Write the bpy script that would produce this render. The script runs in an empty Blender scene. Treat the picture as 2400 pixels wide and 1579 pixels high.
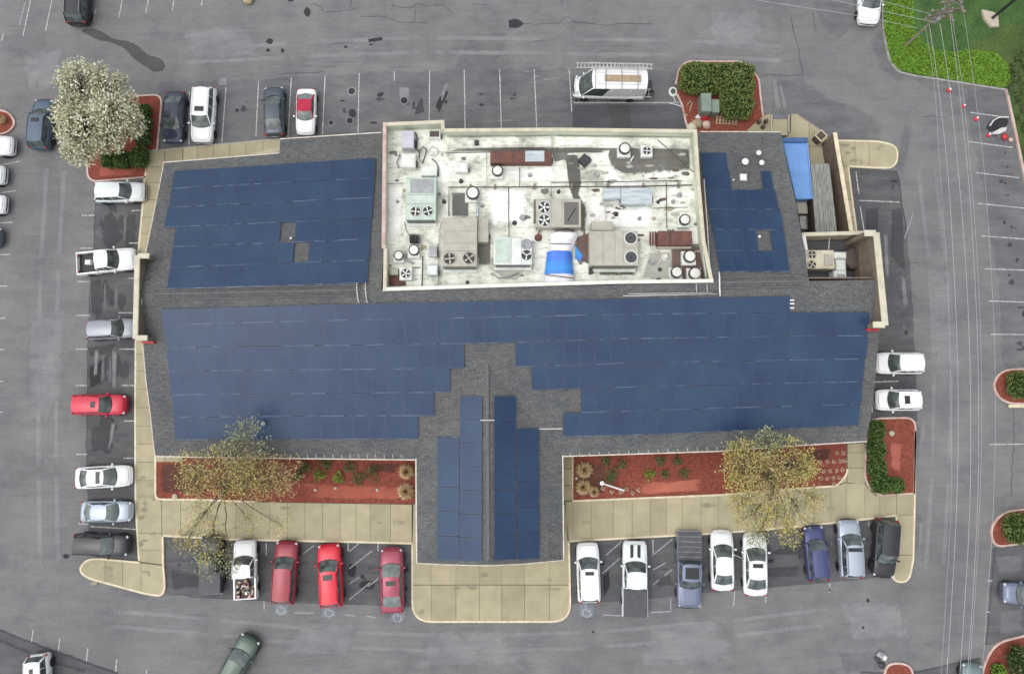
import bpy, bmesh, math, random
from mathutils import Vector, Matrix
random.seed(7)
R = math.radians
scene = bpy.context.scene
# ------------------------------------------------------------------ camera, sky, sun, exposure
F_PX, CX, CY = 1650.0, 1200.0, 789.5          # lens in photo pixels (photo is 2400 x 1579)
CAM_H, TILT = 61.5, math.atan((965 - 789.5) / 1650.0)
cam_data = bpy.data.cameras.new('camera')
cam_data.sensor_width = 36.0
cam_data.lens = 36.0 * F_PX / 2400.0
cam_data.clip_end = 5000.0
cam = bpy.data.objects.new('camera', cam_data)
scene.collection.objects.link(cam)
cam.location = (0, 0, CAM_H)
cam.rotation_euler = (TILT, 0, 0)
scene.camera = cam

SUN_ELEV, SUN_AZ = 66.0, 250.0                # overcast: the sun is a broad bright part of the cloud
world = bpy.data.worlds.new('World'); scene.world = world; world.use_nodes = True
wn, wl = world.node_tree.nodes, world.node_tree.links
for n in list(wn): wn.remove(n)
sky = wn.new('ShaderNodeTexSky'); sky.sky_type = 'NISHITA'; sky.sun_disc = False
sky.sun_elevation = R(SUN_ELEV); sky.sun_rotation = R(SUN_AZ)
sky.dust_density = 3.0; sky.air_density = 1.0; sky.ozone_density = 1.0
hs = wn.new('ShaderNodeHueSaturation'); hs.inputs['Saturation'].default_value = 0.22   # cloud cover: nearly white
bg = wn.new('ShaderNodeBackground'); bg.inputs['Strength'].default_value = 0.135
wo = wn.new('ShaderNodeOutputWorld')
wl.new(sky.outputs[0], hs.inputs['Color']); wl.new(hs.outputs[0], bg.inputs[0]); wl.new(bg.outputs[0], wo.inputs[0])
sun_d = bpy.data.lights.new('sun', 'SUN'); sun_d.energy = 0.8; sun_d.angle = R(110); sun_d.color = (1.0, 0.97, 0.92)
sun = bpy.data.objects.new('sun', sun_d); scene.collection.objects.link(sun)
az = R(SUN_AZ)
sdir = Vector((math.sin(az) * math.cos(R(SUN_ELEV)), math.cos(az) * math.cos(R(SUN_ELEV)), math.sin(R(SUN_ELEV))))
sun.rotation_euler = sdir.to_track_quat('Z', 'Y').to_euler()
vs = scene.view_settings
vs.view_transform = 'Standard'; vs.look = 'None'; vs.gamma = 1.0; vs.exposure = 0.62; vs.use_curve_mapping = False

# ------------------------------------------------------------------ helpers
COL = scene.collection
ct, st = math.cos(TILT), math.sin(TILT)
def ray(px, py):
    a, b = (px - CX) / F_PX, (CY - py) / F_PX
    return Vector((a, b * ct + st, b * st - ct))
def P(px, py, z=0.0):
    """photo pixel -> the place on the horizontal plane at height z"""
    d = ray(px, py); s = (z - CAM_H) / d.z
    return Vector((d.x * s, d.y * s, z))
def ON(px, py, pl):
    """photo pixel -> the place on a sloping plane (point, normal)"""
    d = ray(px, py); o = Vector((0, 0, CAM_H))
    s = (pl[0] - o).dot(pl[1]) / d.dot(pl[1])
    return o + d * s
def plane(a, b, c):
    n = (b - a).cross(c - a).normalized()
    return (a, n if n.z > 0 else -n)
def ZP(x, y, pl):
    p, n = pl
    return p.z - (n.x * (x - p.x) + n.y * (y - p.y)) / n.z

def link(o, parent=None):
    COL.objects.link(o)
    if parent is not None: o.parent = parent
    return o
def tag(o, label=None, cat=None, group=None, kind=None):
    if label: o['label'] = label
    if cat: o['category'] = cat
    if group: o['group'] = group
    if kind: o['kind'] = kind
    return o
def empty(name, loc=(0, 0, 0), rz=0.0):
    o = bpy.data.objects.new(name, None); o.location = loc; o.rotation_euler = (0, 0, rz)
    o.empty_display_size = 0.2
    return link(o)

class MB:
    def __init__(s): s.v, s.f, s.m, s.mi = [], [], [], 0
    def add(s, pts, faces):
        b = len(s.v); s.v += [tuple(p) for p in pts]
        for f in faces: s.f.append([b + i for i in f]); s.m.append(s.mi)
        return s
    def poly(s, pts): return s.add(pts, [list(range(len(pts)))])
    def box(s, c, d, rz=0.0, M=None):
        x, y, z = d[0] / 2, d[1] / 2, d[2] / 2
        pts = [Vector((sx * x, sy * y, sz * z)) for sz in (-1, 1) for sx, sy in ((-1, -1), (1, -1), (1, 1), (-1, 1))]
        T = Matrix.Translation(c) @ (M if M is not None else Matrix.Rotation(rz, 4, 'Z'))
        return s.add([T @ p for p in pts], [(3, 2, 1, 0), (4, 5, 6, 7), (0, 1, 5, 4), (1, 2, 6, 5), (2, 3, 7, 6), (3, 0, 4, 7)])
    def bevbox(s, c, d, b=0.05, rz=0.0):
        """box with chamfered top edges"""
        x, y, z = d[0] / 2, d[1] / 2, d[2] / 2
        lv = [(x, y, -z), (x, y, z - b), (x - b, y - b, z)]
        T = Matrix.Translation(c) @ Matrix.Rotation(rz, 4, 'Z')
        pts = [T @ Vector((sx * l[0], sy * l[1], l[2])) for l in lv for sx, sy in ((-1, -1), (1, -1), (1, 1), (-1, 1))]
        fs = [(3, 2, 1, 0), (8, 9, 10, 11)]
        for k in (0, 4):
            for i in range(4): fs.append((k + i, k + (i + 1) % 4, k + 4 + (i + 1) % 4, k + 4 + i))
        return s.add(pts, fs)
    def prism(s, pts, z0, z1):
        """vertical prism over an XY outline"""
        A = sum(pts[i][0] * pts[(i + 1) % len(pts)][1] - pts[(i + 1) % len(pts)][0] * pts[i][1] for i in range(len(pts)))
        if A < 0: pts = list(reversed(pts))
        n = len(pts)
        v = [(p[0], p[1], z0) for p in pts] + [(p[0], p[1], z1) for p in pts]
        fs = [list(range(n, 2 * n)), list(range(n - 1, -1, -1))] + [(i, (i + 1) % n, n + (i + 1) % n, n + i) for i in range(n)]
        return s.add(v, fs)
    def tube(s, path, r, n=6, r2=None, cap=True):
        path = [Vector(p) for p in path]; rings = []; m = len(path)
        for i, p in enumerate(path):
            d = (path[min(i + 1, m - 1)] - path[max(i - 1, 0)])
            if d.length < 1e-9: d = Vector((0, 0, 1))
            d.normalize(); up = Vector((0, 0, 1)) if abs(d.z) < 0.9 else Vector((1, 0, 0))
            a = d.cross(up).normalized(); b = a.cross(d)
            rr = r if r2 is None else r + (r2 - r) * i / (m - 1)
            rings.append([p + a * (rr * math.cos(t * 2 * math.pi / n)) + b * (rr * math.sin(t * 2 * math.pi / n)) for t in range(n)])
        pts = [q for g in rings for q in g]
        fs = [(i * n + k, i * n + (k + 1) % n, (i + 1) * n + (k + 1) % n, (i + 1) * n + k) for i in range(m - 1) for k in range(n)]
        if cap: fs += [list(range(n - 1, -1, -1)), list(range((m - 1) * n, m * n))]
        return s.add(pts, fs)
    def lathe(s, c, prof, n=16, axis=None):
        """prof: list of (radius, height) about the vertical axis at c"""
        pts = []
        for r, h in prof:
            for k in range(n):
                t = 2 * math.pi * k / n
                q = Vector((r * math.cos(t), r * math.sin(t), h))
                pts.append(Vector(c) + (axis @ q if axis is not None else q))
        m = len(prof)
        fs = [(i * n + k, i * n + (k + 1) % n, (i + 1) * n + (k + 1) % n, (i + 1) * n + k) for i in range(m - 1) for k in range(n)]
        fs += [list(range(n - 1, -1, -1)), list(range((m - 1) * n, m * n))]
        return s.add(pts, fs)
    def disc(s, c, r, n=16, axis=None):
        q = [Vector((r * math.cos(2 * math.pi * k / n), r * math.sin(2 * math.pi * k / n), 0)) for k in range(n)]
        return s.poly([Vector(c) + (axis @ p if axis is not None else p) for p in q])
    def ring(s, c, r0, r1, n=16):
        pts = []
        for r in (r0, r1): pts += [Vector(c) + Vector((r * math.cos(2 * math.pi * k / n), r * math.sin(2 * math.pi * k / n), 0)) for k in range(n)]
        return s.add(pts, [(k, n + k, n + (k + 1) % n, (k + 1) % n) for k in range(n)])
    def mesh(s, name, mats, smooth=False):
        me = bpy.data.meshes.new(name)
        me.from_pydata(s.v, [], s.f)
        for m in (mats if isinstance(mats, (list, tuple)) else [mats]): me.materials.append(m)
        if any(s.m): me.polygons.foreach_set('material_index', s.m)
        if smooth: me.polygons.foreach_set('use_smooth', [True] * len(s.f))
        me.update(); return me
    def build(s, name, mats, parent=None, smooth=False, kind=None):
        o = link(bpy.data.objects.new(name, s.mesh(name, mats, smooth)), parent)
        if kind: o['kind'] = kind
        return o
def up_poly(pts):
    A = sum(pts[i][0] * pts[(i + 1) % len(pts)][1] - pts[(i + 1) % len(pts)][0] * pts[i][1] for i in range(len(pts)))
    return list(pts) if A > 0 else list(reversed(pts))
def rnd(pts, closed=True, seg=6):
    """outline with corners given as (x, y, r) rounded off"""
    out = []; n = len(pts)
    for i, p in enumerate(pts):
        if len(p) < 3 or (not closed and i in (0, n - 1)): out.append((p[0], p[1])); continue
        c = Vector(p[:2]); a = Vector(pts[i - 1][:2]); b = Vector(pts[(i + 1) % n][:2])
        ra, rb = min(p[2], (a - c).length * .48), min(p[2], (b - c).length * .48)
        s0, s1 = c + (a - c).normalized() * ra, c + (b - c).normalized() * rb
        for k in range(seg + 1):
            t = k / seg; q = s0 * (1 - t) ** 2 + c * (2 * t * (1 - t)) + s1 * t * t
            out.append((q.x, q.y))
    return out
def sheet(name, px, z, m, parent=None, kind=None, jitter=0.0, sub=0):
    """flat sheet over a pixel outline at height z; jitter roughens its edge"""
    pts = [P(x, y, z) for x, y in px]
    if sub:
        q = []
        for i, a in enumerate(pts):
            b = pts[(i + 1) % len(pts)]; k = max(1, int((b - a).length / sub))
            for j in range(k):
                w = a.lerp(b, j / k)
                if jitter: w = w + Vector((random.uniform(-jitter, jitter), random.uniform(-jitter, jitter), 0))
                q.append(w)
        pts = q
    mb = MB(); mb.poly(up_poly(pts)); return mb.build(name, m, parent, kind=kind)
def strip_pts(path, w):
    """left and right offsets of an XY path"""
    L, Rr = [], []; n = len(path)
    for i in range(n):
        a, b = Vector(path[max(i - 1, 0)][:2]), Vector(path[min(i + 1, n - 1)][:2])
        d = (b - a); d = d.normalized() if d.length > 1e-9 else Vector((1, 0))
        o = Vector((-d.y, d.x)) * (w / 2); c = Vector(path[i][:2])
        L.append(c + o); Rr.append(c - o)
    return L, Rr
def ribbon(mb, path, w, z0, z1=None):
    L, Rr = strip_pts(path, w); n = len(L)
    if z1 is None:
        pts = [(p.x, p.y, z0) for p in L] + [(p.x, p.y, z0) for p in Rr]
        mb.add(pts, [(n + i, n + i + 1, i + 1, i) for i in range(n - 1)])
    else:
        pts = [(p.x, p.y, z) for z in (z0, z1) for S in (L, Rr) for p in S]
        fs = [(3 * n + i, 3 * n + i + 1, 2 * n + i + 1, 2 * n + i) for i in range(n - 1)]
        fs += [(i, i + 1, 2 * n + i + 1, 2 * n + i) for i in range(n - 1)][::1]
        fs += [(n + i + 1, n + i, 3 * n + i, 3 * n + i + 1) for i in range(n - 1)]
        fs += [(0, 2 * n, 3 * n, n), (n - 1, 2 * n - 1, 4 * n - 1, 3 * n - 1)]
        mb.add(pts, fs)
    return mb

# ------------------------------------------------------------------ materials (all procedural)
M = {}
def nd(nt, t, **kw):
    n = nt.nodes.new(t)
    for k, v in kw.items():
        if k in n.inputs: n.inputs[k].default_value = v
        else: setattr(n, k, v)
    return n
def base_mat(name, rough=.6, metal=0.0, spec=.5, coat=0.0):
    m = bpy.data.materials.new(name); m.use_nodes = True; nt = m.node_tree
    b = nt.nodes['Principled BSDF']
    b.inputs['Roughness'].default_value = rough; b.inputs['Metallic'].default_value = metal
    b.inputs['Specular IOR Level'].default_value = spec; b.inputs['Coat Weight'].default_value = coat
    b.inputs['Coat Roughness'].default_value = .08
    return m, nt, b
def c4(c): return (c[0], c[1], c[2], 1.0)
def noise(nt, scale, detail=4, rough=.55, stretch=None, coord='pos'):
    g = nd(nt, 'ShaderNodeNewGeometry') if coord == 'pos' else nd(nt, 'ShaderNodeTexCoord')
    src = g.outputs['Position'] if coord == 'pos' else g.outputs['Object']
    if stretch:
        mp = nd(nt, 'ShaderNodeMapping'); mp.inputs['Scale'].default_value = stretch
        mp.inputs['Rotation'].default_value = (0, 0, R(-3))
        nt.links.new(src, mp.inputs[0]); src = mp.outputs[0]
    n = nd(nt, 'ShaderNodeTexNoise', Scale=scale, Detail=detail, Roughness=rough)
    nt.links.new(src, n.inputs['Vector']); return n.outputs['Fac']
def ramp(nt, fac, stops):
    r = nd(nt, 'ShaderNodeValToRGB'); e = r.color_ramp.elements
    e[0].position, e[0].color = stops[0][0], c4(stops[0][1])
    e[1].position, e[1].color = stops[-1][0], c4(stops[-1][1])
    for p, c in stops[1:-1]:
        x = e.new(p); x.color = c4(c)
    nt.links.new(fac, r.inputs[0]); return r.outputs[0]
def mix(nt, fac, a, b, mode='MIX'):
    m = nd(nt, 'ShaderNodeMix', data_type='RGBA', blend_type=mode)
    for i, v in ((0, fac), (6, a), (7, b)):
        if hasattr(v, 'links'): nt.links.new(v, m.inputs[i])
        else: m.inputs[i].default_value = v if i == 0 else c4(v)
    return m.outputs[2]
def bump(nt, b, fac, strength=.3, dist=.02):
    n = nd(nt, 'ShaderNodeBump', Strength=strength, Distance=dist)
    nt.links.new(fac, n.inputs['Height']); nt.links.new(n.outputs[0], b.inputs['Normal'])
def pm(name, c1, c2=None, scale=3.0, rough=.6, metal=0.0, spec=.5, coat=0.0, bmp=0.0, detail=4, coord='pos', lo=.35, hi=.65, fine=0.0, stretch=None, vary=0.0):
    m, nt, b = base_mat(name, rough, metal, spec, coat)
    c2 = c2 or tuple(x * .85 for x in c1)
    f = noise(nt, scale, detail, coord=coord, stretch=stretch)
    col = ramp(nt, f, [(lo, c2), (hi, c1)])
    if fine:
        f2 = noise(nt, 55, 2, coord=coord)
        col = mix(nt, 1.0, col, ramp(nt, f2, [(.3, (1 - fine,) * 3), (.7, (1 + fine,) * 3)]), 'MULTIPLY')
    if vary:
        oi = nd(nt, 'ShaderNodeObjectInfo')
        col = mix(nt, 1.0, col, ramp(nt, oi.outputs['Random'], [(0, (1 - vary,) * 3), (1, (1 + vary,) * 3)]), 'MULTIPLY')
    nt.links.new(col, b.inputs['Base Color'])
    if bmp: bump(nt, b, f, bmp)
    M[name] = m; return m
def asphalt(name, light, dark, streak=.10, cracks=0.0):
    m, nt, b = base_mat(name, .88, spec=.25)
    big = noise(nt, .09, 5, .6); mid = noise(nt, .7, 5, .6, stretch=(.55, 1.7, 1)); fine = noise(nt, 28, 3, .7); grit = noise(nt, 5, 4, .7)
    col = ramp(nt, big, [(.32, dark), (.68, light)])
    col = mix(nt, 1.0, col, ramp(nt, mid, [(.3, (1 - streak, 1 - streak, 1 - streak * .9)), (.52, (1, 1, 1)), (.72, (1 + streak, 1 + streak * .95, 1 + streak * .9))]), 'MULTIPLY')
    col = mix(nt, 1.0, col, ramp(nt, grit, [(.25, (.86, .86, .87)), (.5, (1, 1, 1)), (.75, (1.1, 1.1, 1.1))]), 'MULTIPLY')
    col = mix(nt, 1.0, col, ramp(nt, fine, [(.3, (.86, .86, .86)), (.7, (1.14, 1.14, 1.14))]), 'MULTIPLY')
    thin = noise(nt, 1.1, 4, .6, stretch=(.22, 3.4, 1)); blot = noise(nt, .28, 6, .68)
    col = mix(nt, 1.0, col, ramp(nt, thin, [(.28, (.84, .84, .85)), (.42, (1, 1, 1)), (.62, (1, 1, 1)), (.74, (1.22, 1.21, 1.20))]), 'MULTIPLY')
    col = mix(nt, 1.0, col, ramp(nt, blot, [(.30, (.80, .80, .82)), (.5, (1, 1, 1)), (.70, (1.13, 1.12, 1.09))]), 'MULTIPLY')
    if cracks:
        g = nd(nt, 'ShaderNodeNewGeometry'); dn = nd(nt, 'ShaderNodeTexNoise', Scale=1.3, Detail=3)
        nt.links.new(g.outputs['Position'], dn.inputs['Vector'])
        ad = nd(nt, 'ShaderNodeVectorMath', operation='MULTIPLY_ADD'); ad.inputs[1].default_value = (1.6, 1.6, 0)
        nt.links.new(dn.outputs['Color'], ad.inputs[0]); nt.links.new(g.outputs['Position'], ad.inputs[2])
        vo = nd(nt, 'ShaderNodeTexVoronoi', feature='DISTANCE_TO_EDGE', Scale=.16); nt.links.new(ad.outputs[0], vo.inputs['Vector'])
        ln = ramp(nt, vo.outputs['Distance'], [(0, (1, 1, 1)), (.010, (0, 0, 0))])
        mk = ramp(nt, noise(nt, .11, 3), [(.52, (0, 0, 0)), (.60, (cracks,) * 3)])
        f = mix(nt, 1.0, ln, mk, 'MULTIPLY')
        col = mix(nt, f, col, (.035, .035, .038))
    nt.links.new(col, b.inputs['Base Color']); bump(nt, b, fine, .25, .01)
    M[name] = m; return m
def leafmat(name, stops, rough=.6, trans=.25):
    """colour differs leaf by leaf"""
    m, nt, b = base_mat(name, rough, spec=.3)
    g = nd(nt, 'ShaderNodeNewGeometry')
    nt.links.new(ramp(nt, g.outputs['Random Per Island'], stops), b.inputs['Base Color'])
    M[name] = m; return m

asphalt('asphalt', (.186, .186, .189), (.150, .151, .154), .10, .0)
asphalt('asphalt_dark', (.118, .119, .124), (.088, .089, .094), .24, .0)
asphalt('asphalt_mid', (.152, .154, .159), (.125, .127, .132), .18, .0)
asphalt('asphalt_wet', (.10, .104, .112), (.078, .08, .088), .12)
asphalt('tar', (.045, .046, .05), (.03, .03, .033), .1)
asphalt('crackfill', (.085, .085, .09), (.06, .06, .065), .1)
asphalt('stain', (.082, .085, .086), (.068, .07, .072), .1)
asphalt('scuff', (.27, .27, .28), (.21, .21, .22), .2)
pm('paint_line', (.52, .52, .52), (.27, .27, .275), 5, .7, lo=.40, hi=.60, detail=6)
pm('paint_worn', (.40, .40, .41), (.22, .22, .23), 8, .8, lo=.4, hi=.62, detail=6)
pm('paint_blue', (.27, .31, .36), (.19, .20, .215), 5, .8, lo=.4, hi=.62, detail=6)
pm('concrete', (.395, .35, .235), (.335, .297, .20), .8, .85, spec=.25, bmp=.15, fine=.09, vary=.10, detail=6)
pm('concrete_joint', (.13, .115, .085), (.09, .08, .06), 4, .9)
pm('kerb', (.70, .62, .45), (.56, .48, .33), 2.0, .8, fine=.08)
pm('kerb_grey', (.40, .39, .36), (.27, .27, .26), 2.0, .85, fine=.08)
pm('kerb_pink', (.60, .47, .42), (.44, .30, .26), 1.5, .8, fine=.08)
pm('mulch', (.285, .080, .056), (.14, .046, .034), 5.0, .95, spec=.1, bmp=.8, fine=.45, detail=8, lo=.3, hi=.7)
pm('soil', (.16, .085, .06), (.09, .05, .04), 4.0, .95, spec=.1, bmp=.6, fine=.35, detail=6)
pm('lawn', (.075, .145, .045), (.045, .095, .035), .6, .9, spec=.1, bmp=.6, fine=.3, detail=8)
pm('lawn_dry', (.085, .125, .04), (.055, .085, .03), .5, .9, spec=.1, bmp=.6, fine=.3, detail=8)
pm('wall_tan', (.46, .40, .29), (.38, .33, .24), 1.2, .85, fine=.06)
pm('wall_screen', (.20, .16, .12), (.155, .122, .092), 1.5, .8, fine=.08)
pm('wall_brown', (.17, .125, .095), (.13, .095, .072), 1.5, .8, fine=.08)
pm('cap_cream', (.58, .545, .42), (.46, .43, .33), 1.5, .65, fine=.05)
pm('cap_white', (.74, .73, .68), (.60, .60, .54), 1.2, .55, fine=.04)
pm('fascia', (.70, .66, .60), (.52, .45, .38), 2.5, .6)
pm('metal_white', (.72, .73, .70), (.56, .585, .55), 1.6, .45, fine=.04)
pm('metal_green', (.50, .58, .50), (.36, .45, .385), 1.2, .5, fine=.05)
pm('metal_tan', (.42, .40, .335), (.35, .33, .275), 1.4, .5, fine=.04)
pm('metal_silver', (.55, .60, .62), (.36, .42, .45), 1.4, .32, metal=.55, stretch=(.5, 3, 1))
pm('metal_grey', (.34, .35, .36), (.24, .25, .26), 2, .45, metal=.2)
pm('metal_lavender', (.50, .50, .55), (.42, .42, .47), 2, .45)
pm('metal_dark', (.045, .045, .048), (.025, .025, .028), 3, .5)
pm('coil', (.16, .155, .14), (.07, .068, .062), 9, .5, stretch=(14, .6, 1))
pm('fan_black', (.028, .028, .03), (.018, .018, .02), 3, .5)
pm('rust', (.155, .062, .046), (.10, .042, .034), 1.6, .7, fine=.1)
pm('pipe_dark', (.075, .07, .055), (.05, .045, .036), 5, .5)
pm('pipe_light', (.60, .58, .56), (.45, .43, .41), 4, .4)
pm('tarp_blue', (.055, .17, .62), (.04, .27, .66), .55, .5, bmp=.9, stretch=(.4, 2.6, 1), lo=.42, hi=.6)
pm('wrap_white', (.80, .78, .82), (.66, .64, .69), 1.2, .5, bmp=.5, stretch=(.6, 2.2, 1))
pm('dumpster_blue', (.145, .30, .60), (.12, .26, .54), 1.3, .45, fine=.05)
pm('dumpster_rim', (.045, .12, .27), (.03, .085, .2), 1.3, .5)
pm('deck_grey', (.30, .305, .28), (.15, .155, .14), 2.2, .85, stretch=(5, .6, 1), fine=.25, detail=7)
pm('wood_pale', (.42, .33, .22), (.28, .2, .13), 3, .8, stretch=(4, .7, 1))
pm('wood_pole', (.30, .26, .21), (.21, .18, .145), 3, .85)
pm('bin_brown', (.085, .062, .05), (.06, .045, .037), 3, .6)
pm('box_green', (.20, .255, .205), (.16, .21, .17), 1.8, .55)
pm('red_plastic', (.52, .03, .045), (.40, .02, .03), 3, .4)
pm('white_plastic', (.78, .78, .76), (.66, .66, .64), 3, .4)
pm('sign_red', (.50, .035, .05), (.40, .03, .04), 3, .4)
pm('wire', (.40, .40, .42), (.30, .30, .32), 2, .5)
pm('pole_black', (.03, .03, .032), (.02, .02, .022), 3, .5)
pm('sunroof', (.028, .03, .033), (.02, .021, .023), 4, .25, spec=.4)
pm('tyre', (.022, .022, .023), (.015, .015, .016), 9, .85)
pm('rim', (.38, .38, .40), (.30, .30, .32), 5, .35, metal=.7)
pm('car_black_trim', (.02, .02, .022), (.014, .014, .015), 5, .5)
pm('lamp_clear', (.62, .63, .65), (.5, .51, .54), 12, .15)
pm('lamp_red', (.30, .012, .014), (.2, .01, .01), 8, .2)
pm('bark', (.115, .095, .07), (.07, .056, .042), 6, .9, spec=.1, bmp=.6)
pm('bark_pale', (.20, .175, .12), (.13, .112, .08), 6, .9, spec=.1, bmp=.6)
pm('stone', (.50, .44, .36), (.38, .33, .26), 7, .85)
# glass of cars
g_, nt_, b_ = base_mat('car_glass', .06, spec=.8); b_.inputs['Base Color'].default_value = (.040, .050, .050, 1)
nt_.links.new(ramp(nt_, noise(nt_, 1.6, 3, coord='obj'), [(.35, (.035, .045, .046)), (.7, (.13, .155, .15))]), b_.inputs['Base Color']); M['car_glass'] = g_
g_, nt_, b_ = base_mat('car_glass_pale', .08, spec=.8)
nt_.links.new(ramp(nt_, noise(nt_, 1.4, 3, coord='obj'), [(.35, (.09, .115, .11)), (.7, (.21, .25, .24))]), b_.inputs['Base Color']); M['car_glass_pale'] = g_
# shingles: courses and single tabs only a pixel or two wide
m_, nt_, b_ = base_mat('shingle', .9, spec=.2)
geo = nd(nt_, 'ShaderNodeNewGeometry')
bk = nd(nt_, 'ShaderNodeTexBrick', Scale=1.0); bk.inputs['Brick Width'].default_value = .45; bk.inputs['Row Height'].default_value = .16
bk.inputs['Mortar Size'].default_value = .010; bk.inputs['Color1'].default_value = c4((.086, .089, .093)); bk.inputs['Color2'].default_value = c4((.115, .118, .121)); bk.inputs['Mortar'].default_value = c4((.072, .075, .081))
nt_.links.new(geo.outputs['Position'], bk.inputs['Vector'])
col = mix(nt_, 1.0, bk.outputs['Color'], ramp(nt_, noise(nt_, .35, 5), [(.3, (.84, .85, .88)), (.7, (1.14, 1.13, 1.10))]), 'MULTIPLY')
col = mix(nt_, 1.0, col, ramp(nt_, noise(nt_, 13, 2, .8), [(.34, (.72, .72, .72)), (.5, (1, 1, 1)), (.64, (1.8, 1.78, 1.62))]), 'MULTIPLY')
col = mix(nt_, 1.0, col, ramp(nt_, noise(nt_, 40, 2, .8), [(.3, (.8, .8, .8)), (.7, (1.2, 1.2, 1.2))]), 'MULTIPLY')
nt_.links.new(col, b_.inputs['Base Color']); bump(nt_, b_, bk.outputs['Fac'], .3, .01); M['shingle'] = m_
pm('ridge_cap', (.13, .132, .135), (.10, .102, .105), 2, .85, fine=.2)
# white membrane with dirt that ponds on it
m_, nt_, b_ = base_mat('membrane', .6, spec=.35)
n1, n2, n3 = noise(nt_, .55, 7, .62), noise(nt_, 2.6, 6, .65, stretch=(.6, 1.6, 1)), noise(nt_, 12, 4, .7)
col = ramp(nt_, n1, [(.34, (.36, .37, .32)), (.46, (.70, .715, .63)), (.57, (.86, .865, .80))])
col = mix(nt_, 1.0, col, ramp(nt_, n2, [(.30, (.50, .53, .45)), (.44, (.94, .95, .92)), (.58, (1, 1, 1))]), 'MULTIPLY')
col = mix(nt_, 1.0, col, ramp(nt_, n3, [(.3, (.80, .80, .78)), (.55, (1, 1, 1))]), 'MULTIPLY')
nt_.links.new(col, b_.inputs['Base Color']); bump(nt_, b_, n2, .15, .01); M['membrane'] = m_
pm('pond_dirt', (.20, .205, .19), (.115, .12, .112), 1.6, .7, detail=7, fine=.15, lo=.3, hi=.7)
pm('pond_wet', (.075, .08, .088), (.055, .058, .065), 1.2, .35)
# solar glass: dark cells behind glass, tint differs a little from panel to panel
m_, nt_, b_ = base_mat('solar_cell', .24, spec=.29, coat=.0)
oi = nd(nt_, 'ShaderNodeObjectInfo'); tc = nd(nt_, 'ShaderNodeTexCoord')
bk = nd(nt_, 'ShaderNodeTexBrick', Scale=1.0, offset=0.0); bk.inputs['Brick Width'].default_value = 1 / 6; bk.inputs['Row Height'].default_value = 1 / 12
bk.inputs['Mortar Size'].default_value = .004; bk.inputs['Color1'].default_value = c4((.023, .045, .098)); bk.inputs['Color2'].default_value = c4((.024, .047, .101)); bk.inputs['Mortar'].default_value = c4((.027, .051, .108))
nt_.links.new(tc.outputs['Object'], bk.inputs['Vector'])
col = mix(nt_, 1.0, bk.outputs['Color'], ramp(nt_, oi.outputs['Random'], [(0, (.96, .96, .97)), (.5, (1, 1, 1)), (1, (1.04, 1.05, 1.04))]), 'MULTIPLY')
col = mix(nt_, 1.0, col, ramp(nt_, noise(nt_, .30, 7, .65), [(.3, (.80, .80, .88)), (.7, (1.22, 1.28, 1.14))]), 'MULTIPLY')
nt_.links.new(col, b_.inputs['Base Color']); M['solar_cell'] = m_
pm('solar_frame', (.030, .052, .108), (.022, .040, .088), 3, .4)
pm('solar_rail', (.24, .31, .43), (.06, .095, .18), .9, .5, metal=.1, lo=.44, hi=.58)
leafmat('blossom', [(0, (.22, .26, .11)), (.25, (.42, .44, .26)), (.65, (.62, .60, .44)), (1, (.77, .75, .62))])  # darker leaf tones put the crown's inner shade into the colour
leafmat('leaf_olive', [(0, (.26, .23, .08)), (.5, (.44, .36, .15)), (1, (.55, .40, .21))])
leafmat('leaf_sage', [(0, (.17, .20, .08)), (.5, (.28, .32, .16)), (1, (.40, .43, .26))])
leafmat('leaf_gold', [(0, (.22, .22, .05)), (.4, (.43, .40, .12)), (.75, (.54, .48, .17)), (1, (.58, .42, .18))])
leafmat('leaf_hedge', [(0, (.05, .095, .022)), (.5, (.082, .145, .034)), (1, (.13, .185, .05))])
leafmat('leaf_hedge_moss', [(0, (.075, .12, .028)), (.5, (.125, .18, .045)), (1, (.20, .21, .06))])
leafmat('leaf_bright', [(0, (.10, .20, .02)), (.5, (.16, .31, .03)), (1, (.24, .40, .05))])
leafmat('leaf_shrub', [(0, (.05, .09, .03)), (.5, (.09, .15, .05)), (1, (.16, .22, .09))])
leafmat('grass_tan', [(0, (.36, .25, .13)), (.5, (.50, .36, .20)), (1, (.60, .45, .28))])
leafmat('tuft_pink', [(0, (.34, .16, .11)), (.5, (.52, .32, .24)), (1, (.66, .50, .40))])
leafmat('leaf_wild', [(0, (.03, .06, .02)), (.5, (.06, .10, .03)), (1, (.12, .12, .05))])
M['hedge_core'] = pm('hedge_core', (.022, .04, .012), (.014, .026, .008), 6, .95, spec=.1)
def paint(name, c, metal=.25):
    if name in M: return M[name]
    m, nt, b = base_mat(name, .34, metal, .4, .4)
    f = noise(nt, 1.5, 3, coord='obj')
    nt.links.new(ramp(nt, f, [(.3, tuple(x * .93 for x in c)), (.7, c)]), b.inputs['Base Color'])
    M[name] = m; return m

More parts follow.
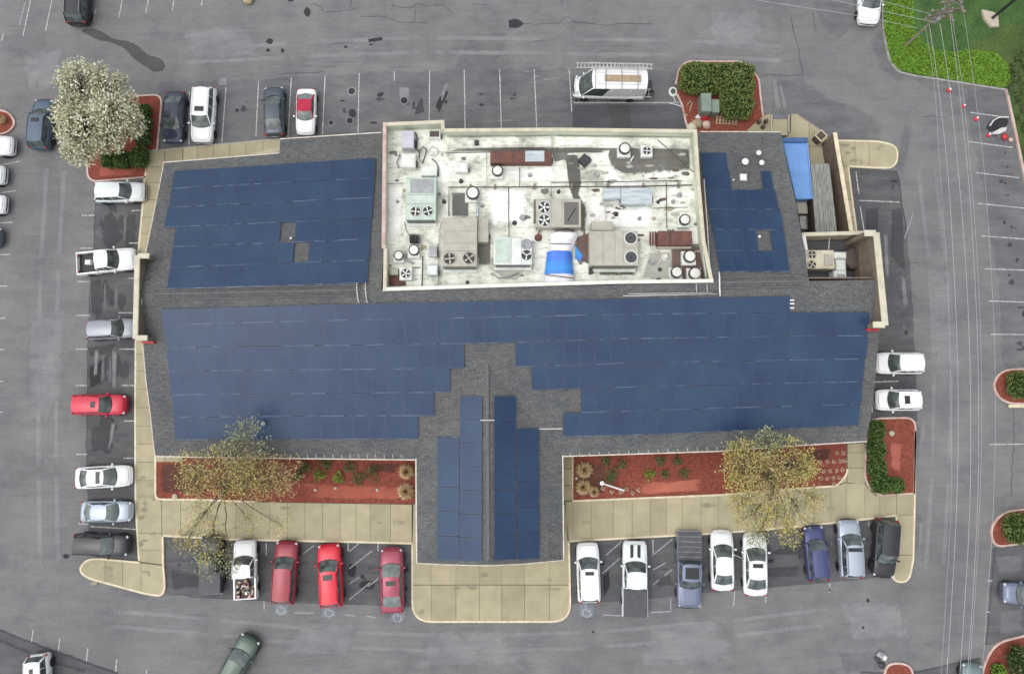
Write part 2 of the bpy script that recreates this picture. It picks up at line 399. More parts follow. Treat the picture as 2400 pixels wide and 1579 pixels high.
def softmat(name, light, dark, most=.55):
    """stain that breaks up into specks towards its edge"""
    asphalt(name, light, dark, .12); m = M[name]; nt = m.node_tree; b = nt.nodes['Principled BSDF']
    at = nd(nt, 'ShaderNodeAttribute', attribute_name='cover'); tr = nd(nt, 'ShaderNodeBsdfTransparent'); mx = nd(nt, 'ShaderNodeMixShader')
    ad = nd(nt, 'ShaderNodeMath', operation='MULTIPLY_ADD'); ad.inputs[1].default_value = .8
    a2 = nd(nt, 'ShaderNodeMath', operation='MULTIPLY_ADD'); a2.inputs[1].default_value = 1.1
    nt.links.new(noise(nt, 1.1, 6, .65), ad.inputs[0]); nt.links.new(at.outputs['Fac'], ad.inputs[2])
    nt.links.new(noise(nt, 16, 3, .8), a2.inputs[0]); nt.links.new(ad.outputs[0], a2.inputs[2])
    mr = nd(nt, 'ShaderNodeMath', operation='GREATER_THAN'); mr.inputs[1].default_value = 1.62 - .38 * most
    nt.links.new(a2.outputs[0], mr.inputs[0])
    nt.links.new(mr.outputs[0], mx.inputs[0]); nt.links.new(tr.outputs[0], mx.inputs[1]); nt.links.new(b.outputs[0], mx.inputs[2])
    nt.links.new(mx.outputs[0], nt.nodes['Material Output'].inputs['Surface'])
softmat('soft_dark', (.152, .154, .159), (.128, .13, .135), .6); softmat('walk_stain', (.32, .285, .20), (.26, .23, .165), .6); softmat('soft_blue', (.215, .25, .29), (.19, .21, .235), .6); softmat('deck_grime_shade', (.17, .165, .145), (.09, .088, .078), .9); softmat('deck_rustgrime', (.17, .115, .095), (.10, .07, .06), .85); softmat('deck_wash', (.42, .42, .37), (.30, .30, .265), .75); softmat('deck_bright', (.86, .86, .82), (.80, .80, .75), .85); softmat('mulch_pale', (.40, .13, .09), (.33, .09, .06), .6); softmat('mulch_dark', (.12, .05, .035), (.09, .04, .03), .75); softmat('soft_wet', (.072, .073, .077), (.055, .056, .06), .95); softmat('soft_tar', (.045, .046, .049), (.03, .03, .033), .9); softmat('soft_pale', (.225, .226, .23), (.19, .191, .196), .5); softmat('soft_faint', (.212, .215, .219), (.195, .198, .202), .5)
# ================================================================== THE GROUND
mb = MB(); mb.poly([(-1500, -1500, 0), (1500, -1500, 0), (1500, 1500, 0), (-1500, 1500, 0)])
lot = mb.build('parking_lot', M['asphalt'], kind='structure'); lot['label'] = 'weathered grey asphalt parking lot around the building'

def patch(name, px, mat, z=.004, sub=.5, jit=.05): return sheet(name, px, z, M[mat], lot, jitter=jit, sub=sub)
patch('asphalt_patch', [(223, 477), (220, 528), (220, 586), (213, 650), (211, 757), (206, 800), (204, 922), (202, 1030), (204, 1081), (206, 1157), (208, 1230), (207, 1300), (330, 1320), (325, 1230), (322, 1183), (321, 979), (322, 800), (324, 600), (334, 553), (338, 489), (342, 425), (230, 430)], 'asphalt_dark', jit=.03)
patch('asphalt_patch', [(383, 1254), (524, 1262), (600, 1264), (967, 1272), (969, 1419), (600, 1406), (470, 1398), (388, 1391)], 'asphalt_dark', jit=.03)
patch('asphalt_patch', [(1330, 1267), (1667, 1249), (1800, 1239), (2099, 1207), (2098, 1256), (2090, 1345), (2030, 1356), (1800, 1377), (1706, 1385), (1575, 1397), (1455, 1408), (1339, 1414)], 'asphalt_dark', jit=.03)
patch('asphalt_patch', [(1985, 394), (2099, 400), (2110, 431), (2115, 494), (2126, 553), (2135, 655), (2140, 732), (2142, 798), (2147, 864), (2150, 985), (1990, 985), (1990, 700), (1985, 500)], 'asphalt_dark', jit=.05)
patch('asphalt_patch', [(375, 195), (600, 186), (800, 174), (1000, 166), (1300, 160), (1345, 160), (1500, 165), (1600, 168), (1600, 320), (900, 340), (560, 370), (360, 380)], 'asphalt_mid', jit=.16)
patch('asphalt_patch', [(1342, 246), (1596, 246), (1605, 275), (1610, 330), (1343, 330)], 'asphalt_wet', .008, jit=.02)
patch('asphalt_patch', [(1425, 247), (1476, 247), (1482, 330), (1446, 330)], 'stain', .010, jit=.1)
patch('asphalt_patch', [(2265, 262), (2268, 210), (2357, 211), (2390, 390), (2420, 470), (2440, 860), (2350, 860), (2345, 700), (2310, 480)], 'asphalt_mid', jit=.2)
patch('asphalt_patch', [(2326, 1283), (2440, 1270), (2440, 1480), (2340, 1505), (2308, 1511)], 'asphalt_dark', jit=.06)
patch('asphalt_patch', [(-40, 1462), (0, 1477), (69, 1503), (204, 1552), (276, 1577), (300, 1640), (-60, 1640)], 'asphalt_dark', jit=.12)
patch('asphalt_patch', [(2017, 1575), (2145, 1573), (2220, 1558), (2297, 1542), (2310, 1640), (2010, 1640)], 'asphalt_dark', jit=.05)
SOFTZ = [.0050]
def soft(name, px, mat, zb=0.0, parent=None):
    """stain whose edge fades out"""
    SOFTZ[0] += .00002; z = SOFTZ[0] + zb
    pts = [P(x, y, z) for x, y in px]; q = []
    for i, a in enumerate(pts):
        b = pts[(i + 1) % len(pts)]; k = max(1, int((b - a).length / .8)); q += [a.lerp(b, j / k) for j in range(k)]
    q = up_poly(q); n = len(q); g = sum(q, Vector()) / n; mb = MB()
    rings = [[g + (p - g) * f for p in q] for f in (1.12, .95, .72, .4)]
    mb.add([p for r in rings for p in r] + [g], [(j * n + i, j * n + (i + 1) % n, (j + 1) * n + (i + 1) % n, (j + 1) * n + i) for j in range(3) for i in range(n)] + [(3 * n + i, 3 * n + (i + 1) % n, 4 * n) for i in range(n)])
    o = mb.build(name, M[mat], parent or lot); a = o.data.attributes.new('cover', 'FLOAT', 'POINT')
    a.data.foreach_set('value', [0.0] * n + [.30] * n + [.55] * n + [.68] * n + [.72]); return o
soft('damp_area', [(1800, 185), (1880, 180), (1950, 230), (2060, 270), (2075, 300), (2070, 345), (1960, 340), (1930, 310), (1870, 272), (1800, 268)], 'soft_dark')
soft('damp_area', [(2035, 90), (2068, 60), (2085, 140), (2130, 182), (2110, 200), (2060, 160)], 'soft_dark'); soft('damp_area', [(2130, 180), (2250, 198), (2265, 230), (2180, 215)], 'soft_dark')
soft('damp_area', [(1030, 225), (1100, 80), (1200, 60), (1190, 120), (1120, 200), (1050, 280)], 'soft_dark'); soft('damp_area', [(1900, 0), (1990, 0), (2010, 60), (1960, 100), (1920, 60)], 'soft_dark')
for px in ([(40, 120), (160, 100), (140, 220), (60, 230)], [(1500, 1450), (1700, 1440), (1750, 1560), (1480, 1570)], [(1000, 1470), (1200, 1465), (1250, 1560), (950, 1570)], [(2170, 600), (2230, 600), (2260, 900), (2190, 900)], [(60, 700), (160, 690), (150, 1000), (60, 1010)], [(700, 1450), (860, 1455), (830, 1540), (640, 1540)], [(1950, 1400), (2120, 1400), (2150, 1500), (1980, 1510)], [(400, 60), (600, 50), (620, 140), (440, 150)], [(1650, 20), (1800, 20), (1790, 130), (1660, 120)]):
    soft('bleached_area', px, 'soft_faint')
for px in ([(2090, 985), (2160, 990), (2150, 1150), (2146, 1150), (2146, 1000)], [(2143, 1190), (2165, 1200), (2160, 1280), (2143, 1290)], [(300, 1385), (360, 1395), (340, 1405), (280, 1395)], [(2120, 280), (2140, 300), (2120, 400), (2098, 400)], [(2335, 560), (2400, 560), (2400, 640), (2340, 620)], [(2345, 720), (2400, 720), (2400, 850), (2350, 840)], [(2330, 1300), (2400, 1300), (2400, 1340), (2335, 1350)], [(2340, 1430), (2400, 1420), (2400, 1480), (2340, 1490)], [(1960, 1530), (2060, 1520), (2070, 1579), (1980, 1579)]):
    soft('damp_area', px, 'soft_dark')
def lane(pts, w, mat):
    """long soft tyre lane along a pixel path"""
    for a, b in zip(pts[:-1], pts[1:]):
        d = Vector((b[0] - a[0], b[1] - a[1])); n = Vector((-d.y, d.x)).normalized() * w; e = d * .06
        soft('tyre_lane', [(a[0] - e.x + n.x, a[1] - e.y + n.y), (b[0] + e.x + n.x, b[1] + e.y + n.y), (b[0] + e.x - n.x, b[1] + e.y - n.y), (a[0] - e.x - n.x, a[1] - e.y - n.y)], mat)
for dy in (0, 34): lane([(420, 120 + dy * .8), (700, 100 + dy), (1000, 88 + dy), (1300, 92 + dy), (1600, 96 + dy), (1850, 110 + dy)], 6, 'soft_faint')
for dx in (0, 42): lane([(110 + dx, 380), (95 + dx, 620), (90 + dx, 860), (90 + dx, 1100), (95 + dx, 1340)], 7, 'soft_faint')
for dx in (0, 40): lane([(2150 + dx, 380), (2178 + dx, 620), (2190 + dx, 860), (2185 + dx, 1100), (2170 + dx, 1340)], 6, 'soft_faint')
for dy in (0, 36): lane([(250, 1430 + dy), (500, 1450 + dy), (800, 1480 + dy), (1100, 1490 + dy), (1400, 1480 + dy), (1700, 1455 + dy), (1950, 1425 + dy)], 6, 'soft_faint')
for x0, y0, dx, dy, n in ((565, 250, 80, -3, 12), (255, 535, -4, 82, 10), (420, 1330, 88, 2, 7), (1420, 1335, 76, -7, 9), (2340, 300, 8, 73, 8), (2085, 430, 10, 85, 6)):
    for k in range(n):       # oil drips in the stalls
        for _ in range(3):
            x, y = x0 + dx * k + random.uniform(-16, 16), y0 + dy * k + random.uniform(-20, 20); a = random.uniform(2, 9); b = random.uniform(2, 8)
            soft('oil_stain', [(x + a * math.cos(t) * random.uniform(.6, 1.4), y + b * math.sin(t) * random.uniform(.6, 1.4)) for t in [i * .9 for i in range(7)]], random.choice(['soft_wet', 'soft_wet', 'soft_tar', 'soft_dark']))
for px in ([(214, 490), (330, 490), (322, 590), (222, 590)], [(212, 665), (312, 660), (308, 735), (210, 735)], [(206, 820), (316, 820), (316, 915), (204, 915)], [(204, 985), (316, 985), (316, 1060), (204, 1060)]):
    cx_, cy_ = sum(p[0] for p in px) / 4, sum(p[1] for p in px) / 4
    for _ in range(4):
        x, y = cx_ + random.uniform(-35, 35), cy_ + random.uniform(-25, 25); a, b = random.uniform(10, 26), random.uniform(14, 32)
        soft('oil_stain', [(x + a * math.cos(t) * random.uniform(.5, 1.4), y + b * math.sin(t) * random.uniform(.5, 1.4)) for t in [i * .7 for i in range(9)]], 'soft_wet')
    for _ in range(2):
        x = cx_ + random.uniform(-40, 30); w = random.uniform(3, 6)
        soft('worn_streak', [(x, cy_ - 36), (x + w, cy_ - 38), (x + w * 1.4, cy_ + 30), (x - 2, cy_ + 34)], 'soft_dark')
# wet trail and other marks with a shape of their own
patch('wet_stain', rnd([(188, 73, 6), (200, 67, 6), (225, 68, 9), (245, 78, 9), (265, 92, 8), (300, 97, 12), (325, 108, 12), (345, 130, 12), (375, 136, 9), (388, 152, 9), (384, 165, 6), (360, 170, 8), (340, 155, 12), (315, 140, 12), (290, 112, 12), (262, 101, 10), (232, 95, 10), (212, 85, 8)]), 'stain', .007, .25, .04)
for x, y, a, b in ((720, 29, 8, 11), (632, 97, 9, 7), (628, 118, 5, 5), (662, 119, 4, 6), (810, 110, 6, 3), (681, 1, 8, 4), (2034, 1406, 4, 5), (2023, 1470, 3, 3), (1390, 1480, 4, 3), (155, 1303, 8, 6), (870, 105, 5, 3), (876, 288, 9, 3), (825, 265, 9, 10), (935, 1380, 20, 10), (860, 1370, 22, 10), (825, 1335, 10, 18), (2002, 1430, 0.1, 0.1)):
    patch('tar_spot', [(x + a * math.cos(t * .785 + .3) * random.uniform(.8, 1.2), y + b * math.sin(t * .785 + .3) * random.uniform(.8, 1.2)) for t in range(8)], 'tar', .007, .15, .03)
for px in ([(863, 92), (895, 87), (897, 95), (864, 100)], [(1192, 48), (1205, 44), (1218, 47), (1228, 56), (1215, 66), (1194, 66)]):
    patch('drain_grate', px, 'tar', .009, .2, .02)
for x, y, r in ((824, 214, 10), (947, 236, 10), (820, 283, 9), (776, 288, 7)):      # manholes and round cuts
    c = P(x, y, .009); mb = MB(); mb.disc(c, r / 26.0, 18); mb.build('manhole_cover', M['tar'], lot)
    mb = MB(); mb.ring(c + Vector((0, 0, .003)), r / 26.0 * .82, r / 26.0 * 1.06, 18); mb.build('manhole_frame', M['scuff'], lot)
patch('concrete_collar', [(936, 206), (958, 206), (960, 228), (936, 228)], 'scuff', .006, .3, .03)
patch('concrete_collar', [(513, 183), (531, 182), (531, 199), (512, 200)], 'scuff', .006, .3, .03)
# oil and damp blotches in the stalls
for px in ([(236, 515), (262, 495), (278, 520), (290, 560), (268, 580), (262, 600), (240, 565)], [(300, 500), (318, 500), (316, 560), (298, 600), (292, 560)], [(240, 470), (272, 478), (275, 500), (255, 490)],
           [(212, 660), (236, 650), (240, 735), (226, 750), (214, 730)], [(208, 860), (240, 840), (236, 900), (212, 910)], [(212, 1000), (262, 985), (268, 1050), (215, 1060)], [(205, 815), (270, 805), (262, 830), (210, 835)],
           [(398, 1340), (505, 1350), (500, 1370), (410, 1380)], [(2090, 485), (2115, 490), (2122, 640), (2086, 600)], [(2028, 490), (2060, 485), (2058, 540), (2030, 545)], [(1412, 1350), (1428, 1330), (1430, 1375), (1415, 1400)], [(1530, 1365), (1570, 1345), (1580, 1370), (1545, 1375)], [(1830, 1280), (1880, 1270), (1880, 1300), (1800, 1300)], [(1800, 1330), (1875, 1325), (1870, 1350), (1790, 1352)], [(2020, 1310), (2048, 1300), (2042, 1345), (2025, 1350)],
           [(1020, 250), (1040, 205), (1052, 215), (1030, 265)], [(975, 250), (990, 225), (995, 262), (972, 270)]):
    soft('oil_stain', px, random.choice(['soft_tar', 'soft_wet', 'soft_wet']))
for px in ([(262, 810), (275, 812), (272, 915), (262, 920)], [(262, 985), (272, 985), (262, 1040), (252, 1060)], [(222, 815), (232, 815), (228, 880), (218, 890)], [(2070, 540), (2080, 540), (2085, 660), (2076, 662)], [(2110, 640), (2122, 650), (2130, 720), (2118, 730)], [(1808, 180), (1818, 178), (1835, 262), (1818, 262)], [(1822, 190), (1832, 195), (1848, 262), (1838, 262)], [(1030, 225), (1046, 190), (1052, 195), (1034, 245)], [(2160, 985), (2170, 995), (2168, 1030), (2155, 1060)], [(2155, 1215), (2163, 1215), (2160, 1280), (2152, 1295)]):
    soft('worn_streak', px, 'soft_pale')
for k in range(26):                                                                   # long scuffs in the drive lanes
    x, y = random.choice([(random.uniform(620, 1500), random.uniform(95, 165)), (random.uniform(1150, 1650), random.uniform(90, 300))])
    w, h = random.uniform(15, 60), random.uniform(1.0, 2.2)
    if y > 165 and 1330 < x: y = random.uniform(95, 150)
    soft('worn_streak', [(x, y - h), (x + w * .5, y - h * 2.2), (x + w, y - h * 2), (x + w * 1.05, y - h), (x + w * .5, y + h * .6), (x, y + h)], 'soft_pale' if random.random() < .6 else 'soft_dark')
# tar-sealed cracks
def crack(px, w=.055, mat='crackfill'):
    pts = [P(x, y, 0) for x, y in px]; q = []
    for a, b in zip(pts[:-1], pts[1:]):
        k = max(2, int((b - a).length / .5))
        q += [a.lerp(b, j / k) + Vector((random.uniform(-.06, .06), random.uniform(-.06, .06), 0)) for j in range(k)]
    mb = MB(); ribbon(mb, q + [pts[-1]], w, .0075); return mb.build('crack', M[mat], lot)
for c in ([(733, 9), (752, 18), (760, 30), (800, 26), (835, 21)], [(820, 20), (824, 0)], [(843, 39), (900, 39), (930, 51), (965, 54), (1000, 53)], [(917, 25), (921, 8), (925, 16), (970, 18), (978, 8), (1000, 15), (1040, 11)], [(1040, 11), (1062, 33)], [(972, 22), (972, 48)], [(1105, 10), (1140, 12)], [(1227, 56), (1255, 57), (1310, 55), (1320, 42), (1335, 40), (1350, 52), (1390, 57), (1430, 60), (1450, 55), (1530, 57)], [(1316, 0), (1318, 12)], [(1851, 33), (1862, 80), (1872, 120), (1882, 176)], [(1882, 177), (1840, 178), (1800, 176), (1790, 176)], [(1905, 30), (1908, 60), (1912, 72)], [(1885, 248), (1895, 240), (1920, 244)], [(2165, 275), (2185, 272), (2215, 276)], [(2376, 960), (2376, 1040), (2372, 1100), (2370, 1160)], [(2130, 615), (2150, 616), (2155, 625)], [(655, 175), (700, 172), (760, 168)], [(1050, 530), (1055, 535)]):
    crack(c)
crack([(223, 477), (220, 586), (213, 650), (206, 800), (202, 1030), (206, 1157), (208, 1230)], .07)
crack([(388, 1391), (470, 1399), (600, 1407), (968, 1420)], .06)
crack([(2099, 400), (2110, 431), (2116, 494), (2126, 553)], .12)
crack([(0, 1477), (69, 1503), (204, 1552), (276, 1577)], .18); crack([(0, 1500), (40, 1515), (80, 1535)], .25); crack([(120, 1550), (160, 1560), (200, 1572)], .25)
crack([(2332, 1285), (2322, 1400), (2312, 1510)], .10); crack([(2017, 1575), (2145, 1573), (2220, 1558), (2297, 1542)], .14)

# ---- painted stall lines
def line(p, q, w=.088, mat='paint_line'):
    mb = MB(); a, b = P(*p), P(*q); ribbon(mb, [a, a.lerp(b, .5), b], w, .012); return mb.build('parking_line', M[mat], lot)
for p, q in [((606, 190), (600, 320)), ((683, 183), (675, 322)), ((762, 178), (756, 315)), ((842, 172), (839, 312)), ((924, 168), (924, 190)), ((1007, 166), (1006, 283)), ((1088, 163), (1090, 302)), ((1171, 163), (1175, 302)), ((1252, 162), (1258, 300)), ((1334, 163), (1340, 262)), ((530, 205), (520, 334)), ((444, 215), (443, 340)),
             ((0, 388), (47, 378)), ((0, 453), (38, 447)), ((0, 523), (30, 521)), ((0, 597), (24, 596)), ((0, 671), (19, 670)), ((0, 746), (12, 745)), ((0, 819), (10, 818)), ((0, 894), (7, 893)), ((0, 966), (6, 965)),
             ((4, 97), (8, 80)), ((54, 85), (72, 0)), ((107, 73), (122, 0)), ((219, 52), (225, 20)), ((279, 42), (286, 2)), ((342, 32), (348, 0)), ((404, 25), (408, 2)), ((472, 15), (475, 0)),
             ((192, 505), (222, 505)), ((187, 582), (218, 582)), ((182, 660), (212, 660)), ((180, 739), (210, 739)), ((178, 818), (206, 818)), ((178, 903), (204, 903)), ((178, 1064), (204, 1064)), ((184, 1226), (208, 1228)),
             ((308, 494), (335, 493)), ((303, 570), (330, 569)), ((300, 652), (322, 652)), ((278, 733), (316, 733)), ((280, 818), (320, 818)), ((285, 903), (319, 903)), ((290, 986), (319, 986)), ((290, 1073), (320, 1073)), ((212, 1233), (324, 1240)),
             ((78, 1474), (74, 1503)), ((140, 1495), (137, 1526)), ((206, 1518), (203, 1549)), ((274, 1544), (271, 1573)), ((344, 1567), (343, 1579)),
             ((619, 1408), (619, 1428)), ((1722, 1386), (1719, 1419)), ((1796, 1380), (1794, 1410)), ((1946, 1366), (1943, 1388)), ((1642, 1400), (1642, 1425)), ((1944, 1385), (1943, 1366)), ((2036, 1222), (2036, 1232)), ((624, 1272), (624, 1300)), ((886, 1273), (886, 1290)), ((1530, 1264), (1531, 1300)), ((816, 1272), (816, 1290)),
             ((2275, 264), (2362, 276)), ((2268, 332), (2374, 346)), ((2288, 405), (2390, 417)), ((2292, 477), (2400, 488)), ((2300, 553), (2400, 560)), ((2308, 630), (2400, 633)), ((2316, 705), (2400, 708)), ((2322, 783), (2400, 784)), ((2320, 1041), (2400, 1040)), ((2314, 1360), (2326, 1360)), ((2310, 1433), (2320, 1433)),
             ((2006, 403), (2013, 455)), ((2013, 470), (2108, 474)), ((2016, 485), (2025, 540)), ((2045, 895), (2105, 893)), ((2046, 912), (2044, 966)), ((2221, 1542), (2220, 1560))]:
    line(p, q)
for p, q in [((1345, 241), (1590, 241)), ((1596, 244), (1605, 283)), ((1605, 283), (1612, 302))]: line(p, q, .09)
for p, q in [((710, 1297), (736, 1278)), ((818, 1292), (842, 1272)), ((818, 1332), (872, 1290)), ((818, 1368), (842, 1352)), ((862, 1374), (888, 1354)), ((818, 1405), (868, 1364)), ((690, 1435), (735, 1436)), ((1420, 1300), (1457, 1268)), ((1412, 1343), (1452, 1308)), ((1528, 1302), (1576, 1262)), ((1530, 1335), (1560, 1318)), ((1557, 1348), (1575, 1334)), ((1530, 1370), (1545, 1358)), ((1412, 1440), (1457, 1442)), ((1525, 1434), (1572, 1432)), ((1572, 1400), (1572, 1434)), ((808, 1440), (832, 1442)), ((860, 1443), (880, 1446)), ((2140, 500), (2120, 560)), ((45, 60), (60, 5))]:
    line(p, q, .09, 'paint_worn')
def access_symbol(x, y, s):
    c = P(x, y, 0); k = s
    o = soft('accessible_symbol', [(x - 20, y - 17), (x + 20, y - 17), (x + 20, y + 17), (x - 20, y + 17)], 'soft_blue')
    w = MB(); z = .0125
    arc = [(c.x + .30 * k * math.cos(t), c.y - .14 * k + .30 * k * math.sin(t)) for t in [math.pi * .62 + i * math.pi * 1.25 / 12 for i in range(13)]]
    ribbon(w, arc, .09 * k, z)
    ribbon(w, [(c.x - .06 * k, c.y + .30 * k), (c.x - .04 * k, c.y), (c.x + .20 * k, c.y), (c.x + .34 * k, c.y - .34 * k)], .10 * k, z + .001)
    w.disc((c.x - .07 * k, c.y + .42 * k, z + .002), .085 * k, 10)
    w.build('wheelchair_mark', M['paint_worn'], o)
for x, y in ((660, 1424), (772, 1430), (932, 1442), (1375, 1430)): access_symbol(x, y, 1.15)
patch('wet_stain', rnd([(2310, 300, 6), (2318, 285, 8), (2345, 275, 10), (2362, 278, 6), (2364, 290, 6), (2352, 300, 8), (2335, 305, 8), (2320, 310, 6)]), 'tar', .0135, .3, .03)

# ================================================================== SIDEWALKS AND PLANTING BEDS
KZ = .15
def clip(poly, ax, v, keep_less):
    out = []
    for i, a in enumerate(poly):
        b = poly[(i + 1) % len(poly)]
        ia, ib = (a[ax] <= v) == keep_less, (b[ax] <= v) == keep_less
        if ia: out.append(a)
        if ia != ib:
            t = (v - a[ax]) / (b[ax] - a[ax]); out.append((a[0] + (b[0] - a[0]) * t, a[1] + (b[1] - a[1]) * t))
    return out
def sidewalk(name, label, pieces):
    """pieces: (outline in pixels, cuts across x, cuts across y); each slab between two joints is its own piece"""
    base = MB()
    for px, _, _ in pieces:
        base.poly(up_poly([P(x, y, KZ - .02) for x, y in px]))
    root = base.build(name, M['concrete_joint'], kind='structure'); root['label'] = label
    for px, xs, ys in pieces:
        cells = [px]
        for ax, cuts in ((0, xs), (1, ys)):
            for v in cuts:
                nxt = []
                for c in cells:
                    for side in (True, False):
                        q = clip(c, ax, v, side)
                        if len(q) > 2: nxt.append(q)
                cells = nxt
        for c in cells:
            w = [P(x, y, 0) for x, y in c]; g = sum(w, Vector()) / len(w); r = max((p - g).length for p in w)
            if r < .12: continue
            f = 1 - .034 / r
            mb = MB(); mb.prism([(g + (p - g) * f)[:2] for p in w], .0, KZ); mb.build('slab', M['concrete'], root)
    return root
def kerb(px, parent, mat='kerb', closed=False, w=.16, h=.165):
    pts = [P(x, y, 0) for x, y in px]
    if closed: pts.append(pts[0])
    mb = MB(); ribbon(mb, pts, w, 0.0, h); return mb.build('kerb', M[mat], parent)

XS_L = [425, 470, 513, 555, 594, 634, 675, 716, 757, 798, 835, 868, 916]
w_west = sidewalk('west_sidewalk', 'tan concrete walk along the west side of the building', [
    ([(350, 355), (345, 400), (340, 425), (336, 489), (330, 553), (326, 597), (323, 700), (320, 806), (320, 979), (320, 1082), (430, 1082), (430, 347)], [388], [393, 430, 470, 510, 550, 590, 630, 670, 710, 750, 790, 830, 870, 912, 955, 998, 1040]),
    ([(320, 1082), (320, 1183), (322, 1248), (381, 1248), (381, 1175), (364, 1160), (364, 1082)], [], [1125, 1163]),
    ([(322, 1248), (324, 1260), (328, 1310), (329, 1315), (383, 1321.5), (381, 1248)], [], [1287])])
kerb([(350, 356), (345, 400), (340, 425), (336, 489), (330, 553), (326, 597), (323, 700), (320, 806), (319, 979), (320, 1183), (324, 1245), (328, 1312)], w_west)
tip = rnd([(329, 1317), (210, 1306, 30), (186, 1332, 28), (204, 1352, 22), (348, 1391, 20), (390, 1396, 38), (384, 1323.5)])
w_tip = sidewalk('corner_sidewalk', 'tan concrete tongue at the south-west corner of the lot', [(tip, [249, 290, 333], [])])
kerb(tip[:-1] + [(384, 1323), (383, 1254)], w_tip)
w_front = sidewalk('front_sidewalk', 'tan concrete walk in front of the left wing of the building', [([(381.5, 1168), (467, 1170), (600, 1175), (966, 1181), (966, 1272), (600, 1263), (524, 1261), (381.5, 1253)], XS_L, [])])
kerb([(383, 1254), (524, 1262), (600, 1264), (800, 1268), (967, 1272)], w_front)
plaza = rnd([(967, 1272), (967, 1455, 45), (1337, 1455, 45), (1333, 1268), (1324, 1180), (970, 1180)])
w_plaza = sidewalk('entrance_plaza', 'wide tan concrete apron before the entrance wing', [(plaza, [1011, 1069, 1124, 1176, 1229, 1288], [1369])])
kerb(plaza[:-3] + [(1333, 1267)], w_plaza)
w_right = sidewalk('right_sidewalk', 'tan concrete walk in front of the right wing of the building', [
    ([(1325, 1174), (1342, 1173), (1685, 1159), (1910, 1141), (1985, 1130), (2025, 1132), (2025, 1219), (1800, 1239), (1667, 1249), (1330, 1267)], [1342, 1385, 1437, 1481, 1523, 1561, 1598, 1642, 1683, 1727, 1770, 1815, 1860, 1905, 1945, 1983], []),
    ([(1984, 1040), (2026, 1037), (2026, 1132), (1984, 1133)], [], [1060, 1096]),
    ([(1958, 1139), (1975, 1126), (1983.5, 1108), (1983.5, 1129), (1962, 1134)], [], []),
    ([(1318, 1060), (1341.5, 1060), (1341.5, 1172), (1318, 1173)], [], [1098, 1136]),
    ([(2025, 1134), (2050, 1160), (2141, 1155), (2141, 1204), (2099, 1208), (2025, 1219)], [2060, 2099], [])])
kerb([(1333, 1267), (1500, 1258), (1667, 1249), (1800, 1239), (1950, 1224), (2099, 1207)], w_right)
tongue = rnd([(2099, 1207), (2098, 1256), (2090, 1335, 20), (2094, 1362, 20), (2128, 1362, 24), (2138, 1310), (2141, 1204)])
w_tong = sidewalk('east_sidewalk', 'tan concrete tongue at the south-east corner of the lot', [(tongue, [], [1299])])
kerb(tongue + [(2142, 1155), (2143, 1010)], w_tong)
w_nw = sidewalk('north_sidewalk', 'tan concrete walk at the north-west corner of the building', [([(431, 347), (500, 340), (659, 326), (665, 400), (431, 400)], [464, 502, 540, 578, 618], [])])
kerb([(350, 356), (500, 341), (659, 327)], w_nw, 'kerb_grey', w=.10)
pen = rnd([(1962, 331), (2060, 333, 20), (2104, 345, 36), (2098, 396, 24), (2040, 394), (1985, 391), (1975, 391)])
w_pen = sidewalk('dumpster_sidewalk', 'tan rounded concrete tongue beside the bin enclosure wall', [(pen, [2003, 2035], [])])
kerb([(1962, 331)] + pen[1:-1], w_pen)
w_str = sidewalk('enclosure_sidewalk', 'narrow tan concrete strip along the bin enclosure', [([(1965, 391), (1986, 391), (2006, 545), (1985, 548)], [], [430, 470, 510])])
kerb([(1986, 392), (1996, 470), (2006, 546)], w_str)
pad = [(1853, 268), (1866, 268), (1926, 309), (1944, 330), (1950, 395), (1880, 400), (1830, 330), (1852, 312)]
w_pad = sidewalk('bin_pad', 'tan concrete pad at the mouth of the bin enclosure', [(pad, [1895], [345])])
w_step = sidewalk('step_pad', 'pale concrete landing beside the back door', [([(1750, 306), (1787, 274), (1805, 268), (1808, 330), (1750, 330)], [], [])])

for k in range(46):      # water marks and grime on the walks
    w_, bx = random.choice([(w_front, (390, 1185, 950, 1255)), (w_plaza, (985, 1335, 1320, 1440)), (w_right, (1345, 1180, 2000, 1225)), (w_west, (325, 1090, 362, 1300)), (w_tip, (215, 1320, 375, 1375)), (w_pen, (1980, 340, 2085, 385))])
    x, y = random.uniform(bx[0], bx[2]), random.uniform(bx[1], bx[3]); a, b = random.uniform(3, 16), random.uniform(3, 10)
    soft('walk_stain', [(x + a * math.cos(t) * random.uniform(.5, 1.4), y + b * math.sin(t) * random.uniform(.5, 1.4)) for t in [i * .8 for i in range(8)]], 'walk_stain', KZ, w_)
def bed(name, label, px, kerbs, mat='mulch', kmat='kerb_pink', z=.12):
    o = sheet(name, px, z, M[mat], kind='structure'); o['label'] = label
    for k in kerbs: kerb(k, o, kmat)
    return o
isl_nw = rnd([(300, 228), (382, 223, 24), (370, 352), (348, 355), (346, 416), (206, 428, 28), (208, 344), (232, 285, 20), (262, 240, 20)])
bed('north_west_bed', 'red mulch bed under the white blossoming tree', isl_nw, [isl_nw + [isl_nw[0]]])
lb = rnd([(366, 1062), (366, 1169, 14), (467, 1170), (600, 1175), (985, 1181), (985, 1050)])
bed('front_left_bed', 'red mulch bed in front of the left half of the roof', lb, [lb[:-2]], kmat='kerb')
rb = rnd([(1342, 1040), (1342, 1173), (1685, 1159), (1910, 1141), (1960, 1138, 12), (1984, 1110, 12), (1985, 1020), (1685, 1030)])
bed('front_right_bed', 'red mulch bed in front of the right half of the roof', rb, [rb[:-2]], kmat='kerb')
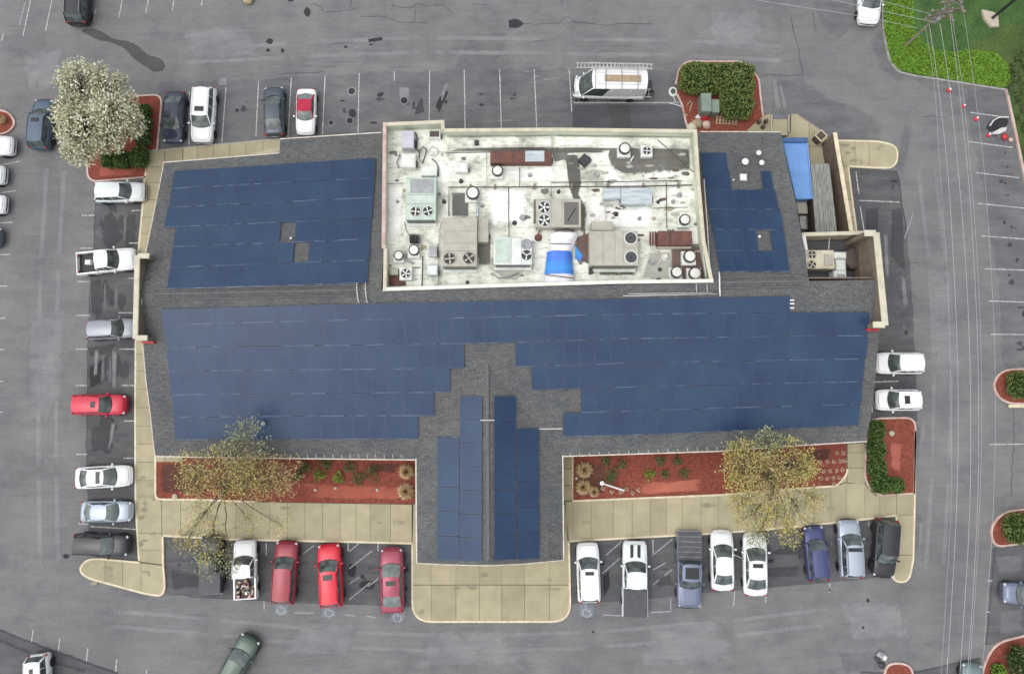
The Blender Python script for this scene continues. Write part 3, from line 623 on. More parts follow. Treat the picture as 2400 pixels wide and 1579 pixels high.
eb = rnd([(2030, 985), (2036, 985, 6), (2060, 980), (2144, 978, 26), (2142, 1080), (2141, 1155), (2050, 1161, 25), (2025, 1125, 20)])
bed('east_bed', 'red mulch bed with hedge at the south-east corner', eb, [eb + [eb[0]]])
nb = rnd([(1590, 200), (1583, 200), (1590, 165, 8), (1606, 146, 16), (1740, 146, 18), (1778, 185, 14), (1781, 225), (1787, 274), (1750, 306), (1750, 330), (1612, 330), (1606, 285), (1598, 248), (1586, 222)])
bed('north_bed', 'red mulch bed with hedge behind the flat roof', nb, [nb[1:-9] + [(1781, 225), (1787, 274)], [(1586, 222), (1598, 248), (1606, 285), (1612, 305)]])
for nm, lab, px in (('left_edge_bed', 'small red mulch island at the left edge of the lot', rnd([(-60, 258), (20, 261, 22), (40, 290, 20), (20, 314, 20), (-60, 322)])),
                    ('right_edge_bed', 'red mulch island with dark shrub right of the two white cars', rnd([(2440, 864), (2345, 866, 30), (2322, 905, 30), (2350, 945, 30), (2440, 946)])),
                    ('lower_right_bed', 'red mulch island with dark shrub near the lower right edge', rnd([(2440, 1188), (2350, 1198, 26), (2318, 1235, 30), (2328, 1281, 22), (2440, 1266)])),
                    ('corner_bed', 'red mulch island at the lower right corner of the photo', rnd([(2440, 1478), (2330, 1505, 30), (2302, 1560, 20), (2296, 1660), (2440, 1660)])),
                    ('bottom_bed', 'rounded red mulch island tip at the bottom edge', rnd([(2070, 1640), (2072, 1558, 26), (2105, 1550, 20), (2138, 1562, 26), (2138, 1640)]))):
    bed(nm, lab, px, [px + [px[0]]])
sheet('kerb_block', [(2364, 947), (2440, 947), (2440, 955), (2364, 955)], .10, M['kerb'], lot)

for px, m_ in (([(700, 1130), (960, 1140), (960, 1172), (720, 1170)], 'mulch_pale'), ([(375, 1085), (480, 1082), (470, 1160), (375, 1155)], 'mulch_dark'), ([(860, 1085), (935, 1085), (930, 1110), (870, 1105)], 'mulch_dark'), ([(1480, 1130), (1650, 1120), (1650, 1150), (1490, 1162)], 'mulch_pale'), ([(1880, 1055), (1950, 1050), (1945, 1075), (1885, 1085)], 'mulch_dark'), ([(1350, 1085), (1420, 1082), (1420, 1160), (1350, 1165)], 'mulch_dark'), ([(2085, 1030), (2115, 1040), (2110, 1110), (2088, 1100)], 'mulch_pale'), ([(225, 390), (330, 395), (320, 412), (225, 415)], 'mulch_pale')):
    soft('mulch_tint', px, m_, .118)
# lawn and verge in the upper right
lawn_o = sheet('lawn', rnd([(2068, -80), (2069, 64), (2077, 108), (2084, 140, 10), (2104, 168, 14), (2146, 178), (2191, 184), (2357, 210), (2395, 398), (2420, 520), (2700, 600), (2700, -80)]), .10, M['lawn'], kind='structure'); lawn_o['label'] = 'green lawn in the upper right corner'
kerb(rnd([(2066, -80), (2068, 64), (2076, 108), (2083, 142, 10), (2103, 170, 14), (2146, 180), (2191, 186), (2357, 212)], closed=False), lawn_o, 'kerb_grey')
kerb([(2357, 212), (2376, 300), (2396, 398), (2421, 520)], lawn_o, 'kerb_pink', w=.2)
sheet('verge', rnd([(2345, 60), (2270, 118), (2330, 120), (2362, 150), (2368, 205), (2400, 395), (2430, 520), (2690, 590), (2690, 20)]), .115, M['lawn_dry'], lawn_o)

# ================================================================== THE BUILDING
RZ, EZ = 6.6, 3.1
RW, RE = P(330, 690, RZ), P(2068, 655, RZ)
pS = plane(RW, RE, P(1140, 1073, EZ))
pN = plane(RW, RE, P(760, 330, EZ))
bld = empty('restaurant_building', P(1200, 700, 0))
bld.location = (0, 0, 0)
tag(bld, 'long building with dark shingle gable roof, sunken white roof deck and front wing', 'building')
def roofpoly(name, pts, mat='shingle', th=.18):
    """sheet of roof with thickness"""
    pts = up_poly(pts); n = len(pts); mb = MB()
    v = list(pts) + [p - Vector((0, 0, th)) for p in pts]
    mb.add(v, [list(range(n)), list(range(2 * n - 1, n - 1, -1))] + [(i, n + i, n + (i + 1) % n, (i + 1) % n) for i in range(n)])
    return mb.build(name, M[mat], bld)
S_E = [(364, 1067), (600, 1071), (975, 1075), (1318, 1067), (1500, 1061), (1685, 1055), (1846, 1043), (2030, 1032)]
W_E = [(332, 700), (333, 760), (335, 808), (342, 890), (352, 966), (361, 1050)]
E_E = [(2040, 980), (2050, 900), (2058, 810), (2064, 740)]
roofpoly('roof_slope', [RW] + [ON(x, y, pS) for x, y in W_E + S_E + E_E] + [RE])
# flat deck outline (top of its parapet)
PT, DZ = 6.7, 5.55
deck_px = [(899, 289), (1040, 283), (1041, 303), (1300, 301), (1632, 305), (1640, 430), (1652, 566), (1671, 661), (1440, 664), (1200, 671), (899, 681), (901, 583), (896, 579), (898, 400)]
deck = [P(x, y, PT) for x, y in deck_px]
xw = deck[0].x + .05
pts = [ON(x, y, pN) for x, y in [(384, 380), (520, 369), (655, 358), (657, 327), (780, 319), (870, 313)]]
yn = pts[-1].y
wallW = Vector((xw, yn, ZP(xw, yn, pN)))
yr = RW.y + (RE.y - RW.y) * (xw - RW.x) / (RE.x - RW.x)
roofpoly('roof_slope', [RW] + [ON(x, y, pN) for x, y in [(331, 681), (336, 640), (341, 600), (350, 553), (368, 464), (381, 400)]] + pts + [wallW, Vector((xw, yr, RZ))])
# north-east slope, beside the deck
e0 = deck[4]; e1 = deck[7]
def yridge(x): return RW.y + (RE.y - RW.y) * (x - RW.x) / (RE.x - RW.x)
ne_px = [(1830, 311), (1848, 400), (1864, 471), (1877, 540), (1887, 584), (1893, 640)]
ne = [ON(x, y, pN) for x, y in ne_px]
roofpoly('roof_slope', [Vector((e0.x, ne[0].y, ZP(e0.x, ne[0].y, pN)))] + ne + [Vector((ne[-1].x, yridge(ne[-1].x), RZ)), Vector((e1.x, yridge(e1.x), RZ))])
# strip east of the courtyard
c_px = [(2024, 545), (2046, 541), (2058, 600), (2066, 652)]
cs = [ON(x, y, pN) for x, y in c_px]
roofpoly('roof_slope', [cs[0], cs[1], cs[2], Vector((cs[3].x, yridge(cs[3].x), RZ)), Vector((cs[0].x + .15, yridge(cs[0].x + .15), RZ))], 'wall_brown')
# wing
vz = ON(1142, 850, pS)
wl_, wr_ = P(977, 1200, EZ), P(1319, 1200, EZ)
wa, wb_ = vz, P(1144, 1323, vz.z)
pWL, pWR = plane(wa, wb_, wl_), plane(wa, wb_, wr_)
roofpoly('wing_roof_slope', [wa, wb_, ON(1060, 1322, pWL), ON(977, 1318, pWL), ON(976, 1200, pWL), ON(974, 1064, pWL)])
roofpoly('wing_roof_slope', [wa, wb_, ON(1230, 1319, pWR), ON(1320, 1311, pWR), ON(1319, 1200, pWR), ON(1318, 1060, pWR)])
mb = MB(); c_ = (wa + wb_) / 2; mb.bevbox((c_.x, c_.y + .2, wa.z + .05), (.24, (wa - wb_).length - .5, .07), .025, math.atan2((wb_ - wa).y, (wb_ - wa).x) + math.pi / 2); mb.build('wing_ridge_cap', M['ridge_cap'], bld)
mb = MB(); mb.tube([wa.lerp(wb_, .29) + Vector((-.55, 0, .14)), wa.lerp(wb_, .29) + Vector((.55, 0, .14))], .05, 6); mb.build('ridge_bracket', M['pipe_light'], bld)
for a, b in (((362, 697), (846, 678)), ((1690, 656), (1880, 662))):
    mb = MB(); A, B = ON(a[0], a[1] - 4, pS), ON(b[0], b[1] - 4, pS)
    for off, r in ((0, .11), (.42, .06), (-.42, .06)):
        mb.tube([Vector((A.x, yridge(A.x) + off, RZ + .05 - abs(off) * .2)), Vector((B.x, yridge(B.x) + off, RZ + .05 - abs(off) * .2))], r, 6)
    mb.build('ridge_vent', M['ridge_cap'], bld)
# gutters and white trim
def trim(px, pl, r=.055, mat='fascia', name='gutter', dz=0.0):
    mb = MB(); mb.tube([ON(x, y, pl) + Vector((0, 0, dz)) for x, y in px], r, 6); return mb.build(name, M[mat], bld)
trim([(364, 1069), (600, 1073), (973, 1077)], pS); trim([(1320, 1069), (1500, 1063), (1685, 1057), (1846, 1045), (2031, 1034)], pS)
trim([(975, 1064), (976, 1200), (977, 1319)], pWL, .07); trim([(1319, 1062), (1320, 1200), (1321, 1311)], pWR, .06)
trim([(977, 1319), (1060, 1323), (1144, 1325)], pWL, .04); trim([(1144, 1325), (1230, 1321), (1320, 1312)], pWR, .04)
trim([(384, 381), (520, 370), (655, 359)], pN, .05); trim([(657, 326), (780, 318), (893, 311)], pN, .06); trim([(1640, 309), (1740, 309), (1830, 310)], pN, .05)
trim(W_E + [(364, 1067)], pS, .04, 'fascia', 'rake_trim'); trim([(384, 380), (381, 400), (368, 464), (350, 553), (341, 598)], pN, .04, 'fascia', 'rake_trim')
trim([(1262, 1005), (1319, 1004)], pS, .05, 'pipe_light', 'roof_flashing')
for k in range(30):      # small gutter hangers catch the light
    x = 380 + k * 20
    if x < 960: trim([(x, 1064), (x + 1, 1073)], pS, .02, 'fascia', 'gutter_hanger')
    x2 = 1335 + k * 23
    if x2 < 2020: trim([(x2, 1064 - 30 * (x2 - 1320) / 710 - 2), (x2 + 1, 1070 - 32 * (x2 - 1320) / 710)], pS, .02, 'fascia', 'gutter_hanger')
# walls under the eaves
sw = [ON(x, y, pS) for x, y in ((364, 1067), (975, 1075))]; se = [ON(x, y, pS) for x, y in ((1318, 1067), (2030, 1032))]
nwp = ON(384, 380, pN); wend = ON(977, 1318, pWL); wend2 = ON(1320, 1311, pWR)
out = [(sw[0].x + .6, sw[0].y + .7), (sw[1].x + .5, sw[1].y + .7), (wend.x + .5, wend.y + .8), (wend2.x - .5, wend2.y + .8), (se[0].x - .5, se[0].y + .7), (se[1].x - .6, se[1].y + .7), (cs[1].x - .3, cs[0].y + .1), (ne[3].x + .1, cs[0].y + .1), (ne[3].x - .4, ne[0].y - .5), (e0.x, ne[0].y - .5), (e0.x, deck[4].y), (deck[2].x, deck[3].y), (deck[1].x, deck[1].y), (deck[0].x, deck[0].y), (deck[0].x, pts[3].y - .5), (pts[3].x + .3, pts[3].y - .5), (nwp.x + .5, nwp.y - .6)]
mb = MB(); mb.prism(out, 0, EZ - .25); mb.build('outer_wall', M['wall_tan'], bld)
# deck floor, parapet walls
mb = MB(); mb.prism([(p.x, p.y) for p in deck], EZ - .3, DZ); mb.build('deck_membrane', M['membrane'], bld)
PARA = [0.0]
def parapet(a, b, z0, z1, th, capm='cap_cream', wallm='metal_white', side=1, capw=None):
    d = (b - a); d.z = 0; L = d.length; d.normalize(); nrm = Vector((-d.y, d.x, 0)) * side
    c = (a + b) / 2 + nrm * (th / 2)
    ang = math.atan2(d.y, d.x)
    mb = MB(); mb.box((c.x, c.y, (z0 + z1 - .06) / 2), (L, th, z1 - z0 - .06), ang); mb.build('parapet_wall', M[wallm], bld)
    PARA[0] += .004; mb = MB(); mb.bevbox((c.x, c.y, z1 + PARA[0]), (L + th * .4, capw or th + .1, .10), .03, ang); mb.build('parapet_cap', M[capm], bld)
pm('membrane_wall', (.62, .65, .54), (.44, .48, .38), .8, .6, detail=6, stretch=(.4, .4, 2.5)); MW = 'membrane_wall'
n_ = len(deck)
for i in range(n_):
    a, b = deck[i], deck[(i + 1) % n_]
    cap = 'cap_white' if i in (7, 8, 9) else ('kerb_pink' if i in (12, 13) else 'cap_cream')
    parapet(a, b, EZ - .2, PT, .20, cap, MW, side=-1)
for a, b in ((deck[2], deck[3]), (deck[3], deck[4])):      # raised membrane bench along the back wall
    c = (a + b) / 2; d_ = b - a; L_ = d_.length; d_.normalize(); nr = Vector((d_.y, -d_.x, 0))
    q = c + nr * .72; mb = MB(); mb.bevbox((q.x, q.y, DZ + .18), (L_ - .3, .95, .36), .16, math.atan2(d_.y, d_.x)); mb.build('membrane_bench', M['membrane'], bld)
# wet, dark ponding on the deck floor
def deck_patch(px, mat, dz=.006):
    pts = [P(x, y, DZ + dz) for x, y in px]
    mb = MB(); mb.poly(up_poly(pts)); return mb.build('ponding_stain', M[mat], bld)
deck_patch(rnd([(1420, 360, 20), (1450, 332, 20), (1500, 330, 20), (1612, 330), (1618, 395, 15), (1590, 385, 10), (1560, 400, 15), (1545, 375, 10), (1500, 395, 20), (1470, 410, 15), (1440, 395, 20)]), 'pond_dirt')
deck_patch([(1555, 334), (1612, 334), (1614, 372), (1595, 362), (1572, 350)], 'pond_wet', .010)
deck_patch(rnd([(1325, 365, 8), (1352, 362, 8), (1358, 420, 10), (1350, 450, 10), (1368, 480, 10), (1360, 520, 10), (1345, 470, 10), (1335, 440, 10), (1330, 400, 10)]), 'pond_dirt')
deck_patch(rnd([(1165, 347, 10), (1190, 336, 8), (1215, 348, 10), (1300, 350, 12), (1440, 340, 12), (1440, 352, 10), (1290, 362, 12), (1160, 358, 10), (1040, 360, 10), (1060, 352, 10)]), 'pond_dirt')
deck_patch(rnd([(1060, 452), (1098, 452), (1098, 506), (1060, 506)]), 'pond_dirt')
deck_patch(rnd([(1575, 575, 10), (1650, 570, 10), (1664, 655), (1575, 655, 10), (1580, 610, 10)]), 'pond_dirt', .004)
deck_patch(rnd([(1348, 560, 8), (1375, 545, 8), (1378, 600, 10), (1360, 625, 10), (1348, 600, 8)]), 'pond_dirt')
deck_patch([(1290, 345), (1330, 350), (1330, 372), (1300, 380)], 'pond_dirt', .008)
for k in range(34):
    x, y = random.uniform(915, 1640), random.uniform(355, 650); s = random.uniform(4, 13)
    deck_patch([(x + s * math.cos(t) * random.uniform(.5, 1.6), y + s * .6 * math.sin(t) * random.uniform(.5, 1.5)) for t in [i * .785 for i in range(8)]], 'pond_dirt' if random.random() < .55 else 'concrete', .012 + k * .0005)
# courtyard on the north-east corner
cz = 3.3
cy_ = [P(1880, 553, 4.9), P(2027, 549, 4.9)]
fl = [(ne[3].x - .2, cy_[0].y), (cs[0].x + .1, cy_[0].y), (cs[0].x + .1, yridge(cs[0].x) + .12), (ne[5].x - .4, yridge(ne[5].x) + .12)]
mb = MB(); mb.prism(fl, EZ - .4, cz); mb.build('courtyard_floor', M['asphalt_wet'], bld)
parapet(cy_[0], cy_[1], 0, 4.9, .22, 'cap_cream', 'wall_tan', side=1)
a_ = Vector((cy_[0].x, cy_[0].y, 0)); parapet(a_, a_ + Vector((.15, -1.2, 0)), 0, 4.9, .2, 'cap_white', 'wall_tan', side=1)
mb = MB(); mb.box(((fl[2][0] + fl[3][0]) / 2, fl[2][1] + .05, (cz + RZ) / 2 - .1), (fl[2][0] - fl[3][0], .12, RZ - cz)); mb.build('courtyard_wall', M['wall_brown'], bld)
mb = MB(); mb.box((cs[0].x + .12, (fl[1][1] + fl[2][1]) / 2, (cz + 4.7) / 2), (.15, abs(fl[1][1] - fl[2][1]), 4.6 - cz)); mb.build('courtyard_wall', M['wall_brown'], bld)
# gable-end screen walls with returns
def gable_wall(pa, pb, z, th, ret, sgn, name='gable_wall', zb=0.0):
    a, b = P(pa[0], pa[1], z), P(pb[0], pb[1], z); d = (b - a); d.z = 0; L = d.length; d.normalize(); ang = math.atan2(d.y, d.x)
    c = (a + b) / 2; nr = Vector((sgn, 0, 0))
    mb = MB(); mb.box((c.x, c.y, (zb + z) / 2), (L, th, z - zb), ang); w = mb.build(name, M['wall_screen'], bld)
    mb = MB(); mb.bevbox((c.x, c.y, z + .05), (L + .12, th + .14, .12), .03, ang); mb.build('wall_cap', M['cap_cream'], w)
    for e in (a, b):
        cc = e + nr * (ret / 2)
        mb = MB(); mb.box((cc.x, cc.y, (zb + z) / 2), (ret, th, z - zb)); mb.build('wall_return', M['wall_screen'], w)
        mb = MB(); mb.bevbox((cc.x + nr.x * .1, cc.y, z + .065), (ret + .12, th + .14, .12), .03); mb.build('wall_cap', M['cap_cream'], w)
    e = b + nr * (ret * .55) + Vector((0, -th / 2 - .10, -1.2))
    mb = MB(); mb.box(e, (ret * 1.2, .16, .55)); mb.build('lit_sign_edge', M['sign_red'], w)
    return w
gable_wall((323, 600), (318, 792), 6.95, .28, .8, 1)
gable_wall((2053, 547), (2074, 761), 6.95, .36, .8, -1)

# ================================================================== SOLAR ARRAYS
pan = MB()
b_ = .028
pan.mi = 0; pan.add([(b_, b_, 1), (1 - b_, b_, 1), (1 - b_, 1 - b_, 1), (b_, 1 - b_, 1)], [(0, 1, 2, 3)])
pan.mi = 1
pan.add([(0, 0, 1), (1, 0, 1), (1, 1, 1), (0, 1, 1), (b_, b_, 1), (1 - b_, b_, 1), (1 - b_, 1 - b_, 1), (b_, 1 - b_, 1), (0, 0, 0), (1, 0, 0), (1, 1, 0), (0, 1, 0)],
        [(0, 1, 5, 4), (1, 2, 6, 5), (2, 3, 7, 6), (3, 0, 4, 7), (8, 9, 1, 0), (9, 10, 2, 1), (10, 11, 3, 2), (11, 8, 0, 3)])
PANEL = pan.mesh('panel', [M['solar_cell'], M['solar_frame']])
def interp(tab, x):
    for (x0, y0), (x1, y1) in zip(tab[:-1], tab[1:]):
        if x <= x1 or (x1, y1) == tab[-1]: return y0 + (y1 - y0) * (x - x0) / (x1 - x0)
def panel(a, b, c, d, pl, root, lift=.09):
    """one module over the quad a b c d (counter-clockwise on the slope)"""
    n = pl[1]; u = ((b - a) + (c - d)) / 2; v = ((d - a) + (c - b)) / 2
    u, v = u + n * random.uniform(-.003, .003), v + n * random.uniform(-.005, .005)
    g = .012; ul, vl = u.length, v.length
    o = (a + b + c + d) / 4 - u / 2 * (1 - g / ul) - v / 2 * (1 - g * 3.2 / vl) + n * lift
    u, v = u * (1 - g / ul), v * (1 - g * 3.2 / vl); w = n * .04
    Mx = Matrix(((u.x, v.x, w.x, o.x), (u.y, v.y, w.y, o.y), (u.z, v.z, w.z, o.z), (0, 0, 0, 1)))
    # a hair of tilt so that neighbours catch the sky differently
    ob = bpy.data.objects.new('solar_panel', PANEL); link(ob, root)
    ob.matrix_world = Mx
    return ob
def rail(p, q, pl, root, lift=.125, r=.017):
    n = pl[1]; mb = MB(); mb.tube([p + n * lift, q + n * lift], r, 4); return mb.build('mounting_rail', M['solar_rail'], root)
def row(xa0, xb0, xa1, xb1, Y0, Y1, wpx, pl, root, skip=()):
    """modules between line Y0 (upper) and Y1 (lower); xa/xb the ends on the upper and lower line"""
    n = max(1, round((xb0 + xb1 - xa0 - xa1) / 2 / wpx))
    for k in range(n):
        t0, t1 = k / n, (k + 1) / n
        u0, u1 = xa0 + (xb0 - xa0) * t0, xa0 + (xb0 - xa0) * t1
        l0, l1 = xa1 + (xb1 - xa1) * t0, xa1 + (xb1 - xa1) * t1
        if any(s0 <= (u0 + u1) / 2 <= s1 for s0, s1 in skip): continue
        panel(ON(l0, Y1(l0), pl), ON(l1, Y1(l1), pl), ON(u1, Y0(u1), pl), ON(u0, Y0(u0), pl), pl, root)
    k = max(2, int((xb1 - xa1) / 90))
    for i in range(k):
        if random.random() < .9:
            x0, x1 = xa1 + (xb1 - xa1) * i / k, xa1 + (xb1 - xa1) * (i + 1) / k
            rail(ON(x0 + 1, Y1(x0), pl), ON(x1 - random.uniform(1, 25), Y1(x1), pl), pl, root)
# front slope
LX = (395, 700, 1140, 1500, 1850, 2030)
LF = [list(zip(LX, r)) for r in ((724, 715, 705, 699, 694, 690), (760, 752, 743, 735, 732, 731), (814, 809, 804, 792, 787, 786), (869, 866, 861, 849, 843, 840), (924, 921, 917, 905, 897, 893), (976, 974, 972, 961, 950, 946), (1029, 1028, 1026, 1017, 1003, 994))]
LE = (379, 383, 391, 397, 402, 409, 412); RE_ = (1851, 2034, 2033, 2028, 2021, 2016, 2010)
front = empty('solar_array', ON(1200, 860, pS)); front.location = (0, 0, 0)
tag(front, 'large blue solar array covering the whole front roof slope', 'solar array', 'solar arrays on the roof')
gaps = {2: (1088, 1208), 3: (1055, 1246), 4: (1017, 1361), 5: (980, 1320)}
for r in range(6):
    Y0 = lambda x, r=r: interp(LF[r], x); Y1 = lambda x, r=r: interp(LF[r + 1], x)
    lu, ll, ru, rl = LE[r], LE[r + 1], RE_[r], RE_[r + 1] if r else 1851
    if r in gaps:
        row(lu, gaps[r][0], ll, gaps[r][0], Y0, Y1, 37, pS, front); row(gaps[r][1], ru, gaps[r][1], rl, Y0, Y1, 37, pS, front)
    else: row(lu, ru, ll, rl, Y0, Y1, 37, pS, front)
back = empty('solar_array', (0, 0, 0)); tag(back, 'blue solar array on the rear slope left of the white deck', 'solar array', 'solar arrays on the roof')
BL, BR = (403, 444, 488, 534, 580, 628, 678), (372, 419, 465, 514, 562, 611, 664)
bl, br = (411, 404, 397, 386, 407, 400, 393), (882, 880, 876, 873, 868, 866, 862)
for r in range(6):
    Y0 = lambda x, r=r: interp([(400, BL[r]), (870, BR[r])], x); Y1 = lambda x, r=r: interp([(400, BL[r + 1]), (870, BR[r + 1])], x)
    l0 = bl[r] if r < 3 else (415, 407, 400)[r - 3]; l1 = bl[r + 1] if r < 3 else (407, 400, 393)[r - 3]
    row(l0, br[r], l1, br[r + 1], Y0, Y1, 36, pN, back, [(652, 689)] if r == 3 else [(690, 724)] if r == 4 else [])
east = empty('solar_array', (0, 0, 0)); tag(east, 'small blue solar array on the rear slope right of the white deck', 'solar array', 'solar arrays on the roof')
EY = (360, 400, 447, 492, 540, 589, 638); el = (1641, 1645, 1652, 1661, 1669, 1677, 1686); er = (1700, 1706, 1714, 1813, 1838, 1843, 1849)
for r in range(6):
    Y0 = lambda x, r=r: EY[r]; Y1 = lambda x, r=r: EY[r + 1]
    if r < 2: row(el[r], (1700, 1706)[r], el[r + 1], (1706, 1714)[r], Y0, Y1, 34, pN, east)
    else: row(el[r], (1813, 1824, 1836, 1843)[r - 2], el[r + 1], (1824, 1836, 1843, 1849)[r - 2], Y0, Y1, 34, pN, east, [(1766, 1800)] if r == 4 else [])
row(1781, 1804, 1788, 1812, lambda x: 402, lambda x: 447, 34, pN, east)
wl = empty('solar_array', (0, 0, 0)); tag(wl, 'narrow blue solar array on the left slope of the front wing', 'solar array', 'solar arrays on the roof')
wr = empty('solar_array', (0, 0, 0)); tag(wr, 'narrow blue solar array on the right slope of the front wing', 'solar array', 'solar arrays on the roof')
def wing(x0, x1, y0, y1, n, pl, root):
    for k in range(n):
        a, b = y0 + (y1 - y0) * k / n, y0 + (y1 - y0) * (k + 1) / n
        panel(ON(x0, b, pl), ON(x1, b, pl), ON(x1, a, pl), ON(x0, a, pl), pl, root)
wing(1079, 1131, 928, 1313, 7, pWL, wl); wing(1026, 1078, 1026, 1311, 5, pWL, wl)
wing(1157, 1208, 928, 1312, 7, pWR, wr); wing(1211, 1262, 1004, 1310, 5, pWR, wr)
rail(ON(1027, 1024, pWL), ON(1074, 1024, pWL), pWL, wl, .1, .04)
# small roof vents and conduits
def vent(px, py, pl, r, h, label, mat='white_plastic'):
    c = ON(px, py, pl) - Vector((0, 0, .02)); root = empty('roof_vent', c)
    tag(root, label, 'vent', 'vents on the shingle roof')
    mb = MB(); mb.lathe((0, 0, 0), [(r * .8, 0), (r * .55, .06), (r * .55, h)], 14); mb.build('stack', M['metal_grey'], root, True)
    mb = MB(); mb.lathe((0, 0, h), [(r, -.05), (r, .02), (r * .75, .09), (r * .2, .12)], 16); mb.build('hood', M[mat], root, True)
vent(1744, 382, pN, .30, .35, 'large round white vent above the small solar array'); vent(1776, 361, pN, .23, .3, 'round white vent nearest the blue bin container'); vent(1783, 384, pN, .23, .3, 'small round white vent right of the large round one')
vent(1717, 424, pN, .09, .25, 'tiny white pipe vent left of the square skylight'); vent(1778, 556, pN, .12, .25, 'small white pipe vent in the empty cell of the small solar array')
vent(684, 560, pN, .10, .25, 'small white pipe vent in the empty cell of the left rear array')
vent(621, 992, pS, .20, .4, 'white flue beside the crown of the left tree', 'metal_grey')
sk = empty('skylight_box', ON(1740, 418, pN)); tag(sk, 'square white vent box below the large round vent', 'vent')
mb = MB(); mb.box((0, 0, .1), (.62, .62, .3)); mb.build('curb', M['metal_grey'], sk); mb = MB(); mb.bevbox((0, 0, .32), (.56, .56, .16), .08); mb.build('hood', M['white_plastic'], sk)
def pipe(name, pts, r, mat, label, cat='pipe', group=None, n=6):
    mb = MB(); mb.tube(pts, r, n); o = mb.build(name, M[mat], smooth=True); tag(o, label, cat, group); return o
def upn(pl, px, lift): return [ON(x, y, pl) + pl[1] * lift for x, y in px]
for k, (x, lab) in enumerate(((838, 'left white conduit bent over the ridge beside the rear array'), (858, 'right white conduit bent over the ridge near the deck corner'))):
    pipe('conduit', upn(pN, [(x, 664), (x - 1, 672)], .16) + [Vector((ON(x, 680, pS).x, yridge(ON(x, 680, pS).x), RZ + .22))] + upn(pS, [(x + 1, 694), (x + 3, 706), (x + 6, 709)], .16), .045, 'pipe_light', lab, group='conduits over the ridge')
pipe('conduit', upn(pS, [(1460, 693), (1560, 691), (1680, 688)], .14), .04, 'pipe_light', 'long silver conduit lying along the ridge below the white deck')
pipe('conduit', upn(pS, [(1472, 688), (1560, 687), (1668, 685)], .14), .03, 'pipe_light', 'thin silver conduit above the long one at the ridge')
pipe('conduit', upn(pN, [(1684, 640), (1685, 655)], .2) + upn(pS, [(1685, 672), (1686, 694)], .2), .06, 'white_plastic', 'short white conduit crossing the ridge right of the white deck')
for x, lab in ((1632, 'left drop pipe from the deck parapet to the ridge conduit'), (1657, 'right drop pipe from the deck parapet to the ridge conduit')):
    a = P(x, 664, PT + .12); pipe('conduit', [a, a + Vector((0, -.5, 0))] + upn(pS, [(x, 688)], .15), .03, 'pipe_light', lab)
for k, (x, y) in enumerate(((1855, 704), (1855, 712), (1855, 722))):
    mb = MB(); mb.bevbox(ON(x, y, pS) + Vector((0, 0, .12)), (.34, .12, .12), .03); o = mb.build('roof_clip', M['white_plastic']); tag(o, ('top', 'middle', 'bottom')[k] + ' of three white clips at the end of the top panel row', 'clip', 'white clips')

# ================================================================== EQUIPMENT ON THE WHITE DECK
def rect(x0, y0, x1, y1, z):
    """centre and size on plane z of a pixel rectangle"""
    a, b, c, d = P(x0, y0, z), P(x1, y0, z), P(x1, y1, z), P(x0, y1, z)
    g = (a + b + c + d) / 4
    return g, ((b - a).length + (c - d).length) / 2, ((d - a).length + (c - b).length) / 2
def fan(root, c, r, blades=4, ring_mat='metal_white', bm='metal_tan', phase=0.0):
    o = MB(); o.disc((c[0], c[1], c[2] + .008), r, 20); f = o.build('fan_well', M['fan_black'], root)
    g = MB(); g.lathe((c[0], c[1], c[2]), [(r * 1.12, 0), (r * 1.12, .05), (r * 1.0, .06), (r * .99, .0)], 20); g.build('fan_ring', M[ring_mat], f, True)
    b = MB()
    for k in range(blades):
        t = phase + 2 * math.pi * k / blades
        p = [(r * .16, -.35), (r * .88, -.30), (r * .90, .12), (r * .16, .30)]
        b.poly([(c[0] + q * math.cos(t + w), c[1] + q * math.sin(t + w), c[2] + .02 + .012 * (i > 1)) for i, (q, w) in enumerate(p)])
    b.lathe((c[0], c[1], c[2] + .02), [(r * .2, 0), (r * .2, .03), (r * .08, .035)], 8)
    b.build('fan_blades', M[bm], f)
def unit(name, label, px, h, mat, z=DZ, cat='air conditioner', group='rooftop units on the white deck', legs=True):
    """cabinet whose top fills the pixel rectangle px"""
    g, w, d = rect(*px, z + h)
    root = empty(name, (g.x, g.y, z)); tag(root, label, cat, group)
    mb = MB(); mb.bevbox((0, 0, (h + .18) / 2), (w, d, h - .18), .03); mb.build('cabinet', M[mat], root)
    mb = MB()
    for s in (-1, 1): mb.box((0, s * d * .38, .09), (w * .92, .12, .18))
    mb.build('curb_rail', M['metal_grey'], root)
    root['w'], root['d'], root['h'] = w, d, h
    return root, w, d
def loc(root, x, y, z):
    p = P(x, y, z); return (p.x - root.location.x, p.y - root.location.y)
def panel_line(root, x0, y0, x1, y1, z, mat='metal_grey', r=.018, name='panel_seam'):
    a, b = loc(root, x0, y0, z), loc(root, x1, y1, z); k = z - root.location.z + .004
    mb = MB(); mb.tube([(a[0], a[1], k), (b[0], b[1], k)], r, 4); return mb.build(name, M[mat], root)
def top_plate(root, px, z, mat, name, dz=.02, h=.04):
    g, w, d = rect(*px, z); mb = MB(); mb.bevbox((g.x - root.location.x, g.y - root.location.y, z - root.location.z + dz), (w, d, h), .012); return mb.build(name, M[mat], root)
def side_coil(root, w, d, h, mat='coil', n=3):
    """finned coil and guard on the south side"""
    mb = MB(); mb.box((0, -d / 2 - .03, h * .55), (w * .9, .06, h * .6)); mb.build('coil', M[mat], root)
    mb = MB(); mb.bevbox((0, -d / 2 - .12, .18), (w * .98, .34, .10), .02); mb.build('base_tray', M['metal_white'], root)

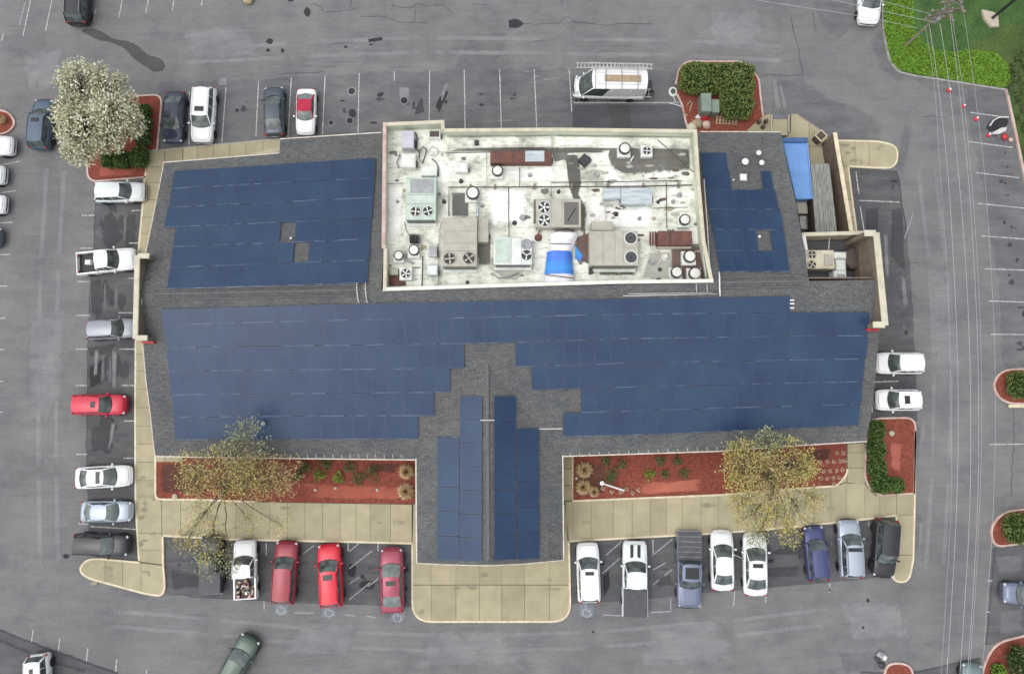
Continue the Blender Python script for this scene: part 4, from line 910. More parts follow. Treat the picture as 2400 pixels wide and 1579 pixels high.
h = 1.15
u, w, d = unit('rooftop_unit', 'pale green rooftop unit with recessed top and two fans, left side of the white deck', (951, 416, 1022, 515), h, 'metal_green')
top_plate(u, (962, 420, 1016, 452), DZ + h, 'metal_grey', 'intake_hood', .02, .05); panel_line(u, 953, 456, 1020, 456, DZ + h); panel_line(u, 953, 478, 1020, 478, DZ + h)
for k, (x, y) in enumerate(((974, 496), (1003, 495))): fan(u, (*loc(u, x, y, DZ + h), h + .01), .40, 4, 'metal_white', 'metal_white', k * .4)
side_coil(u, w, d, h)
h = 1.35
u, w, d = unit('rooftop_unit', 'big beige rooftop unit with two black fans at its lower end', (1037, 510, 1118, 624), h, 'metal_tan')
for y in (542, 570, 588): panel_line(u, 1041, y, 1114, y, DZ + h)
for k, (x, y) in enumerate(((1054, 606), (1099, 605))): fan(u, (*loc(u, x, y, DZ + h), h + .01), .46, 4, 'metal_tan', 'metal_tan', .2 + k * .5)
side_coil(u, w, d, h)
g, dw, dd = rect(1119, 512, 1145, 567, DZ + .9); mb = MB(); mb.bevbox((g.x - u.location.x, g.y - u.location.y, .5), (dw, dd, .8), .04); mb.build('return_duct', M['metal_tan'], u)
h = 1.05
u, w, d = unit('rooftop_unit', 'pale green rooftop unit beside the blue tarp with one open fan', (1157, 557, 1247, 620), h, 'metal_white')
top_plate(u, (1160, 560, 1196, 616), DZ + h, 'metal_green', 'top_panel', .01, .03); panel_line(u, 1198, 558, 1198, 619, DZ + h); panel_line(u, 1222, 558, 1222, 619, DZ + h)
fan(u, (*loc(u, 1234, 598, DZ + h), h + .01), .42, 3, 'metal_white', 'metal_white', .5)
mb = MB(); q = loc(u, 1234, 573, DZ + h); mb.lathe((q[0], q[1], h), [(.46, 0), (.44, .03), (.30, .05), (.28, .03), (.12, .06)], 18); mb.build('fan_cover', M['metal_grey'], u, True)
side_coil(u, w, d, h)
h = 1.2
u, w, d = unit('rooftop_unit', 'beige rooftop unit with two fans at its left end, above the white wrapped duct', (1256, 466, 1362, 532), h, 'metal_tan')
for k, (x, y) in enumerate(((1275, 486), (1276, 517))): fan(u, (*loc(u, x, y, DZ + h), h + .01), .48, 5, 'metal_white', 'metal_white', .1 + k * .4)
panel_line(u, 1291, 467, 1291, 531, DZ + h); panel_line(u, 1317, 467, 1317, 531, DZ + h); top_plate(u, (1322, 474, 1356, 527), DZ + h, 'coil', 'louver_panel', .01, .03); panel_line(u, 1330, 518, 1349, 488, DZ + h + .03, 'metal_dark', .04, 'louver_brace')
g, dw, dd = rect(1250, 468, 1256, 520, DZ + .8); mb = MB(); mb.box((g.x - u.location.x, g.y - u.location.y, .55), (.14, dd, .7)); mb.build('coil', M['coil'], u)
h = 1.35
u, w, d = unit('rooftop_unit', 'big beige rooftop unit with two dark round fans at its right end', (1382, 541, 1496, 622), h, 'metal_tan')
for x in (1413, 1441, 1462): panel_line(u, x, 543, x, 620, DZ + h)
for k, (x, y) in enumerate(((1478, 558), (1479, 603))):
    q = loc(u, x, y, DZ + h); mb = MB(); mb.lathe((q[0], q[1], h), [(.54, 0), (.54, .05), (.46, .06), (.46, .02)], 20); f = mb.build('fan_ring', M['metal_white'], u, True)
    mb = MB(); mb.disc((q[0], q[1], h + .045), .47, 20); mb.build('fan_well', M['fan_black'], f)
    mb = MB()
    for r_ in (.15, .27, .39): mb.ring((q[0], q[1], h + .058), r_, r_ + .014, 18)
    mb.build('fan_guard', M['metal_grey'], f)
panel_line(u, 1464, 581, 1495, 581, DZ + h)
g, dw, dd = rect(1386, 519, 1437, 540, DZ + 1.1); mb = MB(); mb.bevbox((g.x - u.location.x, g.y - u.location.y, .62), (dw, dd, .96), .04); mb.build('intake_hood', M['metal_tan'], u)
side_coil(u, w, d, h)
# wrapped duct with blue tarp
g, dw, dd = rect(1284, 545, 1345, 660, DZ + .7)
u = empty('wrapped_duct', (g.x, g.y, DZ)); tag(u, 'white wrapped duct with a bright blue tarp across it', 'duct')
def soft_slab(px, z, mat, name):
    mb = MB(); n = 7; pts = []
    for j in range(n + 1):
        for i in range(n + 1):
            x0, x1 = px[0] + (px[4] - px[0]) * j / n, px[2] + (px[6] - px[2]) * j / n
            X, Y = x0 + (x1 - x0) * i / n, px[1] + (px[5] - px[1]) * j / n
            e = min(i, n - i); zz = z + (-.55 if e == 0 else -.12 if e == 1 else random.uniform(-.03, .05))
            q = P(X, Y, z); pts.append((q.x - u.location.x, q.y - u.location.y, zz - DZ))
    mb.add(pts, [(j * (n + 1) + i, (j + 1) * (n + 1) + i, (j + 1) * (n + 1) + i + 1, j * (n + 1) + i + 1) for j in range(n) for i in range(n)])
    mb.build(name, M[mat], u, True)
soft_slab((1290, 544, 1358, 544, 1289, 588, 1340, 588), DZ + .85, 'wrap_white', 'wrap_sheet')
soft_slab((1283, 587, 1341, 587, 1277, 641, 1346, 641), DZ + .92, 'tarp_blue', 'tarp')
soft_slab((1278, 639, 1346, 639, 1278, 662, 1346, 662), DZ + .84, 'wrap_white', 'wrap_sheet')
for p in (((1290, 571), (1340, 572)), ((1280, 644), (1345, 652))):
    a, b = P(*p[0], DZ + .95), P(*p[1], DZ + .95); mb = MB(); mb.tube([a - u.location, b - u.location], .035, 5); mb.build('strap', M['pipe_dark'], u)
mb = MB(); q = [P(x, y, DZ + .06) - u.location for x, y in ((1348, 575), (1366, 600), (1360, 612), (1348, 606))]; mb.prism([(v.x, v.y) for v in q], .0, .10); mb.build('tarp_tail', M['tarp_blue'], u)
# plain boxes
def box_unit(name, label, px, h, mat, cat, lid=None, group=None, rz=0.0):
    g, w, d = rect(*px, DZ + h); root = empty(name, (g.x, g.y, DZ), rz); tag(root, label, cat, group)
    mb = MB(); mb.bevbox((0, 0, h / 2), (w, d, h), .04); mb.build('cabinet', M[mat], root)
    if lid:
        mb = MB(); mb.bevbox((0, 0, h + .02), (w * .8, d * .78, .05), .02); mb.build('lid', M[lid], root)
    mb = MB(); mb.box((w / 2 + .05, -d * .15, h * .4), (.1, d * .4, h * .5)); mb.build('junction_box', M['metal_dark'], root)
    return root
box_unit('condenser_box', 'grey lavender cabinet in the upper left corner of the white deck', (941, 306, 970, 346), .9, 'metal_lavender', 'equipment box', group='plain cabinets on the deck')
box_unit('condenser_box', 'white cabinet just below the lavender one', (941, 360, 974, 392), .8, 'metal_white', 'equipment box', 'cap_white', 'plain cabinets on the deck')
box_unit('condenser_box', 'low white cabinet touching the pale green unit at top', (988, 390, 1024, 412), .6, 'metal_white', 'equipment box', None, 'plain cabinets on the deck')
box_unit('condenser_box', 'small white cabinet standing free above the round fan', (1067, 381, 1097, 403), .6, 'metal_white', 'equipment box', 'metal_white', 'plain cabinets on the deck')
box_unit('roof_hatch', 'dark brown roof hatch near the upper notch of the deck', (1004, 306, 1032, 323), .6, 'metal_white', 'hatch', 'bin_brown')
box_unit('condenser_box', 'grey blue cabinet right of the small round vents, upper one', (1004, 575, 1024, 600), .7, 'metal_lavender', 'equipment box', 'metal_grey', 'grey blue cabinets')
box_unit('condenser_box', 'pale blue cabinet at the lower left, nearest the deck edge', (1000, 620, 1026, 645), .7, 'metal_silver', 'equipment box', 'metal_white', 'grey blue cabinets')
box_unit('roof_box', 'dark diamond-set box on the stained part of the deck', (1360, 363, 1382, 385), .55, 'metal_dark', 'equipment box', None, None, R(45))
box_unit('roof_box', 'tall thin black post box left of the big beige unit', (1381, 628, 1388, 641), .5, 'metal_dark', 'equipment box')
box_unit('roof_box', 'small dark box on the back parapet side of the deck', (1112, 328, 1122, 340), .5, 'metal_dark', 'equipment box')
r1 = box_unit('brown_duct', 'long rust brown duct box along the back of the deck', (1149, 354, 1294, 382), .75, 'rust', 'duct'); top_plate(r1, (1231, 354, 1276, 379), DZ + .75, 'metal_silver', 'access_panel', .03, .08); panel_line(r1, 1202, 354, 1202, 382, DZ + .75, 'metal_dark')
r1 = box_unit('brown_duct', 'short rust brown duct box near the right edge of the deck', (1543, 541, 1622, 574), .9, 'rust', 'duct'); panel_line(r1, 1571, 541, 1571, 574, DZ + .9, 'metal_dark', .03)
for x in (1524, 1530, 1536): panel_line(r1, x, 543, x, 576, DZ + .6, 'rust', .07, 'louver_slat')
g, w, d = rect(1541, 575, 1620, 580, DZ + .3); mb = MB(); mb.box((g.x - r1.location.x, g.y - r1.location.y, .2), (w, d + .2, .25)); mb.build('base_rail', M['metal_tan'], r1)
r1 = box_unit('silver_duct', 'shiny silver sheet metal duct on the right half of the deck', (1456, 440, 1529, 478), .85, 'metal_silver', 'duct')
g, w, d = rect(1414, 440, 1456, 467, DZ + .55); mb = MB(); mb.bevbox((g.x - r1.location.x, g.y - r1.location.y, .3), (w, d, .55), .08); mb.build('side_branch', M['metal_silver'], r1)
q = [P(x, y, DZ + .3) - r1.location for x, y in ((1448, 470), (1449, 485), (1460, 489))]; mb = MB(); mb.tube(q, .09, 6); mb.build('drain_pipe', M['pipe_light'], r1)
# round exhaust fans
def exhaust(px, py, r, label, hz=.75, dark=True, curb=True):
    c = P(px, py, DZ + hz); root = empty('exhaust_fan', (c.x, c.y, DZ)); tag(root, label, 'exhaust fan', 'round exhaust fans on the deck')
    if curb:
        mb = MB(); mb.bevbox((-.04, -.1, .22), (r * 2.2, r * 2.2, .44), .04); mb.build('curb', M['metal_white'], root)
    mb = MB(); mb.lathe((0, 0, .4), [(r * .9, 0), (r, .08), (r, hz - .46), (r * .97, hz - .42), (r * .84, hz - .42), (r * .80, hz - .50)], 22); mb.build('housing', M['metal_dark' if dark else 'metal_white'], root)
    mb = MB(); mb.lathe((0, 0, hz - .02), [(r * .80, -.06), (r * .79, .0), (r * .70, .025), (r * .2, .045), (r * .05, .05)], 22); mb.build('dome', M['cap_white'], root, True)
for x, y, r, lab in ((1108, 451, .55, 'largest round fan with black rim, above the big beige unit'), (1166, 399, .46, 'round fan below the long brown duct box'), (970, 585, .45, 'round white fan with dark rim near the left deck edge'), (934, 598, .40, 'round pale fan nearest the left deck edge'),
                     (1606, 514, .45, 'round white fan above the short brown duct box'), (1618, 600, .52, 'topmost of the three white fans in the lower right deck corner'), (1587, 637, .48, 'left one of the three white fans in the lower right deck corner'), (1630, 640, .52, 'right one of the three white fans in the lower right deck corner'), (1465, 347, .48, 'round white fan standing on the dark wet corner')):
    exhaust(x, y, r, lab)
g = P(1516, 354, DZ + .5); u = empty('condenser', (g.x, g.y, DZ)); tag(u, 'small square condenser with black fan on the dark wet corner', 'air conditioner')
mb = MB(); mb.bevbox((0, 0, .26), (.95, .95, .5), .04); mb.build('cabinet', M['metal_white'], u); fan(u, (0, 0, .52), .34, 4, 'metal_white', 'metal_white')
g = P(951, 641, DZ + .6); u = empty('condenser', (g.x, g.y, DZ)); tag(u, 'small square condenser with black fan in the lower left deck corner', 'air conditioner')
mb = MB(); mb.bevbox((0, 0, .31), (1.0, 1.05, .6), .04); mb.build('cabinet', M['metal_white'], u); fan(u, (0, 0, .62), .38, 5, 'metal_white', 'metal_white')
mb = MB(); q = [P(x, y, DZ + .03) for x, y in ((906, 668), (908, 655), (930, 648), (948, 655), (952, 668))]; mb.prism([(v.x, v.y) for v in q], DZ + .01, DZ + .06); tag(mb.build('rusty_sheet', M['rust']), 'rust stained metal sheet in the lower left deck corner', 'metal sheet')
mb = MB()
for k in range(5): mb.bevbox(P(962 + k * 4.5, 560, DZ + .35), (.09, .65, .5), .02)
tag(mb.build('louver_stand', M['metal_dark']), 'dark slatted stand above the round white fan at left', 'stand', kind=None)
mb = MB(); q = P(923, 637, DZ + .35); mb.bevbox((q.x, q.y, DZ + .2), (.7, .5, .4), .03); tag(mb.build('valve_block', M['metal_tan']), 'small pale valve block left of the square condenser', 'valve')
# pipes
def deck_pipe(px, r, mat, label, dz=.25):
    return pipe('deck_pipe', [P(x, y, DZ + dz) for x, y in px], r, mat, label, group='pipes laid across the deck')
deck_pipe([(1052, 506), (1052, 439), (1300, 438), (1480, 437), (1622, 434)], .05, 'pipe_dark', 'long dark gas pipe running across the middle of the deck')
deck_pipe([(1292, 460), (1291, 428), (1440, 426), (1598, 424)], .035, 'pipe_dark', 'thinner dark pipe above the long gas pipe')
deck_pipe([(1192, 438), (1192, 500), (1193, 556)], .035, 'pipe_dark', 'dark pipe branch down to the unit beside the blue tarp')
deck_pipe([(1218, 392), (1218, 438)], .03, 'pipe_dark', 'dark pipe branch up to the long brown duct')
deck_pipe([(1562, 428), (1562, 480), (1563, 535)], .035, 'pipe_dark', 'dark pipe branch down to the short brown duct')
deck_pipe([(1542, 328), (1580, 362), (1626, 404)], .035, 'pipe_dark', 'dark pipe slanting over the wet corner', .5)
deck_pipe([(991, 600), (990, 640), (989, 670)], .05, 'metal_dark', 'dark upright conduit left of the pale blue cabinet')
deck_pipe([(1027, 570), (1028, 620), (1028, 670)], .04, 'metal_grey', 'grey conduit right of the pale blue cabinet')
deck_pipe([(908, 431), (930, 430), (944, 429)], .035, 'metal_grey', 'short grey pipe from the left parapet to the pale green unit')
deck_pipe([(944, 602), (956, 612), (968, 618)], .07, 'metal_grey', 'short grey duct slanting from the leftmost round fan')
deck_pipe([(948, 520), (952, 540), (960, 552)], .03, 'metal_dark', 'dark hose looping below the pale green unit')
deck_pipe([(1485, 366), (1478, 378)], .07, 'white_plastic', 'short white pipe lying between the two fans of the wet corner', .15)
deck_pipe([(982, 370), (984, 352), (992, 344), (1000, 352), (996, 366), (990, 384)], .05, 'metal_dark', 'dark hose loop right of the white cabinet')
deck_pipe([(1005, 352), (1012, 345), (1022, 346), (1028, 356), (1024, 364), (1008, 364)], .04, 'metal_grey', 'grey hose loop below the brown hatch')
deck_pipe([(1012, 372), (1022, 380), (1028, 395), (1027, 412)], .04, 'metal_dark', 'dark hose curving beside the low white cabinet')
deck_pipe([(974, 310), (978, 325), (976, 345), (980, 356)], .05, 'metal_dark', 'dark hose bundle along the lavender cabinet')
deck_pipe([(938, 362), (930, 380), (934, 394)], .06, 'metal_grey', 'grey flexible pipe left of the white cabinet')
deck_pipe([(1140, 355), (1140, 400), (1142, 433)], .035, 'pipe_light', 'pale pipe left of the long brown duct')
deck_pipe([(1418, 470), (1420, 500), (1420, 516)], .04, 'pipe_light', 'pale pipe from silver duct to the beige unit hood')
for k, x in enumerate((1641, 1647, 1654)):
    deck_pipe([(x - 4, 420), (x + 3, 520), (x + 8, 600), (x + 13, 652)], .04, ('pipe_light', 'rust', 'pipe_light')[k], ('innermost pale', 'rust coloured middle', 'outermost pale')[k] + ' pipe along the right parapet of the deck', .9)
for k, (x, y) in enumerate(((1103, 438), (1160, 438), (1253, 437), (1340, 437), (1425, 437), (1508, 436), (1590, 435))):
    mb = MB(); q = P(x, y, DZ + .12); mb.box(q, (.18, .42, .24)); tag(mb.build('pipe_support', M['wood_pole']), ('first', 'second', 'third', 'fourth', 'fifth', 'sixth', 'last')[k] + ' small block from the left carrying the long gas pipe', 'support', 'blocks under the gas pipe')

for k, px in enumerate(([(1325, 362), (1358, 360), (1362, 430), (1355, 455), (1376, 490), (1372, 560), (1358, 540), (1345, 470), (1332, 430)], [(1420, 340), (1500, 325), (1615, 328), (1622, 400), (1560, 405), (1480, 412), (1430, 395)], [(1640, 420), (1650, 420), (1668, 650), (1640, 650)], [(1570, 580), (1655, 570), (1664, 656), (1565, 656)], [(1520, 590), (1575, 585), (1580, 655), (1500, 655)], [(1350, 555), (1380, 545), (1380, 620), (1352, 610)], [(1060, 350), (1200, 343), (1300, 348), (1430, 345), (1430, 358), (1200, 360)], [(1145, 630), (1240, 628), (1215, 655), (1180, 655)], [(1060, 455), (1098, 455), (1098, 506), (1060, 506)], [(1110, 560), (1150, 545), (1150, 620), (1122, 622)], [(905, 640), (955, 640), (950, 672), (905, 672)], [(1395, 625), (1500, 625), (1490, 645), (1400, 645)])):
    soft('grime_shade', px, ('deck_grime_shade', 'deck_grime_shade', 'deck_rustgrime', 'deck_rustgrime', 'deck_wash', 'deck_rustgrime', 'deck_grime_shade', 'deck_wash', 'deck_grime_shade', 'deck_grime_shade', 'deck_rustgrime', 'deck_grime_shade')[k], DZ + .012, bld)  # dirt on the membrane; dark patches hugging the units paint in their shade
for k, px in enumerate(([(1420, 400), (1460, 420), (1520, 425), (1530, 440), (1410, 440)], [(1380, 480), (1540, 490), (1520, 535), (1440, 535), (1380, 515)], [(1140, 440), (1240, 440), (1230, 530), (1150, 530)], [(910, 430), (945, 430), (940, 560), (910, 560)], [(1030, 370), (1060, 400), (1050, 430), (1028, 430)], [(1180, 395), (1300, 390), (1310, 425), (1200, 430)], [(1525, 390), (1560, 385), (1610, 410), (1530, 420)])):
    soft('clean_membrane', px, 'deck_bright', DZ + .011, bld)
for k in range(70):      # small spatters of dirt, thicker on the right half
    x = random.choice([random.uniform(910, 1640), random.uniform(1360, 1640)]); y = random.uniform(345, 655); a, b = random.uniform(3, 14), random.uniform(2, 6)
    soft('grime_shade', [(x + a * math.cos(t) * random.uniform(.6, 1.4), y + b * math.sin(t) * random.uniform(.6, 1.4)) for t in [i * .9 for i in range(7)]], random.choice(['deck_grime_shade', 'deck_wash', 'deck_wash', 'deck_rustgrime']), DZ + .013, bld)
for k in range(9):       # welded seams of the membrane
    y = 352 + k * 36; mb = MB(); ribbon(mb, [P(908, y + 6, 0) * ((CAM_H - DZ) / CAM_H), P(1270, y + 1, 0) * ((CAM_H - DZ) / CAM_H), P(1640, y, 0) * ((CAM_H - DZ) / CAM_H)], .05, DZ + .0165); mb.build('membrane_seam', M['membrane_wall'], bld)
BOOT = ('below the long brown duct', 'left of the two-fan beige unit', 'just left of the upper fan', 'below the stained gas pipe bend', 'right of the diamond-set box', 'left of the right gas pipe branch', 'right of the right gas pipe branch', 'near the right end of the gas pipe', 'between beige unit and corner fans', 'left of the topmost corner fan', 'above the lowest corner fan', 'above the big left beige unit', 'left of the pale green unit', 'left of the largest round fan', 'between gas pipe and left beige unit', 'right below the silver duct', 'above the right beige unit hood', 'at the front parapet below the left beige unit', 'left of the white wrapped duct', 'at the front parapet left of the corner fans')
for k, (x, y, r, hh, m_) in enumerate(((1242, 408, .10, .4, 'metal_grey'), (1206, 520, .12, .35, 'metal_dark'), (1225, 508, .16, .3, 'metal_grey'), (1310, 446, .09, .5, 'metal_dark'), (1400, 408, .14, .3, 'metal_grey'), (1545, 470, .09, .45, 'metal_dark'), (1580, 470, .10, .4, 'metal_grey'), (1595, 455, .12, .35, 'metal_grey'), (1530, 612, .16, .4, 'metal_grey'), (1560, 600, .16, .5, 'metal_white'), (1548, 630, .10, .3, 'metal_dark'), (1040, 470, .10, .4, 'metal_dark'), (930, 470, .08, .4, 'metal_grey'), (1080, 422, .11, .35, 'metal_dark'), (1130, 480, .1, .3, 'metal_grey'), (1500, 510, .1, .35, 'metal_grey'), (1445, 500, .12, .3, 'metal_dark'), (1095, 660, .09, .3, 'metal_dark'), (1262, 555, .18, .3, 'rust'), (1545, 655, .12, .4, 'metal_dark'))):
    c = P(x, y, DZ + hh); mb = MB(); mb.lathe((c.x, c.y, DZ), [(r * 1.8, 0), (r * 1.6, .05), (r, .1), (r, hh - .06), (r * 1.25, hh - .05), (r * 1.1, hh)], 10)
    tag(mb.build('pipe_boot', M[m_], smooth=False), ('small grey' if m_ == 'metal_grey' else 'small rusty' if m_ == 'rust' else 'small white' if m_ == 'metal_white' else 'small dark') + ' pipe boot ' + BOOT[k], 'vent pipe', 'pipe boots on the deck')
deck_pipe([(1120, 448), (1120, 500), (1118, 512)], .13, 'metal_silver', 'pale duct leg below the largest round fan', .5)
deck_pipe([(1270, 536), (1262, 545), (1262, 560)], .05, 'rust', 'rusty pipe stub left of the white wrapped duct')
deck_pipe([(1530, 488), (1600, 486), (1612, 486)], .03, 'pipe_dark', 'short dark pipe right of the silver duct')
deck_pipe([(1165, 535), (1180, 535), (1182, 522), (1166, 520)], .03, 'metal_green', 'pale green pipe loop above the unit beside the tarp')
deck_pipe([(1530, 585), (1545, 590), (1535, 602), (1552, 608), (1540, 622)], .05, 'pipe_light', 'pale crooked pipe left of the three corner fans')
deck_pipe([(1300, 541), (1325, 537), (1345, 541)], .06, 'metal_dark', 'dark cable bundle at the head of the wrapped duct', .9)
deck_pipe([(1150, 640), (1170, 652), (1195, 648), (1215, 640)], .06, 'metal_grey', 'grey hose heap below the unit beside the tarp', .1)
deck_pipe([(1036, 520), (1028, 540), (1030, 570)], .05, 'pipe_light', 'pale pipe left of the big beige unit')
# ---- courtyard unit
g, w, d = rect(1887, 586, 1956, 630, 4.75)
u = empty('courtyard_unit', (g.x, g.y, cz)); tag(u, 'cream air conditioner with two fans sunk in the right courtyard', 'air conditioner')
mb = MB(); mb.bevbox((0, 0, .75), (w, d, 1.4), .04); mb.build('cabinet', M['cap_cream'], u)
for y in (597, 620): fan(u, (*loc(u, 1903, y, 4.75), 1.46), .33, 4, 'cap_cream', 'cap_cream', y)
top_plate(u, (1932, 597, 1950, 622), 4.75, 'metal_tan', 'curled_panel', .08, .06)
for k, (px, hh) in enumerate((((1957, 590, 1985, 605), 1.5), ((1960, 607, 1984, 634), 1.2), ((1956, 634, 1985, 660), 1.5))):
    g2, w2, d2 = rect(*px, cz + hh); mb = MB(); mb.bevbox((g2.x - u.location.x, g2.y - u.location.y, hh / 2), (w2, d2, hh), .1); mb.build('duct_section', M['metal_white'], u)
g2, w2, d2 = rect(1962, 642, 1980, 657, cz + 1.5); mb = MB(); mb.box((g2.x - u.location.x, g2.y - u.location.y, 1.51), (w2, d2, .03)); mb.build('grille', M['metal_grey'], u)
g2, w2, d2 = rect(1892, 634, 1950, 656, cz + .4); mb = MB(); mb.bevbox((g2.x - u.location.x, g2.y - u.location.y, .3), (w2, d2, .4), .05); mb.build('lower_plenum', M['metal_dark'], u)
c = P(2004, 605, cz + .9); u = empty('round_tank', (c.x, c.y, cz)); tag(u, 'dark brown round tank lid right of the courtyard unit', 'tank')
mb = MB(); mb.lathe((0, 0, 0), [(.85, 0), (.9, .1), (.9, .85), (.8, .93), (.3, .97)], 22); mb.build('shell', M['bin_brown'], u, True)
mb = MB(); mb.lathe((.15, .2, .95), [(.16, 0), (.16, .12), (.1, .15)], 10); mb.build('cap', M['metal_dark'], u)
pipe('courtyard_pipe', [P(1944, 558, 4.6), P(1943, 572, 4.5), P(1942, 585, 4.6)], .035, 'pipe_light', 'thin pale pipe hanging from the courtyard back wall')

# ================================================================== BIN ENCLOSURE
def tapered(name, label, cat, top, z1, mat, rim=None, z0=0.0, inset=.12, lidm=None):
    """open box given by the pixel outline of its rim"""
    T = [P(x, y, z1) for x, y in top]; g = sum(T, Vector()) / len(T); root = empty(name, (g.x, g.y, 0)); tag(root, label, cat)
    t = [p - Vector((g.x, g.y, 0)) for p in T]; t = up_poly(t)
    b = [Vector((p.x * (1 - inset), p.y * (1 - inset * .6), z0)) for p in t]; n = len(t)
    mb = MB(); mb.add(b + t, [(i, (i + 1) % n, n + (i + 1) % n, n + i) for i in range(n)] + [list(range(n - 1, -1, -1))]); mb.build('bin_body', M[mat], root)
    mb = MB(); mb.poly([Vector((p.x * .97, p.y * .985, z1 - .05)) for p in t]); mb.build('lid', M[lidm or mat], root)
    if rim:
        mb = MB(); mb.tube(t + [t[0]], .06, 5); mb.build('rim', M[rim], root)
        for k in range(0):
            a, b2 = t[0].lerp(t[3], .25 + .25 * k), t[1].lerp(t[2], .25 + .25 * k); mb = MB(); mb.tube([a - Vector((0, 0, .02)), b2 - Vector((0, 0, .02))], .03, 4); mb.build('lid_rib', M[mat], root)
    return root
tapered('waste_container', 'long bright blue waste container against the building', 'container', [(1836, 334), (1892, 334), (1904, 466), (1866, 466)], 2.3, 'dumpster_blue', 'dumpster_blue')
g, w, d = rect(1829, 322, 1895, 333, 2.5); mb = MB(); mb.bevbox((g.x, g.y, 1.25), (w, d, 2.5), .05); tag(mb.build('container_ram_head', M['dumpster_rim']), 'dark blue ram head closing the top end of the waste container', 'machine')
dk = empty('plank_platform', P(1930, 465, 0)); tag(dk, 'weathered grey plank roof platform between blue container and enclosure wall', 'platform')
T = [P(x, y, 2.2) for x, y in ((1900, 384), (1944, 384), (1962, 545), (1912, 545))]
nplk = 9
for k in range(nplk):
    a, b = T[0].lerp(T[1], k / nplk), T[0].lerp(T[1], (k + .92) / nplk); c, e = T[3].lerp(T[2], (k + .92) / nplk), T[3].lerp(T[2], k / nplk)
    mb = MB(); mb.prism([(p.x - dk.location.x, p.y - dk.location.y) for p in (a, b, c, e)], 2.08, 2.2 + random.uniform(-.03, .03)); mb.build('plank', M['deck_grey'], dk)
mb = MB(); mb.prism([(p.x - dk.location.x, p.y - dk.location.y) for p in (T[0].lerp(T[2], .03), T[1].lerp(T[3], .03), T[2].lerp(T[0], .03), T[3].lerp(T[1], .03))], 0, 2.07); mb.build('frame', M['bin_brown'], dk)
ew = empty('enclosure_wall', P(1960, 440, 0)); tag(ew, 'tall brown enclosure wall with pale coping beside the bins', 'wall')
a, b = P(1957, 312, 2.6), P(1996, 546, 2.6); d_ = b - a; ang = math.atan2(d_.y, d_.x); c = (a + b) / 2
mb = MB(); mb.box((c.x - ew.location.x, c.y - ew.location.y, 1.28), (d_.length, .22, 2.56), ang); mb.build('panel', M['wall_brown'], ew)
mb = MB(); mb.bevbox((c.x - ew.location.x, c.y - ew.location.y, 2.6), (d_.length + .1, .34, .1), .03, ang); mb.build('coping', M['kerb'], ew)
sp = tapered('square_bin', 'dark brown square litter bin tilted at the corner of the enclosure', 'bin', [(1911, 318), (1924, 305), (1938, 318), (1925, 332)], 1.1, 'bin_brown', 'kerb', inset=.05)
sp = tapered('small_bin', 'small pinkish grey bin below the blue waste container', 'bin', [(1866, 474), (1890, 474), (1892, 500), (1872, 500)], 1.3, 'metal_tan', 'kerb_grey')
sp = tapered('small_bin', 'small dark grey green bin next to the courtyard wall', 'bin', [(1872, 505), (1891, 505), (1893, 538), (1876, 538)], 1.2, 'metal_grey', 'metal_dark')
stp = empty('back_steps', P(1830, 290, 0)); tag(stp, 'pale concrete back steps with two railings', 'steps')
for k in range(4):
    g, w, d = rect(1812, 280 + 9 * k, 1846, 290 + 9 * k, .2 + .18 * k); mb = MB(); mb.bevbox((g.x - stp.location.x, g.y - stp.location.y, .1 + .09 * k), (w, d + .02, .2 + .18 * k), .02); mb.build('step', M['concrete'], stp)
for x in (1809, 1849):
    mb = MB(); mb.tube([P(x, 272, 0) - stp.location, P(x, 270, .95) - stp.location, P(x, 310, 1.5) - stp.location, P(x, 312, .6) - stp.location], .04, 5); mb.build('railing', M['cap_cream'], stp)
for k, (x, y) in enumerate(((1777, 288), (1793, 287), (1786, 300))):
    mb = MB(); mb.lathe(P(x, y, .15), [(.16, 0), (.2, .3), (.15, .5)], 10); tag(mb.build('plant_pot', M['bin_brown']), ('left', 'right', 'lower')[k] + ' of three small dark pots on the landing by the steps', 'pot', 'dark pots')

# ---- junk and cabinets on the north bed
def cab(px, h, label, name='utility_cabinet'):
    g, w, d = rect(*px, h); root = empty(name, (g.x, g.y, .1)); tag(root, label, 'cabinet', 'green utility cabinets')
    mb = MB(); mb.bevbox((0, 0, h / 2 - .05), (w, d, h - .1), .05); mb.build('cabinet', M['box_green'], root)
    mb = MB(); mb.bevbox((0, 0, h - .1), (w * 1.02, d * .98, .06), .02); mb.build('lid', M['box_green'], root)
    mb = MB(); mb.box((0, -d / 2 - .012, h * .5), (w * .8, .02, h * .6)); mb.build('door', M['box_green'], root)
    return root
cab((1644, 218, 1667, 262), 1.4, 'taller pale green utility cabinet notched into the hedge')
cab((1668, 233, 1686, 264), 1.1, 'shorter pale green utility cabinet right of the taller one')
pl_ = empty('pallet', P(1703, 282, .12)); tag(pl_, 'weathered wooden pallet lying on the mulch', 'pallet')
A_, B_, C_, D_ = [P(x, y, .12) - pl_.location for x, y in ((1678, 271), (1731, 279), (1728, 293), (1676, 292))]
for k in range(7):
    a, b = A_.lerp(B_, (k + .05) / 7), A_.lerp(B_, (k + .55) / 7); c, e = D_.lerp(C_, (k + .55) / 7), D_.lerp(C_, (k + .05) / 7)
    mb = MB(); mb.prism([(p.x, p.y) for p in (a, b, c, e)], .10, .13); mb.build('slat', M['wood_pale'], pl_)
for t in (.05, .5, .93):
    mb = MB(); mb.tube([A_.lerp(D_, t) + Vector((0, 0, .05)), B_.lerp(C_, t) + Vector((0, 0, .05))], .05, 4); mb.build('bearer', M['wood_pale'], pl_)
